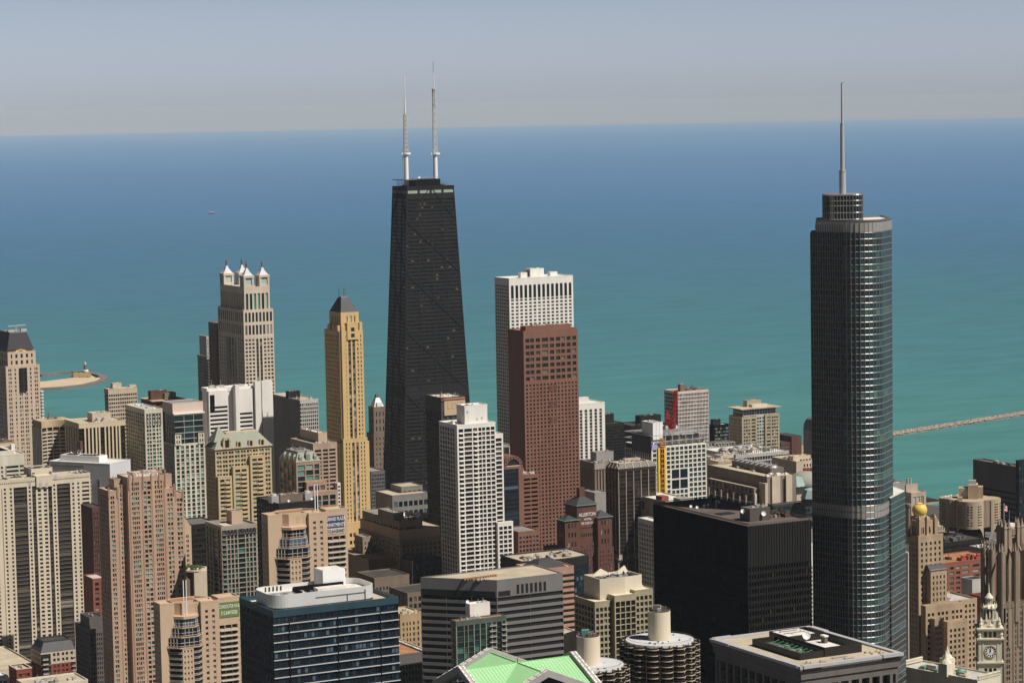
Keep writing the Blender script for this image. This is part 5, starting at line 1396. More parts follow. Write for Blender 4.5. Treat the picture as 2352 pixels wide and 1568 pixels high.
# crown with turrets
zc = pt_y(2130, 1197, Yg+4).z
b.block(1.5, w-2.8, 1.5, d-1, h, zc, M_SAND, G_GD, 'p1w1p.5w1p1.8w1p.6w1p1.8w1p.5w1p1', rep('p1w1', 4)+'p1', roof=M_GRAVEL, par=1.2, fh=8, sp=.35, p=.6, top=3)
for k, uu_ in enumerate((1, w*.36, w*.68)):
    g = Geo(); g.box(uu_, uu_+1.6, .4, 3, h, zc+2.5); g.frustum((uu_, uu_+1.6, .4, 3), (uu_+.6, uu_+1, 1.4, 1.8), zc+2.51, zc+4.5); b.one('buttress', M_SAND, g)
b.boxo('arch_panel', M_DARK, w*.42, w*.55, 1.3, 1.45, h+3, zc-5)
Pd = pt_y(2112.3, 1170.7, Yg+9); xd, zd = Pd.x-x, Pd.z; rd = 17.3*1690/F_PX
g = Geo(); g.box(xd-4.8, xd+4.8, 4.5, 14, zc-.3, zd-rd*.85); ds = b.one('dome_drum', M_SAND, g)
g = Geo(); prof = [(rd*math.cos(t), zd+rd*math.sin(t)) for t in [R(a) for a in range(-62, 88, 10)]]+[(.15, zd+rd*1.03)]
g.lathe(xd, 9, prof, 28); do = b.one('dome', M_GOLDD, g, smooth=True)
g = Geo()
for k in range(12):
    a = R(30*k); pa = R(58); q = Vector((math.cos(a)*math.cos(pa), math.sin(a)*math.cos(pa), math.sin(pa)))
    c0 = Vector((xd, 9, zd))+q*rd*1.005; u_ = Vector((-math.sin(a), math.cos(a), 0))*.42; v_ = q.cross(u_.normalized())*.6
    n_ = len(g.V); g.V.extend([tuple(c0-u_-v_), tuple(c0+u_-v_), tuple(c0+u_*.6+v_), tuple(c0-u_*.6+v_)]); g.F.append((n_, n_+1, n_+2, n_+3))
g.obj('dome_opening', M_DARK, do)
g = Geo()
for k in range(20):
    a = R(18*k); g.lathe(xd+rd*.72*math.cos(a), 9+rd*.72*math.sin(a), [(.5, zd-rd*.92), (.5, zd-rd*.72), (.1, zd-rd*.6)], 5)
g.obj('dome_cresting', M_IVORY, do)
g = Geo(); xm = xw(2096, Yg+6); g.lathe(xm, 10, [(1.3, h), (1.2, zd+rd*.5), (1.9, zd+rd*.62), (1.9, zd+rd*.95), (1.2, zd+rd)], 10); b.one('chimney_minaret', M_BROWN, g)
b.finish()

# ------------------------------------------------------------------ gothic tower far right
Yt = 1285
x, w, d, h = FB(2268, 2303, 2368, 1290, Yt)
b = Bld('gothic_tower', 'brown grey gothic stone tower with flying buttresses and pinnacles at the right edge', x, Yt)
kw = dict(fh=3.7, sp=.35, p=.8, top=4)
zsh = pt_y(2310, 1392, Yt-3).z
b.block(-3, w+3, -4, d+3, 0, zsh, M_TRIB, G_DARK, 'p2'+rep('w.8p.4w.8p1.8', 5)+'p.2', rep('p1.6w.9p.4w.9', 5)+'p1.6', roof=M_GRAVEL, par=2.5, **kw)
z1t = pt_y(2310, 1222, Yt+4).z
b.block(5, w-4, 4, d-5, zsh, z1t, M_TRIB, G_DARK, 'p2w1.6p1w1.6p1w1.6p2', 'p2w1.6p1w1.6p2', fh=16, sp=.2, p=1, top=4, roof=M_GRAVEL, par=0)
def pinn(x_, y_, z0_, z1_, r_, part='pinnacle'):
    g = Geo(); g.box(x_-r_, x_+r_, y_-r_, y_+r_, z0_, z1_-r_*5); g.frustum((x_-r_*1.3, x_+r_*1.3, y_-r_*1.3, y_+r_*1.3), (x_-r_*1.1, x_+r_*1.1, y_-r_*1.1, y_+r_*1.1), z1_-r_*5+.01, z1_-r_*4.2); g.frustum((x_-r_*.8, x_+r_*.8, y_-r_*.8, y_+r_*.8), (x_-.1, x_+.1, y_-.1, y_+.1), z1_-r_*4.19, z1_); b.one(part, M_TRIB, g)
for k in range(8):
    u_ = -2+k*(w+4)/7
    pinn(u_, -3.6, zsh-26 if k % 2 else 2, zsh+(7 if k % 2 else 4), .8)
zb1 = pt_y(2290, 1235, Yt-2).z
bt = [(-2.5, -2.5), (w*.33, -3.2), (w*.68, -3.2), (w+2, -2.5), (-2.5, d*.5), (-2.5, d)]
for k, (u_, v_) in enumerate(bt):
    zz_ = (pt_y(2262, 1250, Yt).z if k in (0, 3, 4, 5) else zb1-4)
    g = Geo(); g.box(u_-1.6, u_+1.6, v_-1.6, v_+1.6, zsh-10, zz_-6); g.box(u_-1.2, u_+1.2, v_-1.9, v_+1.9, zsh-10, zz_-5)
    for (a_, c_) in ((-1.1, -1.1), (1.1, -1.1), (-1.1, 1.1), (1.1, 1.1)): g.frustum((u_+a_-.55, u_+a_+.55, v_+c_-.55, v_+c_+.55), (u_+a_-.1, u_+a_+.1, v_+c_-.1, v_+c_+.1), zz_-5.9, zz_)
    bu = b.one('buttress', M_TRIB, g)
    tx, ty = min(max(u_, 5.5), w-4.5), min(max(v_, 4.5), d-5.5)
    g = Geo()
    for q in range(6):
        f0, f1 = q/6, (q+1)/6; zz0 = zz_-8-9*(1-f0)**2+6*f0; zz1 = zz_-8-9*(1-f1)**2+6*f1
        g.bar((u_+(tx-u_)*f0, v_+(ty-v_)*f0, zz0), (u_+(tx-u_)*f1, v_+(ty-v_)*f1, zz1), 1.1)
    g.obj('flying_arch', M_TRIB, bu)
for (u_, v_) in ((5, 4), (w-4, 4), (5, d-5), (w-4, d-5), (w*.35, 3.6), (w*.66, 3.6), (5, d*.5), (w-4, d*.5)): pinn(u_, v_, zsh, z1t+8, 1.1)
for k in range(12): pinn(5+k*(w-9)/11, 3.8, z1t-2, z1t+3.2, .4)
for k in range(10): pinn(5, 4+k*(d-9)/9, z1t-2, z1t+3.2, .4)
for k in range(26): pinn(-3+k*(w+6)/25, -4.2, zsh-1, zsh+3.4, .35)
b.boxo('roof_hut', M_WHITE, w*.4, w*.6, d*.3, d*.5, z1t, z1t+5)
g = Geo(); g.bar((w*.42, d*.35, z1t), (w*.42, d*.35, z1t+13), .4); b.one('mast', M_DGREY, g)
b.finish()

# ------------------------------------------------------------------ terracotta clock tower
Yc = 1180
pcl = pt_y(2247.5, 1460, Yc); x = pcl.x; w = 53*(pcl-EYE).length/F_PX; d = w*.95
b = Bld('clock_tower', 'ornate cream terracotta clock tower with a round white clock face and lantern spire', x, Yc, rot=R(-31))
Z = lambda y, dy=0: pt_y(2275, y, Yc+dy).z
kw = dict(fh=4.1, sp=.45, p=.5, top=2.5)
z_a = Z(1520); z_b = Z(1466); z_c = Z(1441); z_d = Z(1424)
b.block(0, w, 0, d, 0, z_a, M_TERRA, G_DARK, 'p3.2w1.7p.8w1.7p.8w1.7p3.2', 'p3.2w1.7p.8w1.7p.8w1.7p3.2', roof=M_TERRA, par=0, **kw)
b.block(.1, w-.1, .1, d-.1, z_a+.3, z_b, M_TERRA, G_DARK, None, None, roof=M_TERRA, par=0)
for k, zz_ in enumerate((z_a, z_b, z_c-.5)): b.boxo('cornice', M_TERRA, -.9, w+.9, -.9, d+.9, zz_+.31, zz_+1.2)
b.block(.9, w-.9, .9, d-.9, z_b+1.2, z_c-.5, M_TERRA, G_DARK, 'p2w1.6p.7w1.6p.7w1.6p2', 'p2w1.6p.7w1.6p.7w1.6p2', fh=9, sp=.1, p=.7, top=1, roof=M_TERRA, par=0)
b.block(1.6, w-1.6, 1.6, d-1.6, z_c+.7, z_d, M_TERRA, G_DARK, 'p3w1.4p3', 'p3w1.4p3', fh=6, sp=.2, p=.5, top=1, roof=M_TERRA, par=.6)
def clock(cx_, cy_, cz, r_, rot):
    g = Geo(); 
    M_ = Matrix.Translation((cx_, cy_, cz)) @ Matrix.Rotation(rot, 4, 'Z')
    def disc(g, r0, r1, y0, y1, n=32):
        n0 = len(g.V)
        for i in range(n):
            a = 2*math.pi*i/n
            for rr, yy in ((r0, y0), (r1, y0), (r1, y1), (r0, y1)): g.V.append(tuple(M_ @ Vector((rr*math.cos(a), yy, rr*math.sin(a)))))
        for i in range(n):
            j = (i+1) % n
            for q in range(4): g.F.append((n0+i*4+q, n0+j*4+q, n0+j*4+(q+1) % 4, n0+i*4+(q+1) % 4))
    disc(g, .01, r_, -.25, .0); cf = b.one('clock_face', M_WHITEP, g)
    g = Geo(); disc(g, r_*1.0, r_*1.13, -.5, .0); g.obj('clock_rim', M_SAND, cf)
    for k in range(12):
        a = k*math.pi/6; g = Geo(); u_ = Vector((math.sin(a), 0, math.cos(a))); v_ = Vector((math.cos(a), 0, -math.sin(a)))
        q = [u_*r_*.62-v_*.22, u_*r_*.62+v_*.22, u_*r_*.94+v_*.34, u_*r_*.94-v_*.34]
        g.hexa([tuple(M_ @ (p+Vector((0, -.26, 0)))) for p in q]+[tuple(M_ @ (p+Vector((0, -.34, 0)))) for p in q]); g.obj('numeral', M_DARK, cf)
    for ln, ww, a in ((.78, .25, R(1)), (.5, .34, R(3))):
        g = Geo(); u_ = Vector((math.sin(a), 0, math.cos(a))); v_ = Vector((math.cos(a), 0, -math.sin(a)))
        q = [-u_*r_*.12-v_*ww, -u_*r_*.12+v_*ww, u_*r_*ln+v_*ww*.5, u_*r_*ln-v_*ww*.5]
        g.hexa([tuple(M_ @ (p+Vector((0, -.36-.1*ln, 0)))) for p in q]+[tuple(M_ @ (p+Vector((0, -.42-.1*ln, 0)))) for p in q]); g.obj('clock_hand', M_DARK, cf)
zcl = Z(1491.5); rcl = 12.6*1500/F_PX
clock(w*.5, .1, zcl, rcl, 0); clock(.1, d*.5, zcl, rcl, R(-90))
b.box('frame', M_TERRA, w*.16, w*.22, -.12, .1, z_a+1.3, z_b-.2); b.box('frame', M_TERRA, w*.78, w*.84, -.12, .1, z_a+1.3, z_b-.2); b.box('frame', M_TERRA, w*.22, w*.78, -.12, .1, z_b-1.6, z_b-.9)
# columned lantern and spire
c0 = (w*.5, d*.5); 
def ringcols(r_, n, za, zb2, rr, part):
    for k in range(n):
        a = 2*math.pi*(k+.5)/n; g = Geo(); g.lathe(c0[0]+r_*math.cos(a), c0[1]+r_*math.sin(a), [(rr, za), (rr*.85, zb2)], 6); b.one(part, M_TERRA, g)
z1_, z2_, z3_, z4_, z5_, z6_ = Z(1424, 7), Z(1415, 7), Z(1391, 7), Z(1381, 7), Z(1364, 7), Z(1333, 7)
g = Geo(); g.lathe(*c0, [(w*.40, z1_-1), (w*.36, z2_-.5), (w*.30, z2_)], 12); b.one('drum', M_TERRA, g)
g = Geo(); g.lathe(*c0, [(w*.15, z2_), (w*.15, z3_)], 10); b.one('lantern_core', M_SLATE, g)
ringcols(w*.25, 10, z2_, z3_, .42, 'column')
g = Geo(); g.lathe(*c0, [(w*.31, z3_), (w*.33, z3_+.8), (w*.30, z3_+1.2), (w*.22, z4_-.6), (w*.17, z4_)], 14); b.one('lantern_cap', M_TERRA, g)
ringcols(w*.13, 8, z4_, z5_-1, .3, 'column')
g = Geo(); g.lathe(*c0, [(w*.07, z4_), (w*.07, z5_-1)], 8); b.one('lantern_core', M_LGREY, g)
g = Geo(); g.lathe(*c0, [(w*.19, z5_-1), (w*.19, z5_-.4), (w*.08, z5_+1.6), (.55, z5_+2.2), (.3, z6_-2), (.08, z6_)], 12); b.one('spire', M_TERRA, g)
for k in range(10):
    a = 2*math.pi*k/10; g = Geo(); xx, yy = c0[0]+w*.31*math.cos(a), c0[1]+w*.31*math.sin(a); g.lathe(xx, yy, [(.45, z3_+.8), (.5, z3_+1.6), (.1, z3_+3.3)], 6); b.one('urn', M_TERRA, g)
for (u_, v_) in ((.3, .3), (w-.3, .3), (.3, d-.3), (w-.3, d-.3)):
    for zz_, q in ((z_b+1.2, 1.0), (z_c+.7, .85)):
        uu_ = c0[0]+(u_-c0[0])*q*.96; vv_ = c0[1]+(v_-c0[1])*q*.96
        g = Geo(); g.lathe(uu_, vv_, [(.9, zz_), (.9, zz_+1.6), (1.2, zz_+2), (.7, zz_+3.2), (.8, zz_+4), (.1, zz_+6.2)], 8); b.one('urn', M_TERRA, g)
for k in range(8):
    a = 2*math.pi*(k+.5)/8; g = Geo(); xx, yy = c0[0]+w*.37*math.cos(a), c0[1]+w*.37*math.sin(a); g.frustum((xx-.7, xx+.7, yy-.7, yy+.7), (xx-.2, xx+.2, yy-.2, yy+.2), z_d, z_d+4.5); b.one('pinnacle', M_TERRA, g)
b.finish()
# its long low annex with statues
pa = pt_z(2090, 1568, 66); 
x0_ = pt_y(2085, 1545, 1195).x
b = Bld('terracotta_annex', 'long cream terracotta office annex with roofline statues left of the clock tower', x0_, 1132, rot=R(14))
za = pt_y(2170, 1556, 1150).z
wA = pt_y(2246, 1540, 1150).x-x0_
b.block(0, wA+6, 0, 55, 0, za, M_TERRA, G_DARK, rep('p.8w.8', 20)+'p.8', None, fh=4, sp=.45, p=.4, top=4, roof=M_LGREY, par=1.2)
for k in range(26):
    for yy in (0, 54):
        g = Geo(); xx = .8+k*(wA+4)/25; g.lathe(xx, yy, [(.45, za+1.1), (.35, za+2.2), (.5, za+3), (.1, za+3.8)], 6); b.one('statue', M_TERRA, g)
for xx, yy in ((wA*.12, 20), (wA*.9, 28)):
    g = Geo(); g.box(xx-3, xx+3, yy, yy+6, za, za+7); g.lathe(xx, yy+3, [(3.2, za+7), (2.6, za+8), (1.4, za+9.5), (.8, za+11.5), (.1, za+14)], 10); b.one('roof_turret', M_TERRA, g)
b.clutter(wA*.25, wA*.8, 10, 45, za+.3, 12, [M_COPPER, M_CREAM, M_LGREY], 6)
b.finish()

# ================================================================== FOREGROUND
# white round penthouse office (blue glass)
x, w, d, h = FB(550, 628, 914, 1402, 1095)
b = Bld('blue_glass_office', 'dark blue glass office block with white bands and a rounded silver roof screen', x, 1095)
M_BLU = wall('blue_black_metal', (.012, .018, .024), rough=.4)
b.block(0, w, 0, d, 0, h-2.4, M_BLU, G_BLUE, rep('p.12w1', 34)+'p.12', rep('p.12w1', 24)+'p.12', fh=4.05, sp=.28, p=.3, top=.4, roof=M_ROOFW, par=0, hb=False)
g = Geo(); g.ring([(-.2, -.2), (w+.2, -.2), (w+.2, d), (-.2, d)], .8, h-3.2, h); b.one('parapet', wall('blue_metal', (.03, .065, .085), rough=.35), g)
g = Geo(); nf = int(round((h-2.4-.4)/4.05)); f = (h-2.8)/nf
for i in range(1, nf): 
    z = i*f
    if i % 1 == 0:
        g.box(-.35, w+.3, -.45, -.01, z+.05, z+.42)
b.one('white_band', wall('white_aluminium', (.50, .52, .54), var=.05, rough=.4), g)
g = Geo()
for i in range(1, nf+1): g.box(-.35, -.01, 0, d, i*f+.05, i*f+.3)
b.one('side_band', M_BLU, g)
for q in (.115, .5, .845): b.boxo('vertical_joint', M_BLACK, w*q, w*q+.5, -.52, -.46, 0, h-6)
# lower left step: dark side strip
b.boxo('roof_edge', M_ROOFD, 2, w-2, 2, 6, h-2.05, h-1.4)
b.boxo('roof_gravel', M_GRAVEL, w*.70, w-1.5, 4, d-4, h-2.06, h-1.9)
Pq = lambda px, py, z: pt_z(px, py, z)
zpb = h-2.0; Pf = pt_z(735, 1396, h-3)
# rounded screen
xs0 = pt_y(607, 1375, 1110).x-x; xs1 = pt_y(852, 1360, 1110).x-x
ztp = pt_y(672, 1364, 1101).z
rr_ = rrect((xs0+xs1)/2, 6+13, (xs1-xs0)/2-.5, 13, 7.5, 8)
g = Geo(); g.ring(rr_, .6, zpb+1.4, ztp); sc = b.one('roof_screen', wall('silver_panel', (.68, .68, .67), var=.05, rough=.42, metal=.2), g)
for k in range(3):
    g = Geo(); g.ring([(p[0]+.0, p[1]) for p in rr_], .65, zpb+1.4+(k+.7)*2.6, zpb+1.46+(k+.7)*2.6)
g = Geo(); g.ring(rr_, 1.2, zpb+.2, zpb+1.4); g.obj('screen_base', M_ROOFD, sc)
u_ = lambda px: pt_y(px, 1370, 1101).x-x
for k in range(7): b.boxo('screen_rib', M_BLACK2, u_(640+k*9), u_(640+k*9)+.5, 6+25.0, 6+25.4, zpb+1.6, ztp-.5)
g = Geo(); g.prism([(p[0]*.96+.9, p[1]*.95+.9) for p in rr_], zpb+.1, ztp-2.6); b.one('screened_roof', M_ROOFW, g)
b.boxo('dark_well_wall', M_BLACK, u_(700), u_(816), 19, 19.6, ztp-2.5, ztp+.8); b.boxo('dark_well_wall', M_BLACK, u_(700)-.6, u_(700), 8.5, 19, ztp-2.5, ztp+.4)
b.boxo('roof_panel', M_ROOFW, u_(745), u_(810), 13, 18, ztp-2.5, ztp-.2)
b.boxo('lift_room', M_WHITEP, u_(772), u_(824), 20.5, 31, ztp-2.5, ztp+6.3)
b.boxo('lift_room_roof', M_ROOFW, u_(772)+.3, u_(824)-.3, 20.8, 30.7, ztp+6.31, ztp+6.6)
g = Geo(); uu0 = u_(725); g.box(uu0, u_(840), 5.75, 5.88, zpb+4.6, zpb+4.9); g.box(u_(838), u_(839.5), 5.7, 5.88, zpb+1.5, zpb+6.2); g.box(u_(797), u_(798.4), 5.7, 5.88, zpb+1.5, zpb+4.6); b.one('screen_joint', M_DGREY, g)
for k in range(3):
    g = Geo(); g.box(u_(641)+k*6, u_(641)+k*6+4.8, 10, 20, ztp-2.5, ztp-1.2); g.lathe(u_(641)+k*6+2.4, 15, [(1.9, ztp-1.2), (1.9, ztp-.6)], 12); b.one('cooling_unit', M_STEEL, g)
b.clutter(u_(705), u_(770), 9, 18, ztp-2.5, 8, [M_DGREY, M_LGREY], 1.6)
b.finish()

# prow shaped banded office block
zr = 148.0
P_ = [pt_z(966, 1327, zr), pt_z(1141, 1334, zr), pt_z(1292.4, 1317, zr), pt_z(1227, 1297.5, zr)]
o0 = P_[1]
b = Bld('prow_office_building', 'grey banded office building with an acute prow corner and a flat tan roof', o0.x, o0.y)
L_ = [(p.x-o0.x, p.y-o0.y) for p in P_]
M_SH = wall('sheen_grey_granite', (.19, .18, .178), var=.1, rough=.55)
def inset(pts, k):
    c_ = Vector((sum(p[0] for p in pts)/len(pts), sum(p[1] for p in pts)/len(pts)))
    return [tuple(c_+(Vector(p)-c_)*k) for p in pts]
g = Geo(); g.prism(inset(L_, .965), 0, zr-.3); b.one('core', M_DARK, g)
g = Geo(); g.prism(L_, zr-9.5, zr-.35); b.one('crown_wall', M_SH, g)
g = Geo(); g.prism(inset(L_, .985), zr-.34, zr-.0); b.one('roof', M_GRAVEL, g)
g = Geo(); g.ring(L_, .7, zr-.33, zr+.6); b.one('parapet', M_SH, g)
def edge(i):
    a = Vector(L_[i]); c_ = Vector(L_[(i+1) % 4]); d_ = (c_-a); return (tuple(a), tuple(d_.normalized())), d_.length
for i in (0, 1):
    fr, LL = edge(i)
    b.facade(fr, LL, 0, zr-9.5, 'p.15w20p.15w20p.15w20p.15' if i == 0 else 'p.15w30p.15w30p.15', M_SH, G_BLACK, fh=4.1, sp=.42, p=1.0, top=0, hb=True)
    gg = Geo(); 
fr, LL = edge(1)
for k in range(7): b.fb('crown_window', M_DARK, fr, LL*(.295+.068*k), LL*(.295+.068*k)+LL*.04, -.2, .06, zr-8.6, zr-3.2)
b.fb('crown_window', M_DARK, fr, LL*.02, LL*.2, -.2, .06, zr-9, zr-6)
fr, LL = edge(0); b.fb('crown_window', M_DARK, fr, LL*.0, LL*.98, -.2, .06, zr-9.4, zr-6)
b.clutter(L_[0][0]*.35, -1, L_[3][1]*.18, L_[3][1]*.3, zr, 5, [M_SAND, M_LGREY], 2)
g = Geo()
for k in range(14): g.box(L_[0][0]*.45+k*1.6, L_[0][0]*.45+k*1.6+1, 12+.12*k, 14.5+.1*k, zr, zr+.9)
b.one('roof_pipework', M_ROOFR, g)
b.finish()

# glass tower with steel balconies in front of it
b = tower('glass_apartment_tower', 'green glass apartment tower with steel balcony edges and a rusty flat roof', (1035, 1047, 1163, 1430), 1250, wall('green_steel', (.10, .12, .10), rough=.5), G_GREEN, 'q.5w4q.3w2q.3w3q.5w3q.5w3q.5w3q.5w2q.3w3q.3w2q.5', 'b3p1b3p1', fh=3.0, sp=.08, p=.4, top=2, m2=wall('mullion_green', (.26, .30, .22), rough=.5), roof=M_ROOFR, par=.9, bm=M_LGREY, bdep=.6)
k_ = 0
for k in range(int(b.h/3.0)):
    for (a, c_) in ((.66, .80), (.9, 1.0)): b.bal(M_LGREY, ((0, 0), (1, 0)), b.w*a, b.w*c_, 0, b.h-4-k*3.0, .3, 1.0)
b.pent(1069, 1079, 1125, 1390, 7, M_WHITE, b.h+.3, M_ROOFW); b.boxo('roof_screen', M_STEEL, b.w*.62, b.w*.92, 14, 14.4, b.h+.3, b.h+4.5)
b.dish(b.w*.44, 12, b.h+7, .9)
b.clutter(2, b.w-3, 3, 6, b.h+.3, 6, [M_GREY, M_STEEL], 2); b.finish()

# cream tower with folded penthouse
x, w, d, h = FB(1319, 1366, 1498, 1381, 1390)
b = Bld('cream_office_tower', 'cream and olive office tower with square windows and a folded windowless penthouse', x, 1390)
M_OLV = wall('olive_concrete', (.36, .315, .21))
M_CRP = wall('cream_panel', (.62, .55, .43), var=.1)
kw = dict(fh=3.7, sp=.30, p=.9, top=3.2, roof=M_CRP, par=.8)
b.block(0, w*.30, 0, d, 0, h-1, M_OLV, G_DARK, rep('p.6w1.5', 4)+'p.6', rep('p.6w1.5', 6)+'p.6', **kw)
b.block(w*.30+.01, w*.68, -3, d, 0, h+2, M_OLV, G_BLACK, 'p.5w2p.4w2p.4w2p.4w2p.5', 'p1', **{**kw, 'sp': .12})
b.block(w*.68+.02, w, -1, d, 0, h+3.5, M_OLV, G_DARK, rep('p.6w1.5', 4)+'p.6', 'p1', **kw)
px_, pw, pd, ph = FB(1341, 1377.5, 1474, 1334, 1396); pu = px_-x
pts = [(pu, 6), (pu+pw*.55, 3.5), (pu+pw, 6), (pu+pw, 6+pd), (pu+pw*.5, 6+pd*.9), (pu, 6+pd)]
g = Geo(); g.prism(pts, h-1, ph); pn = b.one('penthouse', M_CRP, g)
g = Geo(); g.ring(pts, .6, ph, ph+1.2); g.obj('parapet', M_CRP, pn)
g = Geo(); g.prism(inset(pts, .95), ph, ph+.2); g.obj('roof', M_ROOFG, pn)
g = Geo(); g.frustum((pu+pw*.12, pu+pw*.60, 6+pd*.78, 6+pd*.9), (pu+pw*.34, pu+pw*.36, 6+pd*.86, 6+pd*.88), ph, ph+4.2); g.obj('folded_plate', M_CRP, pn)
g = Geo(); g.frustum((pu+pw*.66, pu+pw*.98, 6+pd*.75, 6+pd*.9), (pu+pw*.9, pu+pw*.92, 6+pd*.84, 6+pd*.86), ph, ph+4.6); g.obj('folded_plate', M_CRP, pn)
g = Geo(); g.frustum((pu+pw, pu+pw+5, 8, 9), (pu+pw, pu+pw+.5, 8, 9), h, ph-4); g.obj('folded_plate', M_CRP, pn)
b.clutter(pu+1, pu+pw-1, 8, 4+pd, ph+.2, 9, [M_DGREY, M_SLATE, M_STEEL], 3)
b.finish()

# corncob towers
def corncob(name, label, pxc, pyroof, dist, ncore, labelc):
    az = HEAD+math.atan((pxc-1176)/F_PX)
    c_ = Vector((math.sin(az)*dist, math.cos(az)*dist, 0)); z = zpx(pxc, pyroof, dist)
    b = Bld(name, label, c_.x, c_.y, rot=-az, group='scalloped round towers')
    r0, r1, n = 15.8, 19.6, 16
    def scal(rb, ra, n_=16, sub=6):
        pts = []
        for k in range(n_):
            a0 = 2*math.pi*k/n_
            for s in range(sub):
                t = s/sub; a = a0+t*2*math.pi/n_; pts.append(((rb+(ra-rb)*math.sin(math.pi*t)**.5)*math.cos(a), (rb+(ra-rb)*math.sin(math.pi*t)**.5)*math.sin(a)))
        return pts
    g = Geo(); g.lathe(0, 0, [(r0-1.5, 0), (r0-1.5, z-1.5)], 32); b.one('core', M_BLACK2, g)
    gs = Geo()
    pp = scal(r0+.8, r1); pin = scal(r0+.5, r1-.35)
    gs.prism(pp, 0, .36); 
    m = len(pp)
    me = mesh('balcony_floor', gs.V, gs.F, wall('marina_concrete', (.56, .46, .33), var=.14))
    gr = Geo(); k = 0; pr1 = scal(r0+.7, r1-.12); pr2 = scal(r0+.65, r1-.22)
    for zz in (.365, 1.25): gr.V.extend([(p[0], p[1], zz) for p in pr1]); gr.V.extend([(p[0], p[1], zz) for p in pr2])
    for i in range(m):
        j = (i+1) % m; gr.F.append((i, j, 2*m+j, 2*m+i)); gr.F.append((m+j, m+i, 3*m+i, 3*m+j))
    me_r = mesh('railing', gr.V, gr.F, M_BLACK2)
    fh = 2.7; nf = 44
    for i in range(nf):
        fo = newobj('balcony_floor', me, b.root, (0, 0, z-1.7-i*fh), 0); newobj('railing', me_r, fo)
    gg = Geo()
    for i in range(nf-1):
        for q in range(n*3):
            a0 = 2*math.pi*q/(n*3); a1 = 2*math.pi*(q+.86)/(n*3)
            zz = z-1.7-(i+1)*fh+.4; rr = r0+.35
            n_ = len(gg.V); gg.V.extend([(rr*math.cos(a0), rr*math.sin(a0), zz), (rr*math.cos(a1), rr*math.sin(a1), zz), (rr*math.cos(a1), rr*math.sin(a1), zz+fh-.6), (rr*math.cos(a0), rr*math.sin(a0), zz+fh-.6)]); gg.F.append((n_, n_+1, n_+2, n_+3))
    o = b.one('glazing', G_BLACK, gg); o['kind'] = 'stuff'
    g = Geo()
    for k in range(n):
        a = 2*math.pi*k/n; g.bar((r0*math.cos(a)+.8*math.cos(a), r0*math.sin(a)+.8*math.sin(a), 0), ((r0+.8)*math.cos(a), (r0+.8)*math.sin(a), z-2.9), .35)
    b.one('fin', wall('marina_concrete', (0, 0, 0)), g)
    g = Geo(); g.lathe(0, 0, [(r0+.5, z-1.3), (r0+.5, z), (r0-.1, z+.05)], 48); rf = b.one('roof', wall('roof_lilac_grey', (.52, .52, .54), var=.08), g)
    for k in range(28):
        g = Geo(); a = 2*math.pi*k/28+.07; x_, y_ = (r0+.9)*math.cos(a), (r0+.9)*math.sin(a); s_ = random.uniform(.1, .32); g.box(x_-s_, x_+s_, y_-s_, y_+s_, z-1.2, z+.1)
        g.obj('rail_post', M_DGREY, rf)
    g = Geo()
    for k in range(24):
        a = 2*math.pi*k/24; a2 = 2*math.pi*(k+1)/24; g.bar(((r0-.2)*math.cos(a), (r0-.2)*math.sin(a), z+1), ((r0-.2)*math.cos(a2), (r0-.2)*math.sin(a2), z+1), .12)
    g.obj('handrail', M_DGREY, rf)
    rc, zc_ = ncore
    g = Geo(); g.lathe(0, 0, [(rc, z-.5), (rc, zc_)], 32); cc_ = b.one('lift_core', wall('core_cream', (.66, .57, .43), var=.08), g, smooth=False)
    g = Geo(); g.lathe(0, 0, [(rc-.4, zc_), (rc-.4, zc_+.15)], 24); g.obj('core_roof', M_ROOFD, cc_)
    for k in range(9):
        a = random.uniform(0, 6.28); q = random.uniform(0, rc*.65); s_ = random.uniform(.4, 1.1); g = Geo(); g.box(q*math.cos(a)-s_, q*math.cos(a)+s_, q*math.sin(a)-s_, q*math.sin(a)+s_, zc_+.15, zc_+random.uniform(.8, 2.2)); g.obj('core_unit', random.choice([M_DGREY, M_BROWN, M_LGREY, M_BRICK]), cc_)
    g = Geo()
    for k in range(18):
        a = 2*math.pi*k/18; g.bar(((rc-.1)*math.cos(a), (rc-.1)*math.sin(a), zc_), ((rc-.1)*math.cos(a), (rc-.1)*math.sin(a), zc_+1), .12); a2 = a+2*math.pi/18; g.bar(((rc-.1)*math.cos(a), (rc-.1)*math.sin(a), zc_+1), ((rc-.1)*math.cos(a2), (rc-.1)*math.sin(a2), zc_+1), .1)
    g.obj('handrail', M_DGREY, cc_)
    g = Geo(); g.box(-rc*.55, rc*.1, -rc*.3, rc*.3, zc_+.15, zc_+2.8); g.obj('tank', M_DGREY if labelc else wall('teal_unit', (.10, .22, .22)), cc_)
    for k in range(14):
        a = random.uniform(0, 6.28); q = random.uniform(rc+1, r0-2); s_ = random.uniform(.2, .5); g = Geo(); g.box(q*math.cos(a)-s_, q*math.cos(a)+s_, q*math.sin(a)-s_, q*math.sin(a)+s_, z, z+s_*1.6); g.obj('roof_unit', M_DGREY, rf)
    b.finish(); return b
dR = 1245.0
corncob('round_apartment_tower', 'nearer and fully visible round scalloped concrete tower with a tall cream lift core', 1507, 1467, dR, (5.35, zpx(1505, 1402, dR)), 1)
dL = 1215.0
corncob('round_apartment_tower', 'round scalloped concrete tower partly hidden behind the mint green roof', 1341, 1524, dL, (5.45, zpx(1341, 1459, dL)), 0)

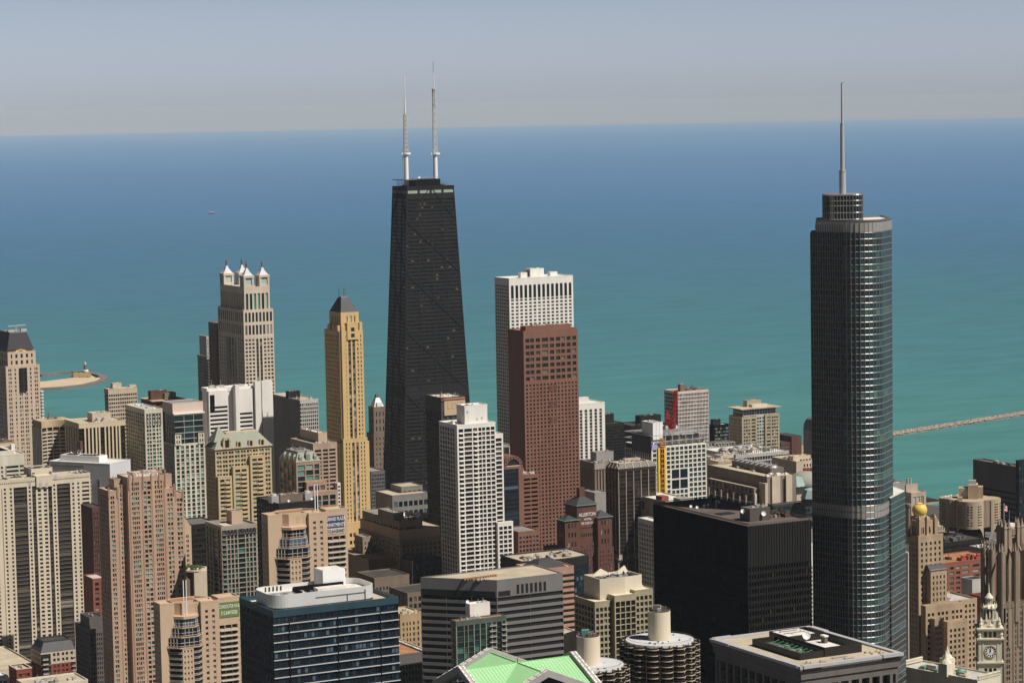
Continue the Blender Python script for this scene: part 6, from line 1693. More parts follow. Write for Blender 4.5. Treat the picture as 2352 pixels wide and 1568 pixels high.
# mint green cross gabled roof tower
zr = 204.0
Pn, Ps, Pw, Pe, Pj = [pt_z(a_, c_, zr) for a_, c_ in ((1128, 1498), (1257, 1544.5), (1072, 1540), (1309, 1505), (1192, 1520))]
J = Vector(((Pn.x+Ps.x)/2, (Pw.y+Pe.y)/2, zr))
ax = (Pe.x-Pw.x)/2; ay = (Pn.y-Ps.y)/2; cxm = (Pw.x+Pe.x)/2; cym = (Pn.y+Ps.y)/2
b = Bld('gabled_tower', 'stone tower top with a bright mint green cross gabled roof at the bottom centre', cxm, cym)
def rk(dz): return proj((cxm-ax*.6, cym+ay, zr-dz*.6))
dz = solve(lambda s: rk(s)[1]-(1498+(1568-1498)/(1128-1011)*(1128-rk(s)[0])), 0, 1, 40)
ze = zr-dz
g = Geo()
def tri(a_, b__, c_, th=.3):
    n_ = len(g.V); g.V.extend([a_, b__, c_]); g.F.append((n_, n_+1, n_+2))
O = (0, 0, zr); crn = {(sx, sy): (sx*ax, sy*ay, ze) for sx in (-1, 1) for sy in (-1, 1)}
ap_ = {'S': (0, -ay, zr), 'N': (0, ay, zr), 'W': (-ax, 0, zr), 'E': (ax, 0, zr)}
for k, (c1, c2) in {'S': ((-1, -1), (1, -1)), 'E': ((1, -1), (1, 1)), 'N': ((1, 1), (-1, 1)), 'W': ((-1, 1), (-1, -1))}.items():
    tri(crn[c1], ap_[k], O); tri(ap_[k], crn[c2], O)
rf = b.one('roof', M_MINT, g)
g = Geo()
for k in ap_.values(): g.bar((0, 0, zr+.1), (k[0], k[1], zr+.1), .35)
for c_ in crn.values(): g.bar((0, 0, zr), (c_[0], c_[1], c_[2]+.1), .3)
for sx, sy in crn:
    for q in range(1, 16):
        f_ = q/16
        g.bar((0+0, sy*ay*f_, zr+.03), (sx*ax*f_, sy*ay*f_, zr-dz*f_+.03), .14)
        g.bar((sx*ax*f_, 0, zr+.03), (sx*ax*f_, sy*ay*f_, zr-dz*f_+.03), .14)
g.obj('standing_seam', wall('mint_seam', (.27, .58, .24), var=.05), rf)
M_PAR = wall('pediment_granite', (.36, .34, .33), var=.2)
for k, (c1, c2) in {'S': ((-1, -1), (1, -1)), 'E': ((1, -1), (1, 1)), 'N': ((1, 1), (-1, 1)), 'W': ((-1, 1), (-1, -1))}.items():
    g = Geo()
    A_ = Vector(ap_[k]); n3 = Vector((A_.x, A_.y, 0)).normalized()
    g2 = Geo()
    for c_ in (c1, c2):
        C_ = Vector(crn[c_]); 
        q0, q1 = A_-n3*.1, C_-n3*.1
        w_ = n3*2.6; U_ = Vector((0, 0, 1.7)); D_ = Vector((0, 0, -1.0))
        lst = [q0+D_, q0+w_+D_, q1+w_+D_, q1+D_, q0+U_, q0+w_+U_, q1+w_+U_, q1+U_]
        g.hexa([tuple(v) for v in lst])
        m_ = 9
        for s in range(m_):
            f0 = (s+.15)/m_; f1 = (s+.85)/m_
            a0_ = q0+(q1-q0)*f0; a1_ = q0+(q1-q0)*f1; Ua = Vector((0, 0, 1.72)); Ub = Vector((0, 0, 1.85))
            for (i0, i1) in ((.05, .28), (.72, .95)):
                wa_, wb_ = w_*i0, w_*i1
                g2.hexa([tuple(v) for v in (a0_+wa_+Ua, a0_+wb_+Ua, a1_+wb_+Ua, a1_+wa_+Ua, a0_+wa_+Ub, a0_+wb_+Ub, a1_+wb_+Ub, a1_+wa_+Ub)])
    pd_ = b.one('pediment', M_PAR, g); g2.obj('coping', M_WHITE, pd_)
b.block(-ax, ax, -ay, ay, 0, ze-.3, M_PAR, G_DARK, rep('p1w1', 14)+'p1', rep('p1w1', 14)+'p1', fh=4, roof=M_ROOFG, par=0)
g = Geo(); g.bar((0, 0, zr), (0, 0, zr+2), .3); b.one('finial', M_DGREY, g)
b.finish()

# colonnaded granite block bottom right
x, w, d, h = FB(1633, 1839, 2072, 1533, 853)
b = Bld('colonnaded_office_block', 'square grey granite office block with pillar rows and a black roof enclosure', x, 853)
M_WK = wall('wacker_granite', (.135, .125, .115), var=.15)
M_COP = wall('pale_coping', (.42, .42, .44), var=.06, rough=.5)
c3 = 3.0
b.block(1.2, w-1.2, 1.2, d-1.2, 0, h-5.5, M_WK, G_BLACK, 'p.8w1p.8'+rep('w2.6p1', 8)+'w1p.8', 'p.8w1p.8'+rep('w2.6p1', 10)+'w1p.8', fh=4, sp=.06, p=2.2, top=2.5, m2=M_WK, roof=M_ROOFG, par=0)
b.box('wall', M_WK, .6, w-.6, .6, d-.6, h-5.1, h-3); 
g = Geo(); g.frustum((.6, w-.6, .6, d-.6), (-.4, w+.4, -.4, d+.4), h-2.99, h-1.2); g.box(-.4, w+.4, -.4, d+.4, h-1.19, h-.6); b.one('cornice', M_WK, g)
g = Geo(); g.ring([(-.5, -.5), (w+.5, -.5), (w+.5, d+.5), (-.5, d+.5)], 2.2, h-.59, h+.5); b.one('coping', M_COP, g)
for q_ in ((w*.02, w*.2, -.9, 1.6, h-.5, h+.75), (w*.8, w*.98, -.9, 1.6, h-.5, h+.75), (-.9, 1.6, d*.02, d*.2, h-.5, h+.75), (-.9, 1.6, d*.78, d*.95, h-.5, h+.75), (w-1.6, w+.9, d*.8, d*.97, h-.5, h+.75), (w*.02, w*.2, d-1.6, d+.9, h-.5, h+.75)): b.boxo('corner_coping', M_COP, *q_)
b.boxo('roof_terrace', M_GRAVEL, 1.7, w-1.7, 1.7, d-1.7, h-.58, h-.2)
# enclosure: two joined wells
def well(x0, x1, y0, y1, z1, t, m, fl, fz):
    g = Geo(); g.ring([(x0, y0), (x1, y0), (x1, y1), (x0, y1)], t, h-.2, z1); o = b.one('roof_enclosure', m, g)
    g = Geo(); g.box(x0+t, x1-t, y0+t, y1-t, h-.2, fz); g.obj('enclosure_floor', fl, o); return o
M_BW = wall('black_brown_panel', (.022, .018, .016), rough=.5)
E0 = pt_z(1811, 1509, h-.2); E1 = pt_z(1935, 1500, h-.2)
uA, vA = (w*.30, d*.22)
P1 = pt_z(1870, 1509, h+1); 
ex0, ex1 = pt_z(1818, 1490, h).x-x, pt_z(1927, 1492, h).x-x
well(w*.41, w*.78, d*.19, d*.80, h+3.6, .5, M_BW, M_ROOFW, h+.6)
well(w*.17, w*.40, d*.19, d*.72, h+2.6, .5, M_BW, M_DGREY, h+.2)
b.boxo('penthouse_roof', M_ROOFW, w*.43, w*.70, d*.60, d*.80-.6, h+.61, h+3.4)
b.boxo('penthouse_wall', M_BW, w*.43, w*.76, d*.595, d*.60, h+.61, h+3.5)
b.dish(w*.56, d*.55, h+1.2, 1.7)
b.boxo('chimney', M_DGREY, w*.68, w*.71, d*.48, d*.52, h+.6, h+3.2); b.boxo('chimney_cap', M_WHITE, w*.675, w*.715, d*.475, d*.525, h+3.2, h+3.8)
g = Geo()
M_GF = wall('green_frame', (.06, .20, .10), var=.1)
for k in range(9):
    v_ = d*.24+k*d*.052
    g.bar((w*.19, v_, h+1.4), (w*.385, v_, h+1.4), .12)
for k in range(4): g.bar((w*.2+k*w*.058, d*.23, h+1.4), (w*.2+k*w*.058, d*.67, h+1.4), .12)
for k in range(8): g.bar((w*.2, d*.24+k*d*.052, h+.4), (w*.38, d*.24+(k+1)*d*.052, h+1.9), .15)
b.one('green_framework', M_GF, g)
for k in range(9):
    g = Geo(); u0_ = w*.2+(k % 3)*w*.06; v0_ = d*.25+(k//3)*d*.13; g.lathe(u0_+1.5, v0_+1.5, [(1.3, h+.2), (1.3, h+1.0), (1.0, h+1.0)], 12); b.one('fan', M_GREY, g)
b.clutter(w*.72, w-4, 4, d*.17, h-.2, 5, [M_GREY, M_SAND], 1.3); b.clutter(5, w*.6, 3, d*.14, h-.2, 5, [M_GREY, M_SAND], 1.1); b.clutter(w*.45, w*.66, d*.62, d*.75, h+3.4, 5, [M_GREY], 1)
b.finish()
# ================================================================== LEFT CLUSTER
Ye = 2290
x, w, d, h = FB(-22, 12, 86, 812, Ye)
b = Bld('luxury_hotel_tower', 'beige stone tower with a black mansard crown at the far left edge', x, Ye)
M_ELY = wall('pinkish_limestone', (.56, .44, .34), var=.1)
kw = dict(fh=3.7, sp=.40, p=.4)
zt1 = pt_y(50, 842, Ye).z; zt2 = pt_y(50, 838, Ye).z
PE = 'p1.2w.7p.3w.7p1.6w.8p1.5w.7p.3w.7p1w.7p.3w.7p1.4w.8p1.6w.7p.3w.7p1.2'
b.block(0, w+1.6, 0, d, 0, zt1, M_ELY, G_BLIND, PE, rep('p1w1', 8)+'p1', top=1.5, roof=M_GRAVEL, **kw)
b.block(2.5, w-1.5, 1, d-3, zt1, h, M_ELY, G_DARK, 'p2w1p2w1.5p2w1.5p2w1.5p2w1p2', rep('p1w1', 6)+'p1', top=1.2, roof=M_GRAVEL, **{**kw, 'fh': 6})
b.boxo('glass_bay', G_BLACK, w*.42, w*.64, -1.2, -.01, pt_y(50, 897, Ye).z, pt_y(50, 845, Ye).z)
for k in range(8): b.boxo('bay_mullion', M_SLATE, w*.42, w*.64, -1.35, -1.2, pt_y(50, 897, Ye).z+k*2.9, pt_y(50, 897, Ye).z+k*2.9+.3)
b.boxo('bay_mullion', M_SLATE, w*.53-.2, w*.53+.2, -1.4, -1.2, pt_y(50, 897, Ye).z, pt_y(50, 845, Ye).z)
zc0, zc1 = pt_y(37, 803, Ye+3).z, pt_y(37, 764, Ye+6).z
b.block(4, w-4, 3, d-6, h, zc0, M_ELY, G_DARK, 'p2w1.2p3w3p3w1.2p2', 'p2w1.2p2w1.2p2', top=1.2, roof=M_ROOFD, par=0, **{**kw, 'fh': 12, 'sp': .25})
g = Geo(); arch(g, w*.5, zc0-6.5, 7.2, 5.6, 1.6, 2.95, 14); b.one('yellow_arch', M_GOLDD, g)
g = Geo(); g.prism([(2.5, 1.5), (w-3, 1.5), (w-2, 4), (w-2, d-6), (2, d-6), (1.5, 4)], zc0, zc1, [(6.5, 6), (w-7.5, 6), (w-7, 8), (w-7, d-11), (6, d-11), (6, 8)]); mr_ = b.one('mansard_roof', wall('mansard_black', (.03, .028, .034), rough=.6, var=.1), g)
g = Geo(); g.box(6.6, w-7.6, 6.1, d-11.1, zc1, zc1+.8); g.obj('roof_deck', M_ROOFG, mr_)
g = Geo(); g.bar((w*.45, 9, zc1), (w*.45, 9, zc1+7), .8); g.bar((w*.20, 9, zc1+6), (w*.75, 9, zc1+6.4), .8); g.box(w*.2, w*.4, 8, 12, zc1+.8, zc1+2.4); g.box(w*.6, w*.78, 8, 12, zc1+.8, zc1+2.8); b.one('roof_crane', M_LGREY, g)
for k in range(24): b.bal(M_WHITE, ((0, 0), (1, 0)), w+1.8, w+4.2, -3, pt_y(94, 900, Ye).z-k*3.7*.8, .9, 4)
b.box('wall', M_ELY, w+1.6, w+3.0, 1, 12, 0, pt_y(94, 898, Ye).z)
b.finish()

# curved balcony block
x, w, d, h = FB(92, 94, 165, 968, 2200, d=24)
b = Bld('curved_apartment_block', 'beige block with a concave curved front of balcony bands right of the mansard tower', x, 2200)
zt = h-6
g = Geo(); pts = []
n = 12; sag = 6.0
for i in range(n+1):
    t = i/n; pts.append((w*.84*t, sag*math.sin(math.pi*min(1, t*1.0))*0.9-4*t*0))
outer = pts+[(w*.84, 24), (0, 24)]
g.prism(outer, 0, zt-.3); b.one('core', M_DARK, g)
for (p0, p1) in zip(pts[:-1], pts[1:]):
    L = math.hypot(p1[0]-p0[0], p1[1]-p0[1]); fr = (p0, ((p1[0]-p0[0])/L, (p1[1]-p0[1])/L))
    nf = int(zt/3.05)
    for k in range(nf): b.fb('floor_band', M_CREAM, fr, -.02, L+.02, 0, 1.2, k*3.05, k*3.05+1.15)
    for k in range(nf): b.win(G_DARK, fr, 0, L, .05, k*3.05+1.15, k*3.05+3.05)
for i in range(0, n+1, 3):
    p0 = pts[i]; b.box('pier', M_CREAM, p0[0]-.3, p0[0]+.3, p0[1]-1.35, p0[1]-.02, 0, zt)
b.box('pier', M_TAN, w*.84, w, 2, 24, 0, zt); b.box('pier', M_CREAM, -.6, -.02, -.5, 24, 0, zt)
g = Geo(); g.prism([(p[0], p[1]-1.3) for p in pts]+[(w, 1.0), (w, 24), (0, 24)], zt, h); b.one('crown', M_TAN, g)
b.clutter(4, w-4, 10, 20, h, 4, [M_DGREY, M_BROWN], 3); b.boxo('chimney', M_DGREY, w*.38, w*.41, 12, 13, h, h+6); b.finish()

# beige striped tower
b = tower('striped_office_tower', 'beige and black tower of bold vertical stripes with a square beige roof house', (166, 181, 288, 975), 2160, wall('warm_ivory', (.60, .50, .35), var=.08), G_BROWN, 'g4'+'p1.2g1.6p1.2g1.6p1.2g1.6p1.2g1.2p1.2'+'g3.2'+'p1.2g1.6p1.2g1.6p1.2g1.6p1.2g1.2p1.2'+'g4', rep('p1g1', 5)+'p1', fh=3.9, sp=.2, p=1.4, top=3.5, roof=M_GRAVEL, d=38)
b.pent(200, 212, 254, 951, 10, M_CREAM, b.h, M_GRAVEL)
for k in range(2):
    g = Geo(); g.lathe(b.w*.47+k*6, 7, [(2, b.h), (2, b.h+4), (1.4, b.h+4.2)], 12); b.one('roof_fan', M_LGREY, g)
b.clutter(2, b.w-3, 3, 8, b.h+.3, 5); b.finish()
b = tower('office_tower', 'beige gridded office tower with small roof boxes against the lake', (239, 248.5, 315, 896), 2500, M_CREAM, G_DARK, rep('p.5w1.4', 13)+'p.5', rep('w3p.3', 5), fh=3.9, sp=.42, p=.6, top=4.5, roof=M_GRAVEL)
b.pent(254, 259, 279, 882, 10, M_CREAM, b.h, M_ROOFW); b.pent(294, 298, 313, 886, 8, M_CREAM, b.h, M_ROOFW); b.clutter(4, b.w-4, 4, 20, b.h+.3, 6); b.finish()
# brown building with flat oversailing roof
x, w, d, h = FB(324, 350, 420, 925, 2400)
b = Bld('brown_apartment_tower', 'dark brown tower with an oversailing flat roof slab and a second dark roof house', x, 2400)
b.block(0, w, 0, d, 0, h, M_DBRICK, G_DARK, 'p2w3p2w3p2w3p2', 'p2w2p2w2p2', fh=3.6, sp=.4, p=1, top=1, roof=M_ROOFD)
b.boxo('roof_slab', M_TAN, -1.5, w+2, -2, d+1, h+1.2, h+2.2); b.pent(340, 346, 384, 900, 5, M_DBRICK, h+2.2, M_ROOFD); b.pent(370, 378, 404, 904, 3, M_BROWN, h+2.2, M_ROOFD); b.finish()
# green-grey glass twin facades
b = tower('apartment_tower', 'pale tower with a cream window grid lit on its right half', (288, 332, 373, 943), 2150, M_IVORY, G_TEAL, 'p.8w1p.3w1p.5w1.5p.5w1p.3w1p1', rep('p.5w1.2', 6)+rep('p.5w1.6', 3)+'p.5', fh=3.35, sp=.28, p=.6, top=3, roof=M_LGREY)
for k in range(6): b.boxo('louvre_slot', M_DGREY, b.w*(.08+.155*k), b.w*(.14+.155*k), -.12, -.01, b.h-13, b.h-2.5)
b.clutter(3, b.w-2, 6, b.d-4, b.h+.3, 6, [M_LGREY, M_WHITE], 3); b.finish()
x, w, d, h = FB(373, 396, 466, 928, 2080)
b = Bld('apartment_tower', 'white gridded tower with green glass upper floors and a blank pink beige crown', x, 2080)
zb1 = pt_y(430, 950, 2080).z; zb2 = pt_y(430, 1020, 2080).z
M_PK = wall('pink_beige_panel', (.66, .53, .45), var=.06)
b.block(0, w, 0, d, zb1+1, h, M_PK, G_DARK, None, None, roof=M_ROOFG, par=.6)
b.block(1, w-1, -1.5, d-2, zb2, zb1, M_LGREY, G_GREEN, 'w8p.3w8p.3w8', rep('w3p1', 6), fh=5.2, sp=.1, p=.5, top=1.2, roof=M_WHITE, par=0)
b.boxo('white_ledge', M_WHITE, .2, w+.6, -2.2, -.02, zb1, zb1+1.0)
b.block(0, w, -2, d, 0, zb2, M_IVORY, G_TEAL, 'p.7w1.3p.7w1.3p.8w1.3p.8w1.3p.8w1.3p.7w1.3p.7', rep('p1w1.6', 7)+'p1', fh=3.5, sp=.2, p=.6, top=.8, roof=M_LGREY)
for q in (.02, .78): b.block(w*q, w*(q+.2), -2.6, -2.02, zb2, zb2+9, M_IVORY, G_DARK, 'p1w1p1w1p1', None, fh=4.5, p=.3, top=.8, par=0)
b.finish()

# grey blank wall building turned off the grid
px0 = pt_z(252, 1066, 0)
zr_ = 132.0
C0 = pt_z(252, 1067, zr_); A0 = pt_z(112, 1060, zr_)
rot = math.atan2(C0.y-A0.y, C0.x-A0.x)
Lx = (C0-A0).length
b = Bld('grey_panel_building', 'pale lavender grey windowless building with a white roof house and two dishes', A0.x, A0.y, rot=rot)
b.box('wall', M_LAV, 0, Lx, 0, 30, 0, zr_)
b.roof(0, Lx, 0, 30, zr_, M_ROOFW, M_LAV, .8)
X0_, X1_ = Lx*.12, Lx*.76
b.boxo('roof_house', M_WHITEP, X0_, X1_, 6, 18, zr_+.3, zr_+5.2); b.boxo('roof_house_top', M_ROOFW, X0_+.3, X1_-.3, 6.3, 17.7, zr_+5.2, zr_+5.5)
b.boxo('solar_panel', M_SLATE, Lx*.2, Lx*.37, 7, 13, zr_+5.5, zr_+5.9); b.boxo('solar_panel', M_SLATE, Lx*.43, Lx*.7, 7, 13, zr_+5.5, zr_+5.9)
b.dish(Lx*.40, 9, zr_+5.5, 1.8); b.dish(Lx*.45, 9, zr_+5.5, 1.8)
b.boxo('louvre', M_GREY, Lx*.04, Lx*.58, -.12, -.01, zr_-3.6, zr_-1.6)
for k in range(13): 
    b.boxo('window', M_SLATE, Lx*.04+k*Lx*.043, Lx*.04+k*Lx*.043+Lx*.03, -.1, -.01, zr_-16, zr_-12)
for k in range(20): b.boxo('vent_window', M_DARK, Lx*.80, Lx*.825, -.3, -.01, zr_-16-k*3, zr_-14-k*3)
b.boxo('duct_shaft', M_GREY, Lx*.79, Lx*.835, -.28, -.01, 0, zr_-12)
b.clutter(X0_+2, X1_-2, 13, 17, zr_+5.5, 5, [M_WHITE, M_DBRICK], 2.5); b.boxo('chimney', M_DBRICK, Lx*.255, Lx*.30, 20, 23, zr_, zr_+15); b.finish()

# left edge small ones
b = tower('small_office_block', 'tan corniced block cut by the left frame below the mansard tower', (-40, -30, 36, 1023), 2090, M_TAN, G_DARK, 'p2w2p3w2p3w2p2w2p2', None, d=30, fh=4.2, sp=.4, top=4, roof=M_BROWN)
b.boxo('cornice', M_CREAM, -1, b.w+.8, -1.2, -.02, b.h-2.2, b.h-.4); b.clutter(b.w*.3, b.w-2, 3, 24, b.h+.3, 12, [M_DGREY, M_SLATE, M_BROWN], 4); b.finish()
x, w, d, h = FB(-60, -50, 56, 1052, 2000, d=34)
b = Bld('white_hipped_block', 'white block with a pale green hipped roof cut by the left frame', x, 2000)
b.block(0, w, 0, d, 0, h, M_IVORY, G_DARK, 'p1w1p1w1p1w1p1w1p1w1p1w1p1s.8w6p.6w2p.5', 'p1', fh=3.4, sp=.45, p=.5, top=8, roof=M_LGREY, m2=M_GREY)
g = Geo(); g.frustum((1, w-12, 2, d-4), (6, w-22, 12, d-12), h+4, pt_y(0, 1034, 2010).z); b.one('hipped_roof', wall('pale_green_roof', (.46, .47, .38)), g)
b.boxo('attic', M_IVORY, 1, w-8, 1, d-3, h, h+4); b.boxo('chimney', M_WHITE, w-9, w-6, 4, 8, h, h+8); b.finish()

# big cream tower
Ys = 1880
x, w, d, h = FB(-40, -24, 207, 1109, Ys)
b = Bld('cream_apartment_tower', 'huge cream apartment tower striped with recessed dark balcony bays at the left edge', x, Ys)
M_SUP = wall('superior_cream', (.62, .54, .42), var=.12)
kw = dict(fh=3.05, sp=.42, p=.8, top=5)
P1 = 'p2w10p2w10p10' + 'p5q2p6w7p13w7p6b46p5w7p5b13p6w11p9w11p5b13p5w7p5b46p7w7p11w7p9w25p5'
b.block(0, w, 0, d, 0, h, M_SUP, G_DARK, P1, rep('p1w1', 8)+'p1', roof=M_ROOFG, par=1.5, bdep=-.3, bm=M_BROWN, m2=M_BROWN, **kw)
U = lambda px: pt_y(px, 1115, Ys).x-x
b.facade(((w, 0), (0.0, 1)), 1, 0, .5, 'p1', M_SUP, G_DARK, fh=1, top=0)
for k in range(int(h/3.05)-2): b.bal(M_SUP, ((w, 0), (0, 1)), 1, 9, .02, 5+k*3.05, .3, 1.1)
g = Geo()
for k in range(int(w/1.5)): g.box(k*1.5+.3, k*1.5+1.0, -.25, -.01, h-1.7, h-.9)
b.one('dentil_course', M_BROWN, g)
z_ = pt_y(100, 1093, Ys).z
b.block(U(83), U(121), -1.2, 10, h-6, z_, M_SUP, G_DARK, None, None, roof=M_SUP, par=.5)
for q in (U(89), U(103)): b.boxo('medallion', M_LGREY, q, q+U(6)-U(0), -1.35, -1.2, z_-8.5, z_-4.5)
b.boxo('medallion', M_LGREY, U(66), U(71), -.2, -.01, h-5, h-1); b.boxo('medallion', M_LGREY, U(125), U(131), -.2, -.01, h-2, h+2)
xx = b.pent(54.5, 71.5, 120, 1079, 12, M_SUP, h, M_ROOFD)
b.pent(6, 18, 56, 1101, 4, M_SUP, h, M_ROOFD); b.pent(118, 122, 168, 1092, 5, M_SUP, h, M_ROOFD); b.pent(122, 123, 132, 1096, .6, M_SUP, h, M_SUP, d=6)
for q in (.1, .9): b.boxo('vent', M_DGREY, xx[0]+(xx[1]-xx[0])*q-1, xx[0]+(xx[1]-xx[0])*q+1, xx[2]-.15, xx[2]-.01, xx[4]-4, xx[4]-2)
b.clutter(U(168), U(204), 4, 20, h+.3, 9, [M_LGREY, M_ROOFD], 2.5); b.finish()

# pinkish tower with teal windows
Yp = 1600
x, w, d, h = FB(226, 249, 423, 1131, Yp)
b = Bld('pink_apartment_tower', 'pinkish brown stepped tower with teal windows and small corner finials', x, Yp)
M_PT = wall('pink_terracotta_brick', (.45, .305, .22), var=.16)
M_DK = wall('dark_pink_rib', (.33, .19, .14), var=.1)
U = lambda px: pt_y(px, 1140, Yp).x-x
kw = dict(fh=3.15, sp=.37, p=.5, top=2.5, m2=M_DK)
G_PT = glass("glass_pink_tower", [(0, (.014, .015, .016)), (.42, (.03, .035, .035)), (.58, (.16, .30, .24)), (.8, (.24, .36, .29)), (.93, (.05, .08, .075))])
zA, zB, zM, zR1 = h, pt_y(265, 1106, Yp).z, pt_y(330, 1097, Yp-2.5).z, pt_y(385, 1096, Yp).z
b.block(0, U(272), 0, d, 0, zA, M_PT, G_PT, 'p1.2w1p.3w1p2.2q.5', rep('p1w1', 6)+'p1', roof=M_GRAVEL, **kw)
b.block(U(272)+.01, U(291), 1.2, d, 0, zA+1.2, M_PT, G_PT, 'p1.4w1p.5w1p1.4', None, roof=M_GRAVEL, **kw)
b.block(U(291)+.02, U(378), -2.5, d-2, 0, zM, M_PT, G_PT, 'p.5q.5p.6w.6p.25w.6p.25w.6p.25w.6p1.1q.4p.4w1.3p.4w1.3p.4q.4p1.1w.6p.25w.6p.25w.6p.25w.6p.6q.5p.5', 'p1', roof=M_LGREY, **kw)
b.block(U(378)+.03, U(402), 0, d, 0, zR1-8, M_PT, G_PT, 'p1.2w1p.4w1p1.2', None, roof=M_GRAVEL, **kw)
b.block(U(402)+.04, w, 1.2, d, 0, zR1-12, M_PT, G_PT, 'p1w1p.25w1p1', None, roof=M_GRAVEL, **kw)
b.pent(250, 262, 278, 1103, 8, M_PT, zA, M_BROWN); b.pent(292, 304, 372, 1089, 10, M_PT, zM, M_LGREY); b.pent(370, 376, 394, 1092, 8, M_PT, zR1-8, M_GRAVEL)
for px in (294, 304, 326, 345, 363, 377): 
    g = Geo(); u_ = U(px); g.box(u_-.4, u_+.4, -2.9, -2.1, zM-7, zM+2.6); g.frustum((u_-.6, u_+.6, -3, -2), (u_-.1, u_+.1, -2.6, -2.4), zM+3, zM+4.6); b.one('finial', M_DK, g)
for px, zz_, yy in ((250, zA, 0), (270, zA, 0), (281, zA+1, 1.2), (400, zR1-8, 0), (404, zR1-12, 1.2), (421, zR1-12, 1.2)):
    g = Geo(); u_ = U(px); g.box(u_-.5, u_+.5, yy-.4, yy+.5, zz_-4, zz_+3.4); b.one('finial', M_DK, g)
b.clutter(U(296), U(372), 1, 9, zM+.3, 14, [M_LGREY, M_WHITE, M_STEEL], 2.5)
g = Geo(); g.bar((U(272), 2, zA+1), (U(288), 2, zA+1), .4); g.box(U(272), U(288), 2, 2.3, zA+1.2, zA+4); b.one('roof_gantry', M_LGREY, g)
b.finish()
b = tower('tan_slab', 'pale tan slab with a sloping top and paired windows right behind the pinkish tower', (420, 421, 439, 1212), 1690, M_ROSE, G_DARK, 'p2w.8p.3w.8p2', None, d=26, fh=3.3, sp=.4, top=5, roof=M_GRAVEL)
g = Geo(); n_ = 0; g.V = [(0, 0, b.h+.3), (b.w, 0, b.h+.3), (0, 20, b.h+.3), (b.w, 20, b.h+.3), (0, 0, b.h+9), (0, 20, b.h+9)]; g.F = [(0, 1, 4), (2, 5, 3), (1, 3, 5, 4), (0, 4, 5, 2)]; b.one('sloped_crown', M_ROSE, g); b.finish()
# items seen between cream tower and pinkish tower
b = tower('brick_warehouse', 'shaded brown brick block in the gap left of the pinkish tower', (208, 212, 240, 1170), 1790, M_DBRICK, G_DARK, rep('p1w1', 6)+'p1', None, d=25, fh=3.4, roof=M_ROOFD); b.finish()
b = tower('brick_warehouse', 'bright red brick block low in the gap left of the pinkish tower', (208, 213, 245, 1332), 1770, wall('orange_red_brick', (.30, .085, .05)), G_DARK, 'p1w2p1w2p1', None, d=20, fh=3.6, roof=M_LGREY); b.finish()
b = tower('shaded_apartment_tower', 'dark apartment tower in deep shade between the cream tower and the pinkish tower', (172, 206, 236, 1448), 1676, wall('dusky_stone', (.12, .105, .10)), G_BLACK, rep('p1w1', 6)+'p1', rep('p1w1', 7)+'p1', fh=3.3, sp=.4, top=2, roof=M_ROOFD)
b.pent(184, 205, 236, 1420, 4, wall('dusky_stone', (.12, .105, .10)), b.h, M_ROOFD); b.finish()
# brick block with mansard, low brick block, tan roofs
x, w, d, h = FB(71, 94, 172, 1500, 1772)
b = Bld('mansard_brick_block', 'red brick block with a cream upper band and a dark mansard roof, bottom left', x, 1772)
zc_ = h; zc_b = pt_y(120, 1525, 1772).z
kw = dict(fh=3.4, sp=.45, p=.5, top=.8)
M_BR2 = wall('deep_red_brick', (.24, .06, .04), var=.14)
b.block(0, w, 0, d, 0, zc_b, M_BR2, G_DARK, 's4p1w1p.6w1p1w1p.6w1p1w1p1', rep('p1w1', 5)+'p1', roof=M_CREAM, par=0, m2=M_DARK, **kw)
b.block(-.2, w+.2, -.3, d, zc_b+.3, zc_, M_CREAM, G_DARK, 's4p1w1p.6w1p1w1p.6w1p1w1p1', rep('p1w1', 5)+'p1', roof=M_LGREY, par=0, m2=M_DARK, **kw)
for k in range(8): b.bal(M_LGREY, ((0, 0), (1, 0)), 1, w*.2, 0, h-5-k*3.4, .5, 1.4)
for k in range(8): b.bal(M_LGREY, ((0, 0), (1, 0)), w*.9, w+1.6, 0, h-5-k*3.4, .5, 1.0)
g = Geo(); zr_2 = pt_y(150, 1468, 1778).z; g.frustum((-.2, w+.2, -.3, d), (3.2, w-1.5, 3.6, d-3.5), zc_+.3, zr_2); mm = b.one('mansard_roof', wall('mansard_grey', (.10, .10, .105), var=.1), g)
g = Geo(); g.ring([(3.2, 3.6), (w-1.5, 3.6), (w-1.5, d-3.5), (3.2, d-3.5)], .5, zr_2, zr_2+1.2); g.obj('roof_wall', M_SLATE, mm)
g = Geo(); g.box(3.8, w-2, 4.2, d-4, zr_2, zr_2+.1); g.obj('flat_roof', M_ROOFD, mm); b.finish()
b = tower('low_brick_block', 'low red brick block with a cream rimmed tan roof in the bottom left corner', (20, 38, 73, 1541), 1765, M_BR2 if False else MATS['deep_red_brick'], G_DARK, 'p1w1.4p.5w1.4p.5w1.4p1', rep('p1w1', 4)+'p1', fh=3.6, sp=.4, top=2, roof=M_GRAVEL)
g = Geo(); g.ring([(-.3, -.3), (b.w+.3, -.3), (b.w+.3, b.d+.3), (-.3, b.d+.3)], .9, b.h+1.1, b.h+1.6); b.one('coping', M_CREAM, g); b.clutter(2, b.w-3, 3, b.d-3, b.h+.3, 6, [M_LGREY, M_DGREY], 2); b.finish()
b = tower('parking_podium', 'flat tan podium roof at the foot of the huge cream apartment tower', (-60, -50, 88, 1546), 1790, M_CREAM, G_DARK, None, None, roof=M_GRAVEL, d=78, par=1.4); b.clutter(U(0)*0+30, b.w-20, 8, 60, b.h+.3, 8); b.finish()
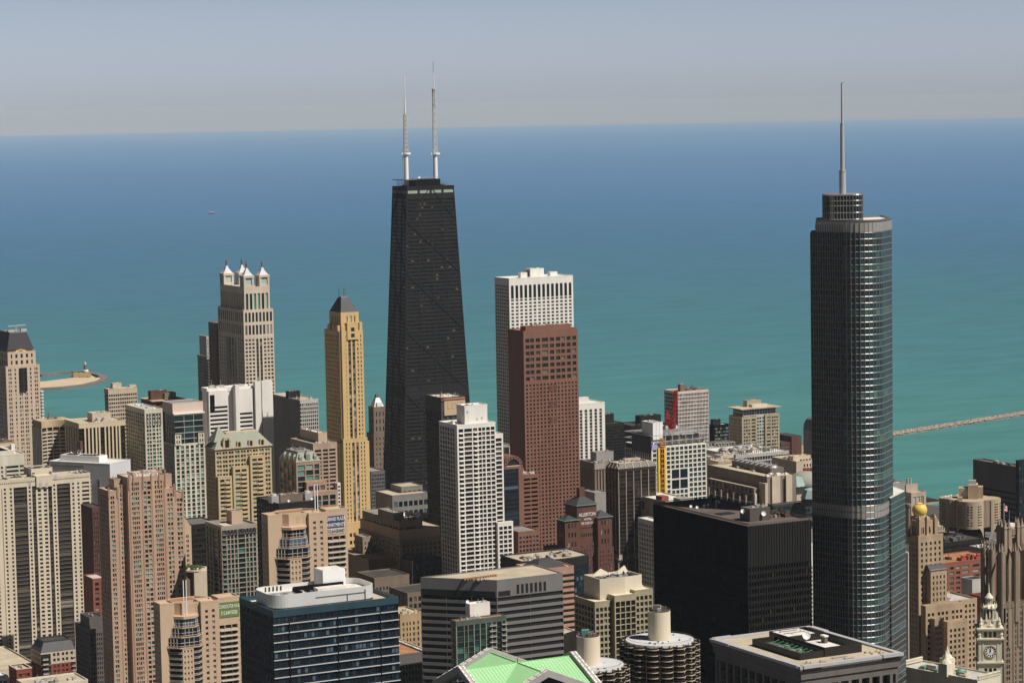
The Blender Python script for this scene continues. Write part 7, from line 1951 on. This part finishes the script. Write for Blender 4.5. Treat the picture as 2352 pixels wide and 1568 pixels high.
b = tower('white_shed', 'small white and blue panelled roof shed in the bottom left corner', (-40, -30, 19, 1560), 1700, M_LAV, G_BLUE, rep('p1w3', 4)+'p1', None, d=14, fh=5, roof=M_ROOFW); b.finish()
b = tower('rooftop_block', 'beige flat roofed block with parapet corners at the bottom edge below the mansard brick block', (38, 66, 202, 1580), 1560, M_IVORY, G_DARK, None, None, roof=M_GRAVEL, par=1.2); b.clutter(5, b.w-4, 5, b.d-5, b.h+.3, 9); b.finish()

# ------------------------------------------------------------------ twin octagon-bay apartment towers
def octbay(name, label, sx, sy, Y, sign, ant):
    """sx, sy shift the measured picture position of the first tower"""
    S = lambda px: px+sx
    x, w, d, h = FB(S(600), S(615), S(797), 1187+sy, Y)
    b = Bld(name, label, x, Y, group='twin octagonal bay apartment towers')
    U = lambda px: pt_y(S(px), 1187+sy, Y).x-x
    Z = lambda py, dy=0, px=690: pt_y(S(px), py+sy, Y+dy).z
    kw = dict(fh=3.3, sp=.5, p=.5, top=4)
    mr = M_ROSE
    hh = h
    b.block(0, U(648), 0, d, 0, hh, mr, G_DARK, None, rep('p1.5w1', 3)+'p1.5', roof=mr, par=1.2, **kw)
    b.block(U(648)+.01, U(707), 9, d+4, 0, hh, mr, G_DARK, None, None, roof=M_ROOFR, par=0, **kw)
    b.block(U(707)+.02, U(749), -1.5, d, 0, hh-1, mr, G_BLIND, 'p2w1.3p2w1.3p2.2', None, roof=mr, par=1.2, **kw)
    zs = hh-13
    b.block(U(749)+.03, w, 0, d, 0, zs, mr, G_DARK, 'p.3w3p.3w3.4p.3w3p1.2', None, roof=mr, par=0, **{**kw, 'top': 2.5, 'sp': .32, 'p': 1.4})
    b.block(U(749)+.03, w, 0, d, zs+.31, hh, mr, G_DARK, None, None, roof=mr, par=1.2)
    for k in range(34): b.bal(M_LGREY, ((0, 0), (1, 0)), U(752), U(793), -.1, zs-6-k*3.3, .35, 1.7)
    # crown octagon
    def oct_(x0, x1, y0, y1, c): return [(x0+c, y0), (x1-c, y0), (x1, y0+c), (x1, y1-c), (x1-c, y1), (x0+c, y1), (x0, y1-c), (x0, y0+c)]
    zc0, zc1 = Z(1208), Z(1180, 4)
    o1 = oct_(U(648)-1.5, U(744), 0.5, 19, 6)
    g = Geo(); g.prism(o1, zc0-1, zc1-2); cr_ = b.one('crown', mr, g)
    g = Geo(); g.ring(o1, .7, zc1-1.99, zc1+1.2); g.obj('parapet', mr, cr_)
    g = Geo(); g.prism(inset(o1, .94), zc1-1.99, zc1-1.7); g.obj('rusty_roof', M_ROOFR, cr_)
    for k in range(6):
        g = Geo(); a_ = random.uniform(U(660), U(735)); c_ = random.uniform(5, 14); s_ = random.uniform(.4, 1.2); g.box(a_, a_+s_, c_, c_+s_, zc1-1.7, zc1-.8+s_); g.obj('roof_unit', random.choice([M_LGREY, M_STEEL, M_GREY]), cr_)
    for q in (.30, .55):
        g = Geo(); xx = o1[0][0]+(o1[1][0]-o1[0][0])*q; g.box(xx, xx+2.4, .42, .5, zc0+2, zc0+6.5); g.obj('panel', M_TAN, cr_)
    # glass bay tiers widening downwards
    tz = [Z(1212, -1), Z(1234, -1), Z(1255, -1), Z(1278, -1)]
    ex = [(641, 710, 0), (637, 712, 1.0), (633, 715, 2.0), (628, 718, 3.0)]
    for i in range(3):
        a_, c_, o = ex[i+1]
        p_ = oct_(U(a_), U(c_), -3-o, 16, 6)
        g = Geo(); g.prism(inset(p_, .93), tz[i+1], tz[i]); b.one('bay_glass', G_BLUE, g)
        g = Geo(); g.prism(p_, tz[i+1]-.1, tz[i+1]+.5); g.ring(p_, .15, tz[i+1]+1.2, tz[i+1]+1.5); sl = b.one('bay_balcony', mr, g)
        g = Geo(); pp = inset(p_, .935)
        for j in (7, 0, 1):
            A_, B_ = Vector(pp[j]), Vector(pp[(j+1) % 8])
            for q in range(5):
                P = A_+(B_-A_)*(q/4); g.bar((P.x, P.y, tz[i+1]+.5), (P.x, P.y, tz[i]-.3), .28)
        mid = (tz[i]+tz[i+1])/2; g.ring(inset(p_, .945), .3, mid, mid+.3); g.obj('bay_mullion', M_LGREY, sl)
    p_ = oct_(U(640), U(709), -4.5, 16, 6); g = Geo(); g.prism(p_, tz[0]-.2, tz[0]+1.4); b.one('bay_cornice', mr, g)
    # lower body with balconies either side of a window panel
    zl = tz[3]-.2; p_ = oct_(U(630), U(716), -5.5, 14, 6)
    g = Geo(); g.prism(inset(p_, .94), 0, zl); b.one('bay_core', M_DARK, g)
    A_ = p_[0]; B_ = p_[1]; LL = B_[0]-A_[0]
    b.facade(((A_[0]+1, A_[1]-.3), (1, 0)), LL*.62, 0, zl, 'p1w1p1.3w1p1.3w1p1', mr, G_BLIND, fh=3.3, sp=.5, p=1.0, top=1)
    for k in range(int(zl/3.3)-1):
        g = Geo(); z0 = zl-3.3*(k+1); 
        g.prism(p_, z0, z0+.45)
        if k < 30: b.one('balcony', M_LGREY if False else wall('balcony_rose', (.40, .31, .25)), g)
        g = Geo(); g.ring(p_, .1, z0+.95, z0+1.25); 
        if k < 30: g.obj('railing', M_LGREY, b.root)
    if ant:
        ax_, ay_, t0, t1 = ant
        P0 = pt_y(ax_, t0, Y-1 if sx else Y+8); P1_ = pt_y(ax_, t1, Y-1 if sx else Y+8)
        for q in (0, 1.7):
            g = Geo(); yy = -1 if sx else 8; g.bar((P0.x-x+q, yy, P1_.z), (P0.x-x+q, yy, P0.z), .42); b.one('antenna', M_WHITEP, g)
    sb = b.boxo('sign', M_NAVY if sign == 0 else M_SIGNG, U(750)+.1, w-2.2 if sign == 0 else w-.2, -.25, -.02, hh-10.5 if sign == 0 else hh-11, hh-3.0 if sign == 0 else hh-2)
    cx_ = (U(750)+w-2)/2; q = (R(90), 0, 0)
    if sign == 0:
        text('GRAND PLAZA', 3.1, M_LETTER, sb, (cx_, -.35, hh-5.0), q, xs=.60)
        text('APARTMENTS', 3.1, M_LETTER, sb, (cx_, -.35, hh-8.6), q, xs=.62)
        s2 = b.boxo('sign', M_IVORY, U(750)+.1, w-2.2, -.25, -.02, hh-14, hh-10.55)
        text('312-64-GRAND', 3.0, M_NAVY, s2, (cx_, -.35, hh-12.4), q, xs=.56)
    else:
        text('CONDOS FOR SALE', 2.9, M_LETTER, sb, (cx_+.8, -.35, hh-4.6), q, xs=.50)
        text('312.644.9200', 3.2, M_LETTER, sb, (cx_+.8, -.35, hh-8.4), q, xs=.60)
    b.finish(); return b
octbay('octagon_bay_tower', 'rose beige apartment tower with octagonal bay and a navy and white rental sign', 0, 0, 1450, 0, (722.5, 0, 1112, 1178))
octbay('octagon_bay_tower', 'shorter rose beige octagonal bay tower with a green sales sign at the lower left', -248, 204, 1432, 1, (420.5, 0, 1332, 1412))

# ------------------------------------------------------------------ behind the twins
b = tower('green_glass_apartments', 'green glass apartment tower with pale vertical piers and a square beige roof box', (472, 508, 590, 1214), 1560, wall('putty_concrete', (.34, .30, .24)), G_GREEN, 'p.6b3p.7w2p.7w2p.7w2p.7w5p.7w2p.7w2p.7w2p1', rep('p1b3', 3)+'w3p1w3p1', fh=3.15, sp=.16, p=.6, top=1.2, roof=M_ROOFG, par=1.5, bdep=.6)
for k in range(11): b.boxo('attic_window', M_SLATE, b.w*(.04+.088*k), b.w*(.10+.088*k), -.12, -.01, b.h-5, b.h-1.6)
b.pent(520, 532, 557, 1176, 12, M_ROSE, b.h, M_LGREY); b.boxo('roof_court', M_CREAM, 3, b.w*.35, 3, 14, b.h+.3, b.h+1.2); b.clutter(b.w*.6, b.w-3, 10, 30, b.h+.3, 7, [M_DGREY], 2.5); b.finish()
b = tower('black_apartment_tower', 'black metal tower with a brown roof house and silver cooling units on top', (589, 640, 729, 1160), 1660, M_BLACK2, G_BLUE, rep('p.4w1.4', 12)+'p.4', rep('p.4w1.4', 8)+'p.4', fh=3.3, sp=.35, p=.4, top=3, roof=M_ROOFD)
X = b.pent(634, 644, 695, 1139, 10, M_BROWN, b.h+.3, M_SAND)
for q in (-7, X[1]-X[0]+1.5):
    g = Geo(); g.box(X[0]+q, X[0]+q+5.5, 9, 15, b.h+.3, b.h+5.2)
    cu = b.one('cooling_unit', M_STEEL, g)
    g = Geo(); g.lathe(X[0]+q+2.7, 12, [(2.2, b.h+5.2), (1.9, b.h+6.4)], 12); g.obj('fan_cowl', M_LGREY, cu)
for q in (.2, .8): b.dish(b.w*q+4, 5, b.h+.3, .9)
b.finish()
# tan tower with grey green mansard and dormers
Ym = 1810
x, w, d, h = FB(472, 494, 623, 1034, Ym)
b = Bld('mansard_apartment_tower', 'golden tan apartment tower with stepped balcony bays under a grey green mansard roof', x, Ym)
U = lambda px: pt_y(px, 1050, Ym).x-x
Z = lambda py, dy=0: pt_y(550, py, Ym+dy).z
kw = dict(fh=3.25, sp=.38, p=.7, top=1.5)
M_TN = wall('honey_concrete', (.52, .40, .24), var=.1)
b.block(0, w, 0, d, 0, h, M_TN, G_TEAL, rep('p.6w1.1p.2w1.1', 9)+'p.8', rep('p1w1', 7)+'p1', roof=M_GRAVEL, par=0, **kw)
for (a_, c_, y_, nn) in ((496, 528, 1093, 2), (531, 567, 1073, 2), (571, 604, 1051, 2)):
    zz_ = Z(y_, -3); u0, u1 = U(a_), U(c_)
    b.block(u0, u1, -3, -.02, 0, zz_, M_TN, G_TEAL, 'p.7w1.6p.4w1.6p.7', 'p1', roof=M_TN, par=.8, **kw)
    for k in range(int(zz_/3.25)-2): b.bal(M_TN, ((u0, -3), (1, 0)), (u1-u0)*.52, (u1-u0)*.9, .02, zz_-5-k*3.25, .9, 1.0)
zr0, zr1 = h+.35, Z(994, 8)
b.boxo('eaves', M_CREAM, -.7, w+.7, -.9, d, h+.31, h+1.2)
MZ = M_ZINC
g = Geo(); g.frustum((-.3, w+.3, -.5, d), (U(515), U(604), 8, d-9), h+1.2, zr1); mr_ = b.one('mansard_roof', MZ, g)
g = Geo(); g.box(U(530), U(602), 8.3, 14, zr1, zr1+1.2); g.obj('roof_ridge', M_CREAM, mr_)
g = Geo(); g.frustum((U(497), U(534), 4, 18), (U(515), U(517), 10.5, 11.5), zr1-5, Z(976, 10)); b.one('pyramid_roof', MZ, g)
for px, s_ in ((522, 2.0), (550, 1.1), (577, 1.2), (603, 1.2)):
    g = Geo(); u_ = U(px); g.box(u_-1.6*s_, u_+1.6*s_, -.6, 4, h+1.2, h+1.2+2.6*s_); arch(g, u_, h+1.2+2.5*s_, 1.5*s_, .9*s_, -.7, 3, 8); dm = b.one('dormer', M_TN, g)
    g = Geo(); g.box(u_-.8*s_, u_+.8*s_, -.75, -.6, h+1.6, h+1.2+2.9*s_); g.obj('dormer_window', M_DARK, dm)
b.finish()
# small green mansard tower
Yf = 1800
x, w, d, h = FB(641, 680, 736, 1063, Yf)
b = Bld('green_glass_mansard_tower', 'narrow tower with teal glass stories and a grey green dormered mansard roof', x, Yf)
U = lambda px: pt_y(px, 1070, Yf).x-x
kw = dict(fh=4.2, sp=.16, p=.6, top=2)
M_FR = wall('brownish_rose', (.38, .26, .19))
zz_ = pt_y(700, 1110, Yf-2).z; zz2 = pt_y(700, 1133, Yf-4).z
b.block(0, w, 0, d, 0, h, M_FR, G_TEAL, 'p.6w3p.5w3p.5w2p.6', rep('p.6w3', 4)+'p.6', roof=M_GRAVEL, par=0, **kw)
b.block(w*.32, w+3, -4, -.02, 0, zz_, M_FR, G_DARK, 'p.8w2p.5w2p.5w2p.8', 'p1', roof=M_ROSE, **kw)
b.block(w*.18, w+10, -8, -4.02, 0, zz2, M_FR, G_GREEN, 'p.8w2p.5w2p.5w2p.5w2p.8', 'p1', roof=M_ROSE, **kw)
g = Geo(); ztp_ = pt_y(700, 1037, Yf+6).z; g.frustum((-.3, w+.3, -.3, d), (3.5, w-3.5, 4.5, d-4.5), h+.35, ztp_); b.one('mansard_roof', MZ, g)
for k in range(3):
    s_ = 1.4 if k == 1 else 1.0
    g = Geo(); u_ = w*(.2+.3*k); g.box(u_-1.1*s_, u_+1.1*s_, .2, 4, h+.4, h+4*s_); g.frustum((u_-1.3*s_, u_+1.3*s_, .1, 4), (u_-.05, u_+.05, 1.5, 4), h+4*s_+.01, h+6*s_); b.one('dormer', MZ, g)
for k in range(3):
    g = Geo(); v_ = d*(.2+.28*k); g.box(.2, 4, v_-1, v_+1, h+.4, h+4); g.frustum((.1, 4, v_-1.2, v_+1.2), (1.5, 4, v_-.05, v_+.05), h+4.01, h+5.8); b.one('dormer', MZ, g)
b.boxo('roof_deck', M_ROOFG, 3.6, w-3.6, 4.6, d-4.6, ztp_, ztp_+.5); b.clutter(5, w-5, 6, d-6, ztp_+.5, 9, [M_LGREY, M_DGREY, M_STEEL], 3); b.finish()
# tan-brown residential with roof house
b = tower('brown_residential_tower', 'brown beige residential tower with a blank cream roof house before the golden tower', (667, 719, 774, 1022), 1890, wall('mushroom_concrete', (.42, .31, .23)), G_BROWN, 'p.8w3p.8w2.4p.6w3p.8', rep('p1w3', 5)+'p1', fh=3.05, sp=.40, p=1.1, top=4, roof=M_ROOFG, par=1.0)
b.pent(689, 731, 751, 996, 9, M_ROSE, b.h+.3, M_LAV); b.clutter(3, b.w-3, 2, 8, b.h+.3, 6, [M_LGREY, M_STEEL], 3); b.finish()
b = tower('white_sliver_tower', 'thin white balcony stack right of the brown beige residential tower', (773, 775, 782, 1112), 1885, M_WHITE, G_DARK, 'p.3w1p.3', None, d=14, fh=3.05, sp=.4, p=.5, top=1, roof=M_ROOFW); b.finish()
# low dark block and round planter building
b = tower('dark_office_block', 'low charcoal block in shadow between the tan slab and the green glass apartment tower', (436, 440, 500, 1208), 1720, M_BLACK2, G_BLACK, rep('p.3w2', 10)+'p.3', None, d=30, fh=3.8, sp=.35, roof=M_DGREY); b.finish()
P = pt_y(452, 1312, 1650)
b = Bld('round_cornered_block', 'small cream block with a round planted roof behind the green glass apartment tower', P.x-2, 1650)
zz_ = P.z
b.box('wall', M_CREAM, 0, 16, 0, 16, 0, zz_); b.box('shaded_wall', M_BROWN, -8, -.02, 3, 16, 0, zz_-.5)
g = Geo(); g.lathe(2, 9, [(9.5, zz_), (9.5, zz_+1.2), (8.8, zz_+1.2), (8.8, zz_+.4)], 24); b.one('round_roof', M_CREAM, g)
for k in range(26):
    a = random.uniform(0, 6.28); q = 7.5*random.random()**.5; rr2 = random.uniform(.7, 1.5); g = Geo(); g.lathe(2+q*math.cos(a), 9+q*math.sin(a), [(rr2*.6, zz_+.4), (rr2, zz_+1.1), (rr2*.5, zz_+2.2), (.1, zz_+2.5)], 6, a); b.one('shrub', M_LEAF, g)
b.finish()

# ------------------------------------------------------------------ centre: shaded hotel, terraces, small buildings
x, w, d, h = FB(832, 920, 973, 1200, 1740)
b = Bld('shaded_hotel', 'tan stone hotel in shade with a glazed top floor and a roof house with dishes', x, 1740)
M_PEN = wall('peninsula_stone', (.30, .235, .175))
U = lambda px: pt_y(px, 1200, 1740).x-x
kw = dict(fh=3.6, sp=.48, p=.4, top=2)
hz_ = pt_y(930, 1243, 1740).z
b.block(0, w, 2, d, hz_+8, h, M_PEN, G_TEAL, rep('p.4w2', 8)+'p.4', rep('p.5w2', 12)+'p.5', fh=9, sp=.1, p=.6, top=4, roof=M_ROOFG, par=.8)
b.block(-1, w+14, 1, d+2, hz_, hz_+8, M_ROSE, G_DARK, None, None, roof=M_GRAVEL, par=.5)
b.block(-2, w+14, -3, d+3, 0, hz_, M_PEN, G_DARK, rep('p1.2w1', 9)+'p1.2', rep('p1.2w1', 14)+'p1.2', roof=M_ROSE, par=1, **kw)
b.pent(868, 904, 927, 1180, 12, M_PEN, h+.3, M_ROOFG)
b.dish(w*.62, 12, h+.5, 2.2); b.dish(w*.9, 6, h+.5, 2.2); b.dish(w*.7, 20, h+.5, 1.5); b.clutter(3, w-3, 4, 12, h+.3, 12, [M_STEEL, M_LGREY, M_DGREY], 3)
b.boxo('base_wing', M_PEN, -22, -2.2, 10, d, 0, pt_y(845, 1285, 1750).z)
b.finish()
b = tower('hotel_wing', 'lower left wing of the shaded tan hotel catching a slice of sun', (814, 833, 852, 1236), 1775, M_PEN, G_DARK, 'p1w1p1w1p1', rep('p1w1', 5)+'p1', fh=3.6, sp=.48, p=.4, top=3, roof=M_ROOFG); b.finish()
x, w, d, h = FB(898, 901, 985, 1140, 2020)
M_TERR = wall('terrace_grey_stone', (.20, .19, .18))  # one darker grey over the whole terraced block
b = Bld('terraced_office_block', 'grey block with two pale flat terraces at the foot of the black tapered giant', x, 2020)
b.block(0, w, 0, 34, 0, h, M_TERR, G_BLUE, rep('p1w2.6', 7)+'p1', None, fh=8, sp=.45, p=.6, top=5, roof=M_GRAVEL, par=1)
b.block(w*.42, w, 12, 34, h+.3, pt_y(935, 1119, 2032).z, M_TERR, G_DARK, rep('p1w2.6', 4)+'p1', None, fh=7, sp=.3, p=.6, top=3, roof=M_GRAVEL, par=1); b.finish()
b = tower('glass_store_block', 'dark glass stepped block in shade left of the slender white tower foot', (938, 946, 1018, 1292), 1713, M_SLATE, G_GREEN, rep('p.5w2', 9)+'p.5', None, d=20, fh=5, sp=.2, top=1.5, roof=M_ROOFD); b.clutter(3, b.w-3, 3, 25, b.h+.3, 12, [M_DGREY, M_BROWN], 6)
b.finish()
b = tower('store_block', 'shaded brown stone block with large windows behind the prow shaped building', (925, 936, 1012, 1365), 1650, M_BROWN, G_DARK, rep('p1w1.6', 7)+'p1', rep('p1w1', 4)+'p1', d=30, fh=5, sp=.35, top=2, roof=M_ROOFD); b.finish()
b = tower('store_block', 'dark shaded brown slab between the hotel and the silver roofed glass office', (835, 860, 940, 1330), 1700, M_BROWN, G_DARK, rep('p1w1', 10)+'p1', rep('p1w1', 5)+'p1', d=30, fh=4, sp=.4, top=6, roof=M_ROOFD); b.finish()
# sunny tan brick block
b = tower('tan_brick_block', 'small sunlit tan brick block with stepped roof between two dark office buildings', (911, 919, 967, 1413), 1600, wall('tan_brick', (.42, .30, .17)), G_DARK, 'p1w.8p1w.6p.8w.6p1w.8p1.2w.8p1', None, d=24, fh=3.8, sp=.4, p=.3, top=5, roof=M_GRAVEL)
for k in range(3): b.boxo('parapet_step', M_CREAM, b.w*(.1+.3*k), b.w*(.22+.3*k), -.15, 1, b.h, b.h+2.4)
b.clutter(2, b.w-2, 3, 16, b.h+.3, 5, [M_CREAM, M_BROWN], 3); b.finish()
b = tower('white_roof_building', 'flat white roofed buildings below the sunlit tan brick block', (905, 912, 975, 1500), 1500, M_CREAM, G_DARK, None, None, d=70, roof=M_ROOFW, par=1.2); b.clutter(3, b.w-3, 6, 60, b.h+.3, 12, [M_BROWN, M_LGREY, M_CREAM], 6); b.finish()
b = tower('grey_office_block', 'dark grey pier block with a tan roof at the bottom between two glass offices', (908, 914, 975, 1507), 1380, M_DGREY, G_BLACK, rep('p1w1', 8)+'p1', None, d=34, fh=3.7, sp=.35, p=.7, top=6, roof=M_ROOFR); b.finish()
# dark curved office with lettering, rose banded block
x, w, d, h = FB(1190, 1197, 1352, 1292, 1560, d=34)
b = Bld('dark_curved_office', 'dark blue glass office with a gently bowed front and small white lettering', x, 1560)
pts = []; n = 10
for i in range(n+1):
    t = i/n; pts.append((w*t, -6*math.sin(math.pi*t)**.8))
g = Geo(); g.prism(pts+[(w, 30), (0, 30)], 0, h-5); b.one('core', M_BLACK2, g)
g = Geo(); pc_ = [(p[0], p[1]-.3) for p in pts]+[(w, 30), (0, 30)]; g.prism(pc_, h-5, h); b.one('crown_wall', M_BLACK2, g)
g = Geo(); g.prism([(p[0], p[1]+.6) for p in pts]+[(w-.5, 29), (.5, 29)], h, h+.25); b.one('roof', M_GRAVEL, g)
g = Geo(); g.ring(pc_, .4, h+.26, h+1.2); b.one('parapet', M_SLATE, g)
for (p0, p1) in zip(pts[:-1], pts[1:]):
    L = math.hypot(p1[0]-p0[0], p1[1]-p0[1]); fr = (p0, ((p1[0]-p0[0])/L, (p1[1]-p0[1])/L))
    for k in range(int((h-5)/3.9)):
        b.fb('floor_band', M_BLU, fr, 0, L, 0, .25, h-5-(k+1)*3.9, h-5-(k+1)*3.9+1.1)
        for q in range(3): b.win(G_BLUE, fr, L*q/3+.1, L*(q+1)/3, .08, h-5-(k+1)*3.9+1.1, h-5-k*3.9)
i0 = 2; a_ = math.atan2(pts[3][1]-pts[1][1], pts[3][0]-pts[1][0])
sgn = b.boxo('sign', M_BLACK2, w*.13, w*.36, pts[2][1]-.9, pts[2][1]-.6, h-4.6, h-.6)
text('DRAFTFCB', 3.2, M_LETTER, sgn, (w*.245, pts[2][1]-1.0, h-2.6), (R(90), 0, 0), xs=.66)
b.clutter(4, w-4, 2, 22, h+.3, 22, [M_STEEL, M_SAND, M_LGREY, M_SLATE], 4)
g = Geo(); g.frustum((w*.42, w*.95, -12, 6), (w*.5, w*.88, -6, 2), h-8, h-2.5)
b.finish()
b = tower('rose_banded_block', 'rose stone office block with horizontal dark window bands behind the prow building', (1224, 1228, 1318, 1312), 1500, wall('rose_stone', (.42, .25, .18)), G_BROWN, 'w20p.1w20', None, d=26, fh=3.9, sp=.48, p=.8, top=4, hb=True, roof=M_ROSE)
g = Geo(); g.frustum((4, b.w-3, 4, 24), (10, b.w-9, 12, 18), b.h+.3, b.h+5); b.one('hipped_roof', M_SLATE, g); b.finish()
b = tower('cream_low_block', 'low cream building with vent stacks and teal windows below the cream office tower', (1280, 1286, 1322, 1455), 1440, M_IVORY, G_TEAL, 'p1w1.4p1w1.4p1', None, d=40, fh=9, sp=.5, top=14, roof=M_SAND)
for k in range(5):
    g = Geo(); g.lathe(2+k*1.8, 24+k, [(.7, b.h), (.7, b.h+3.6), (.5, b.h+4)], 10); b.one('vent_stack', M_LGREY, g)
b.finish()

# ------------------------------------------------------------------ steam
def steam(px, py, Y, r, label):
    P = pt_y(px, py, Y)
    m = bpy.data.materials.get('steam_vapour')
    if not m:
        m = bpy.data.materials.new('steam_vapour'); m.use_nodes = True; t = m.node_tree; t.nodes.remove(t.nodes["Principled BSDF"])
        pv = t.nodes.new("ShaderNodeVolumePrincipled"); pv.inputs['Color'].default_value = (.9, .9, .9, 1)
        tc = t.nodes.new("ShaderNodeNewGeometry"); nz = t.nodes.new("ShaderNodeTexNoise"); nz.inputs['Scale'].default_value = .28; nz.inputs['Detail'].default_value = 4
        t.links.new(tc.outputs['Position'], nz.inputs['Vector'])
        mr = t.nodes.new("ShaderNodeMapRange"); mr.inputs['From Min'].default_value = .48; mr.inputs['From Max'].default_value = .75; mr.inputs['To Min'].default_value = 0; mr.inputs['To Max'].default_value = .30
        t.links.new(nz.outputs[0], mr.inputs['Value']); t.links.new(mr.outputs[0], pv.inputs['Density'])
        t.links.new(pv.outputs[0], t.nodes["Material Output"].inputs['Volume'])
    g = Geo(); g.lathe(0, 0, [(.2, -r), (r*.6, -r*.8), (r, 0), (r*.8, r*.6), (.2, r*1.1)], 10)
    g.V = [(v[0]+(v[2]+r)*.5, v[1], v[2]) for v in g.V]
    o = g.obj('steam', m, None, loc=P); tag(o, label, 'steam', kind='stuff')
steam(1693, 1034, 2120, 6.0, 'small white steam plume rising in front of the beige apartment block')
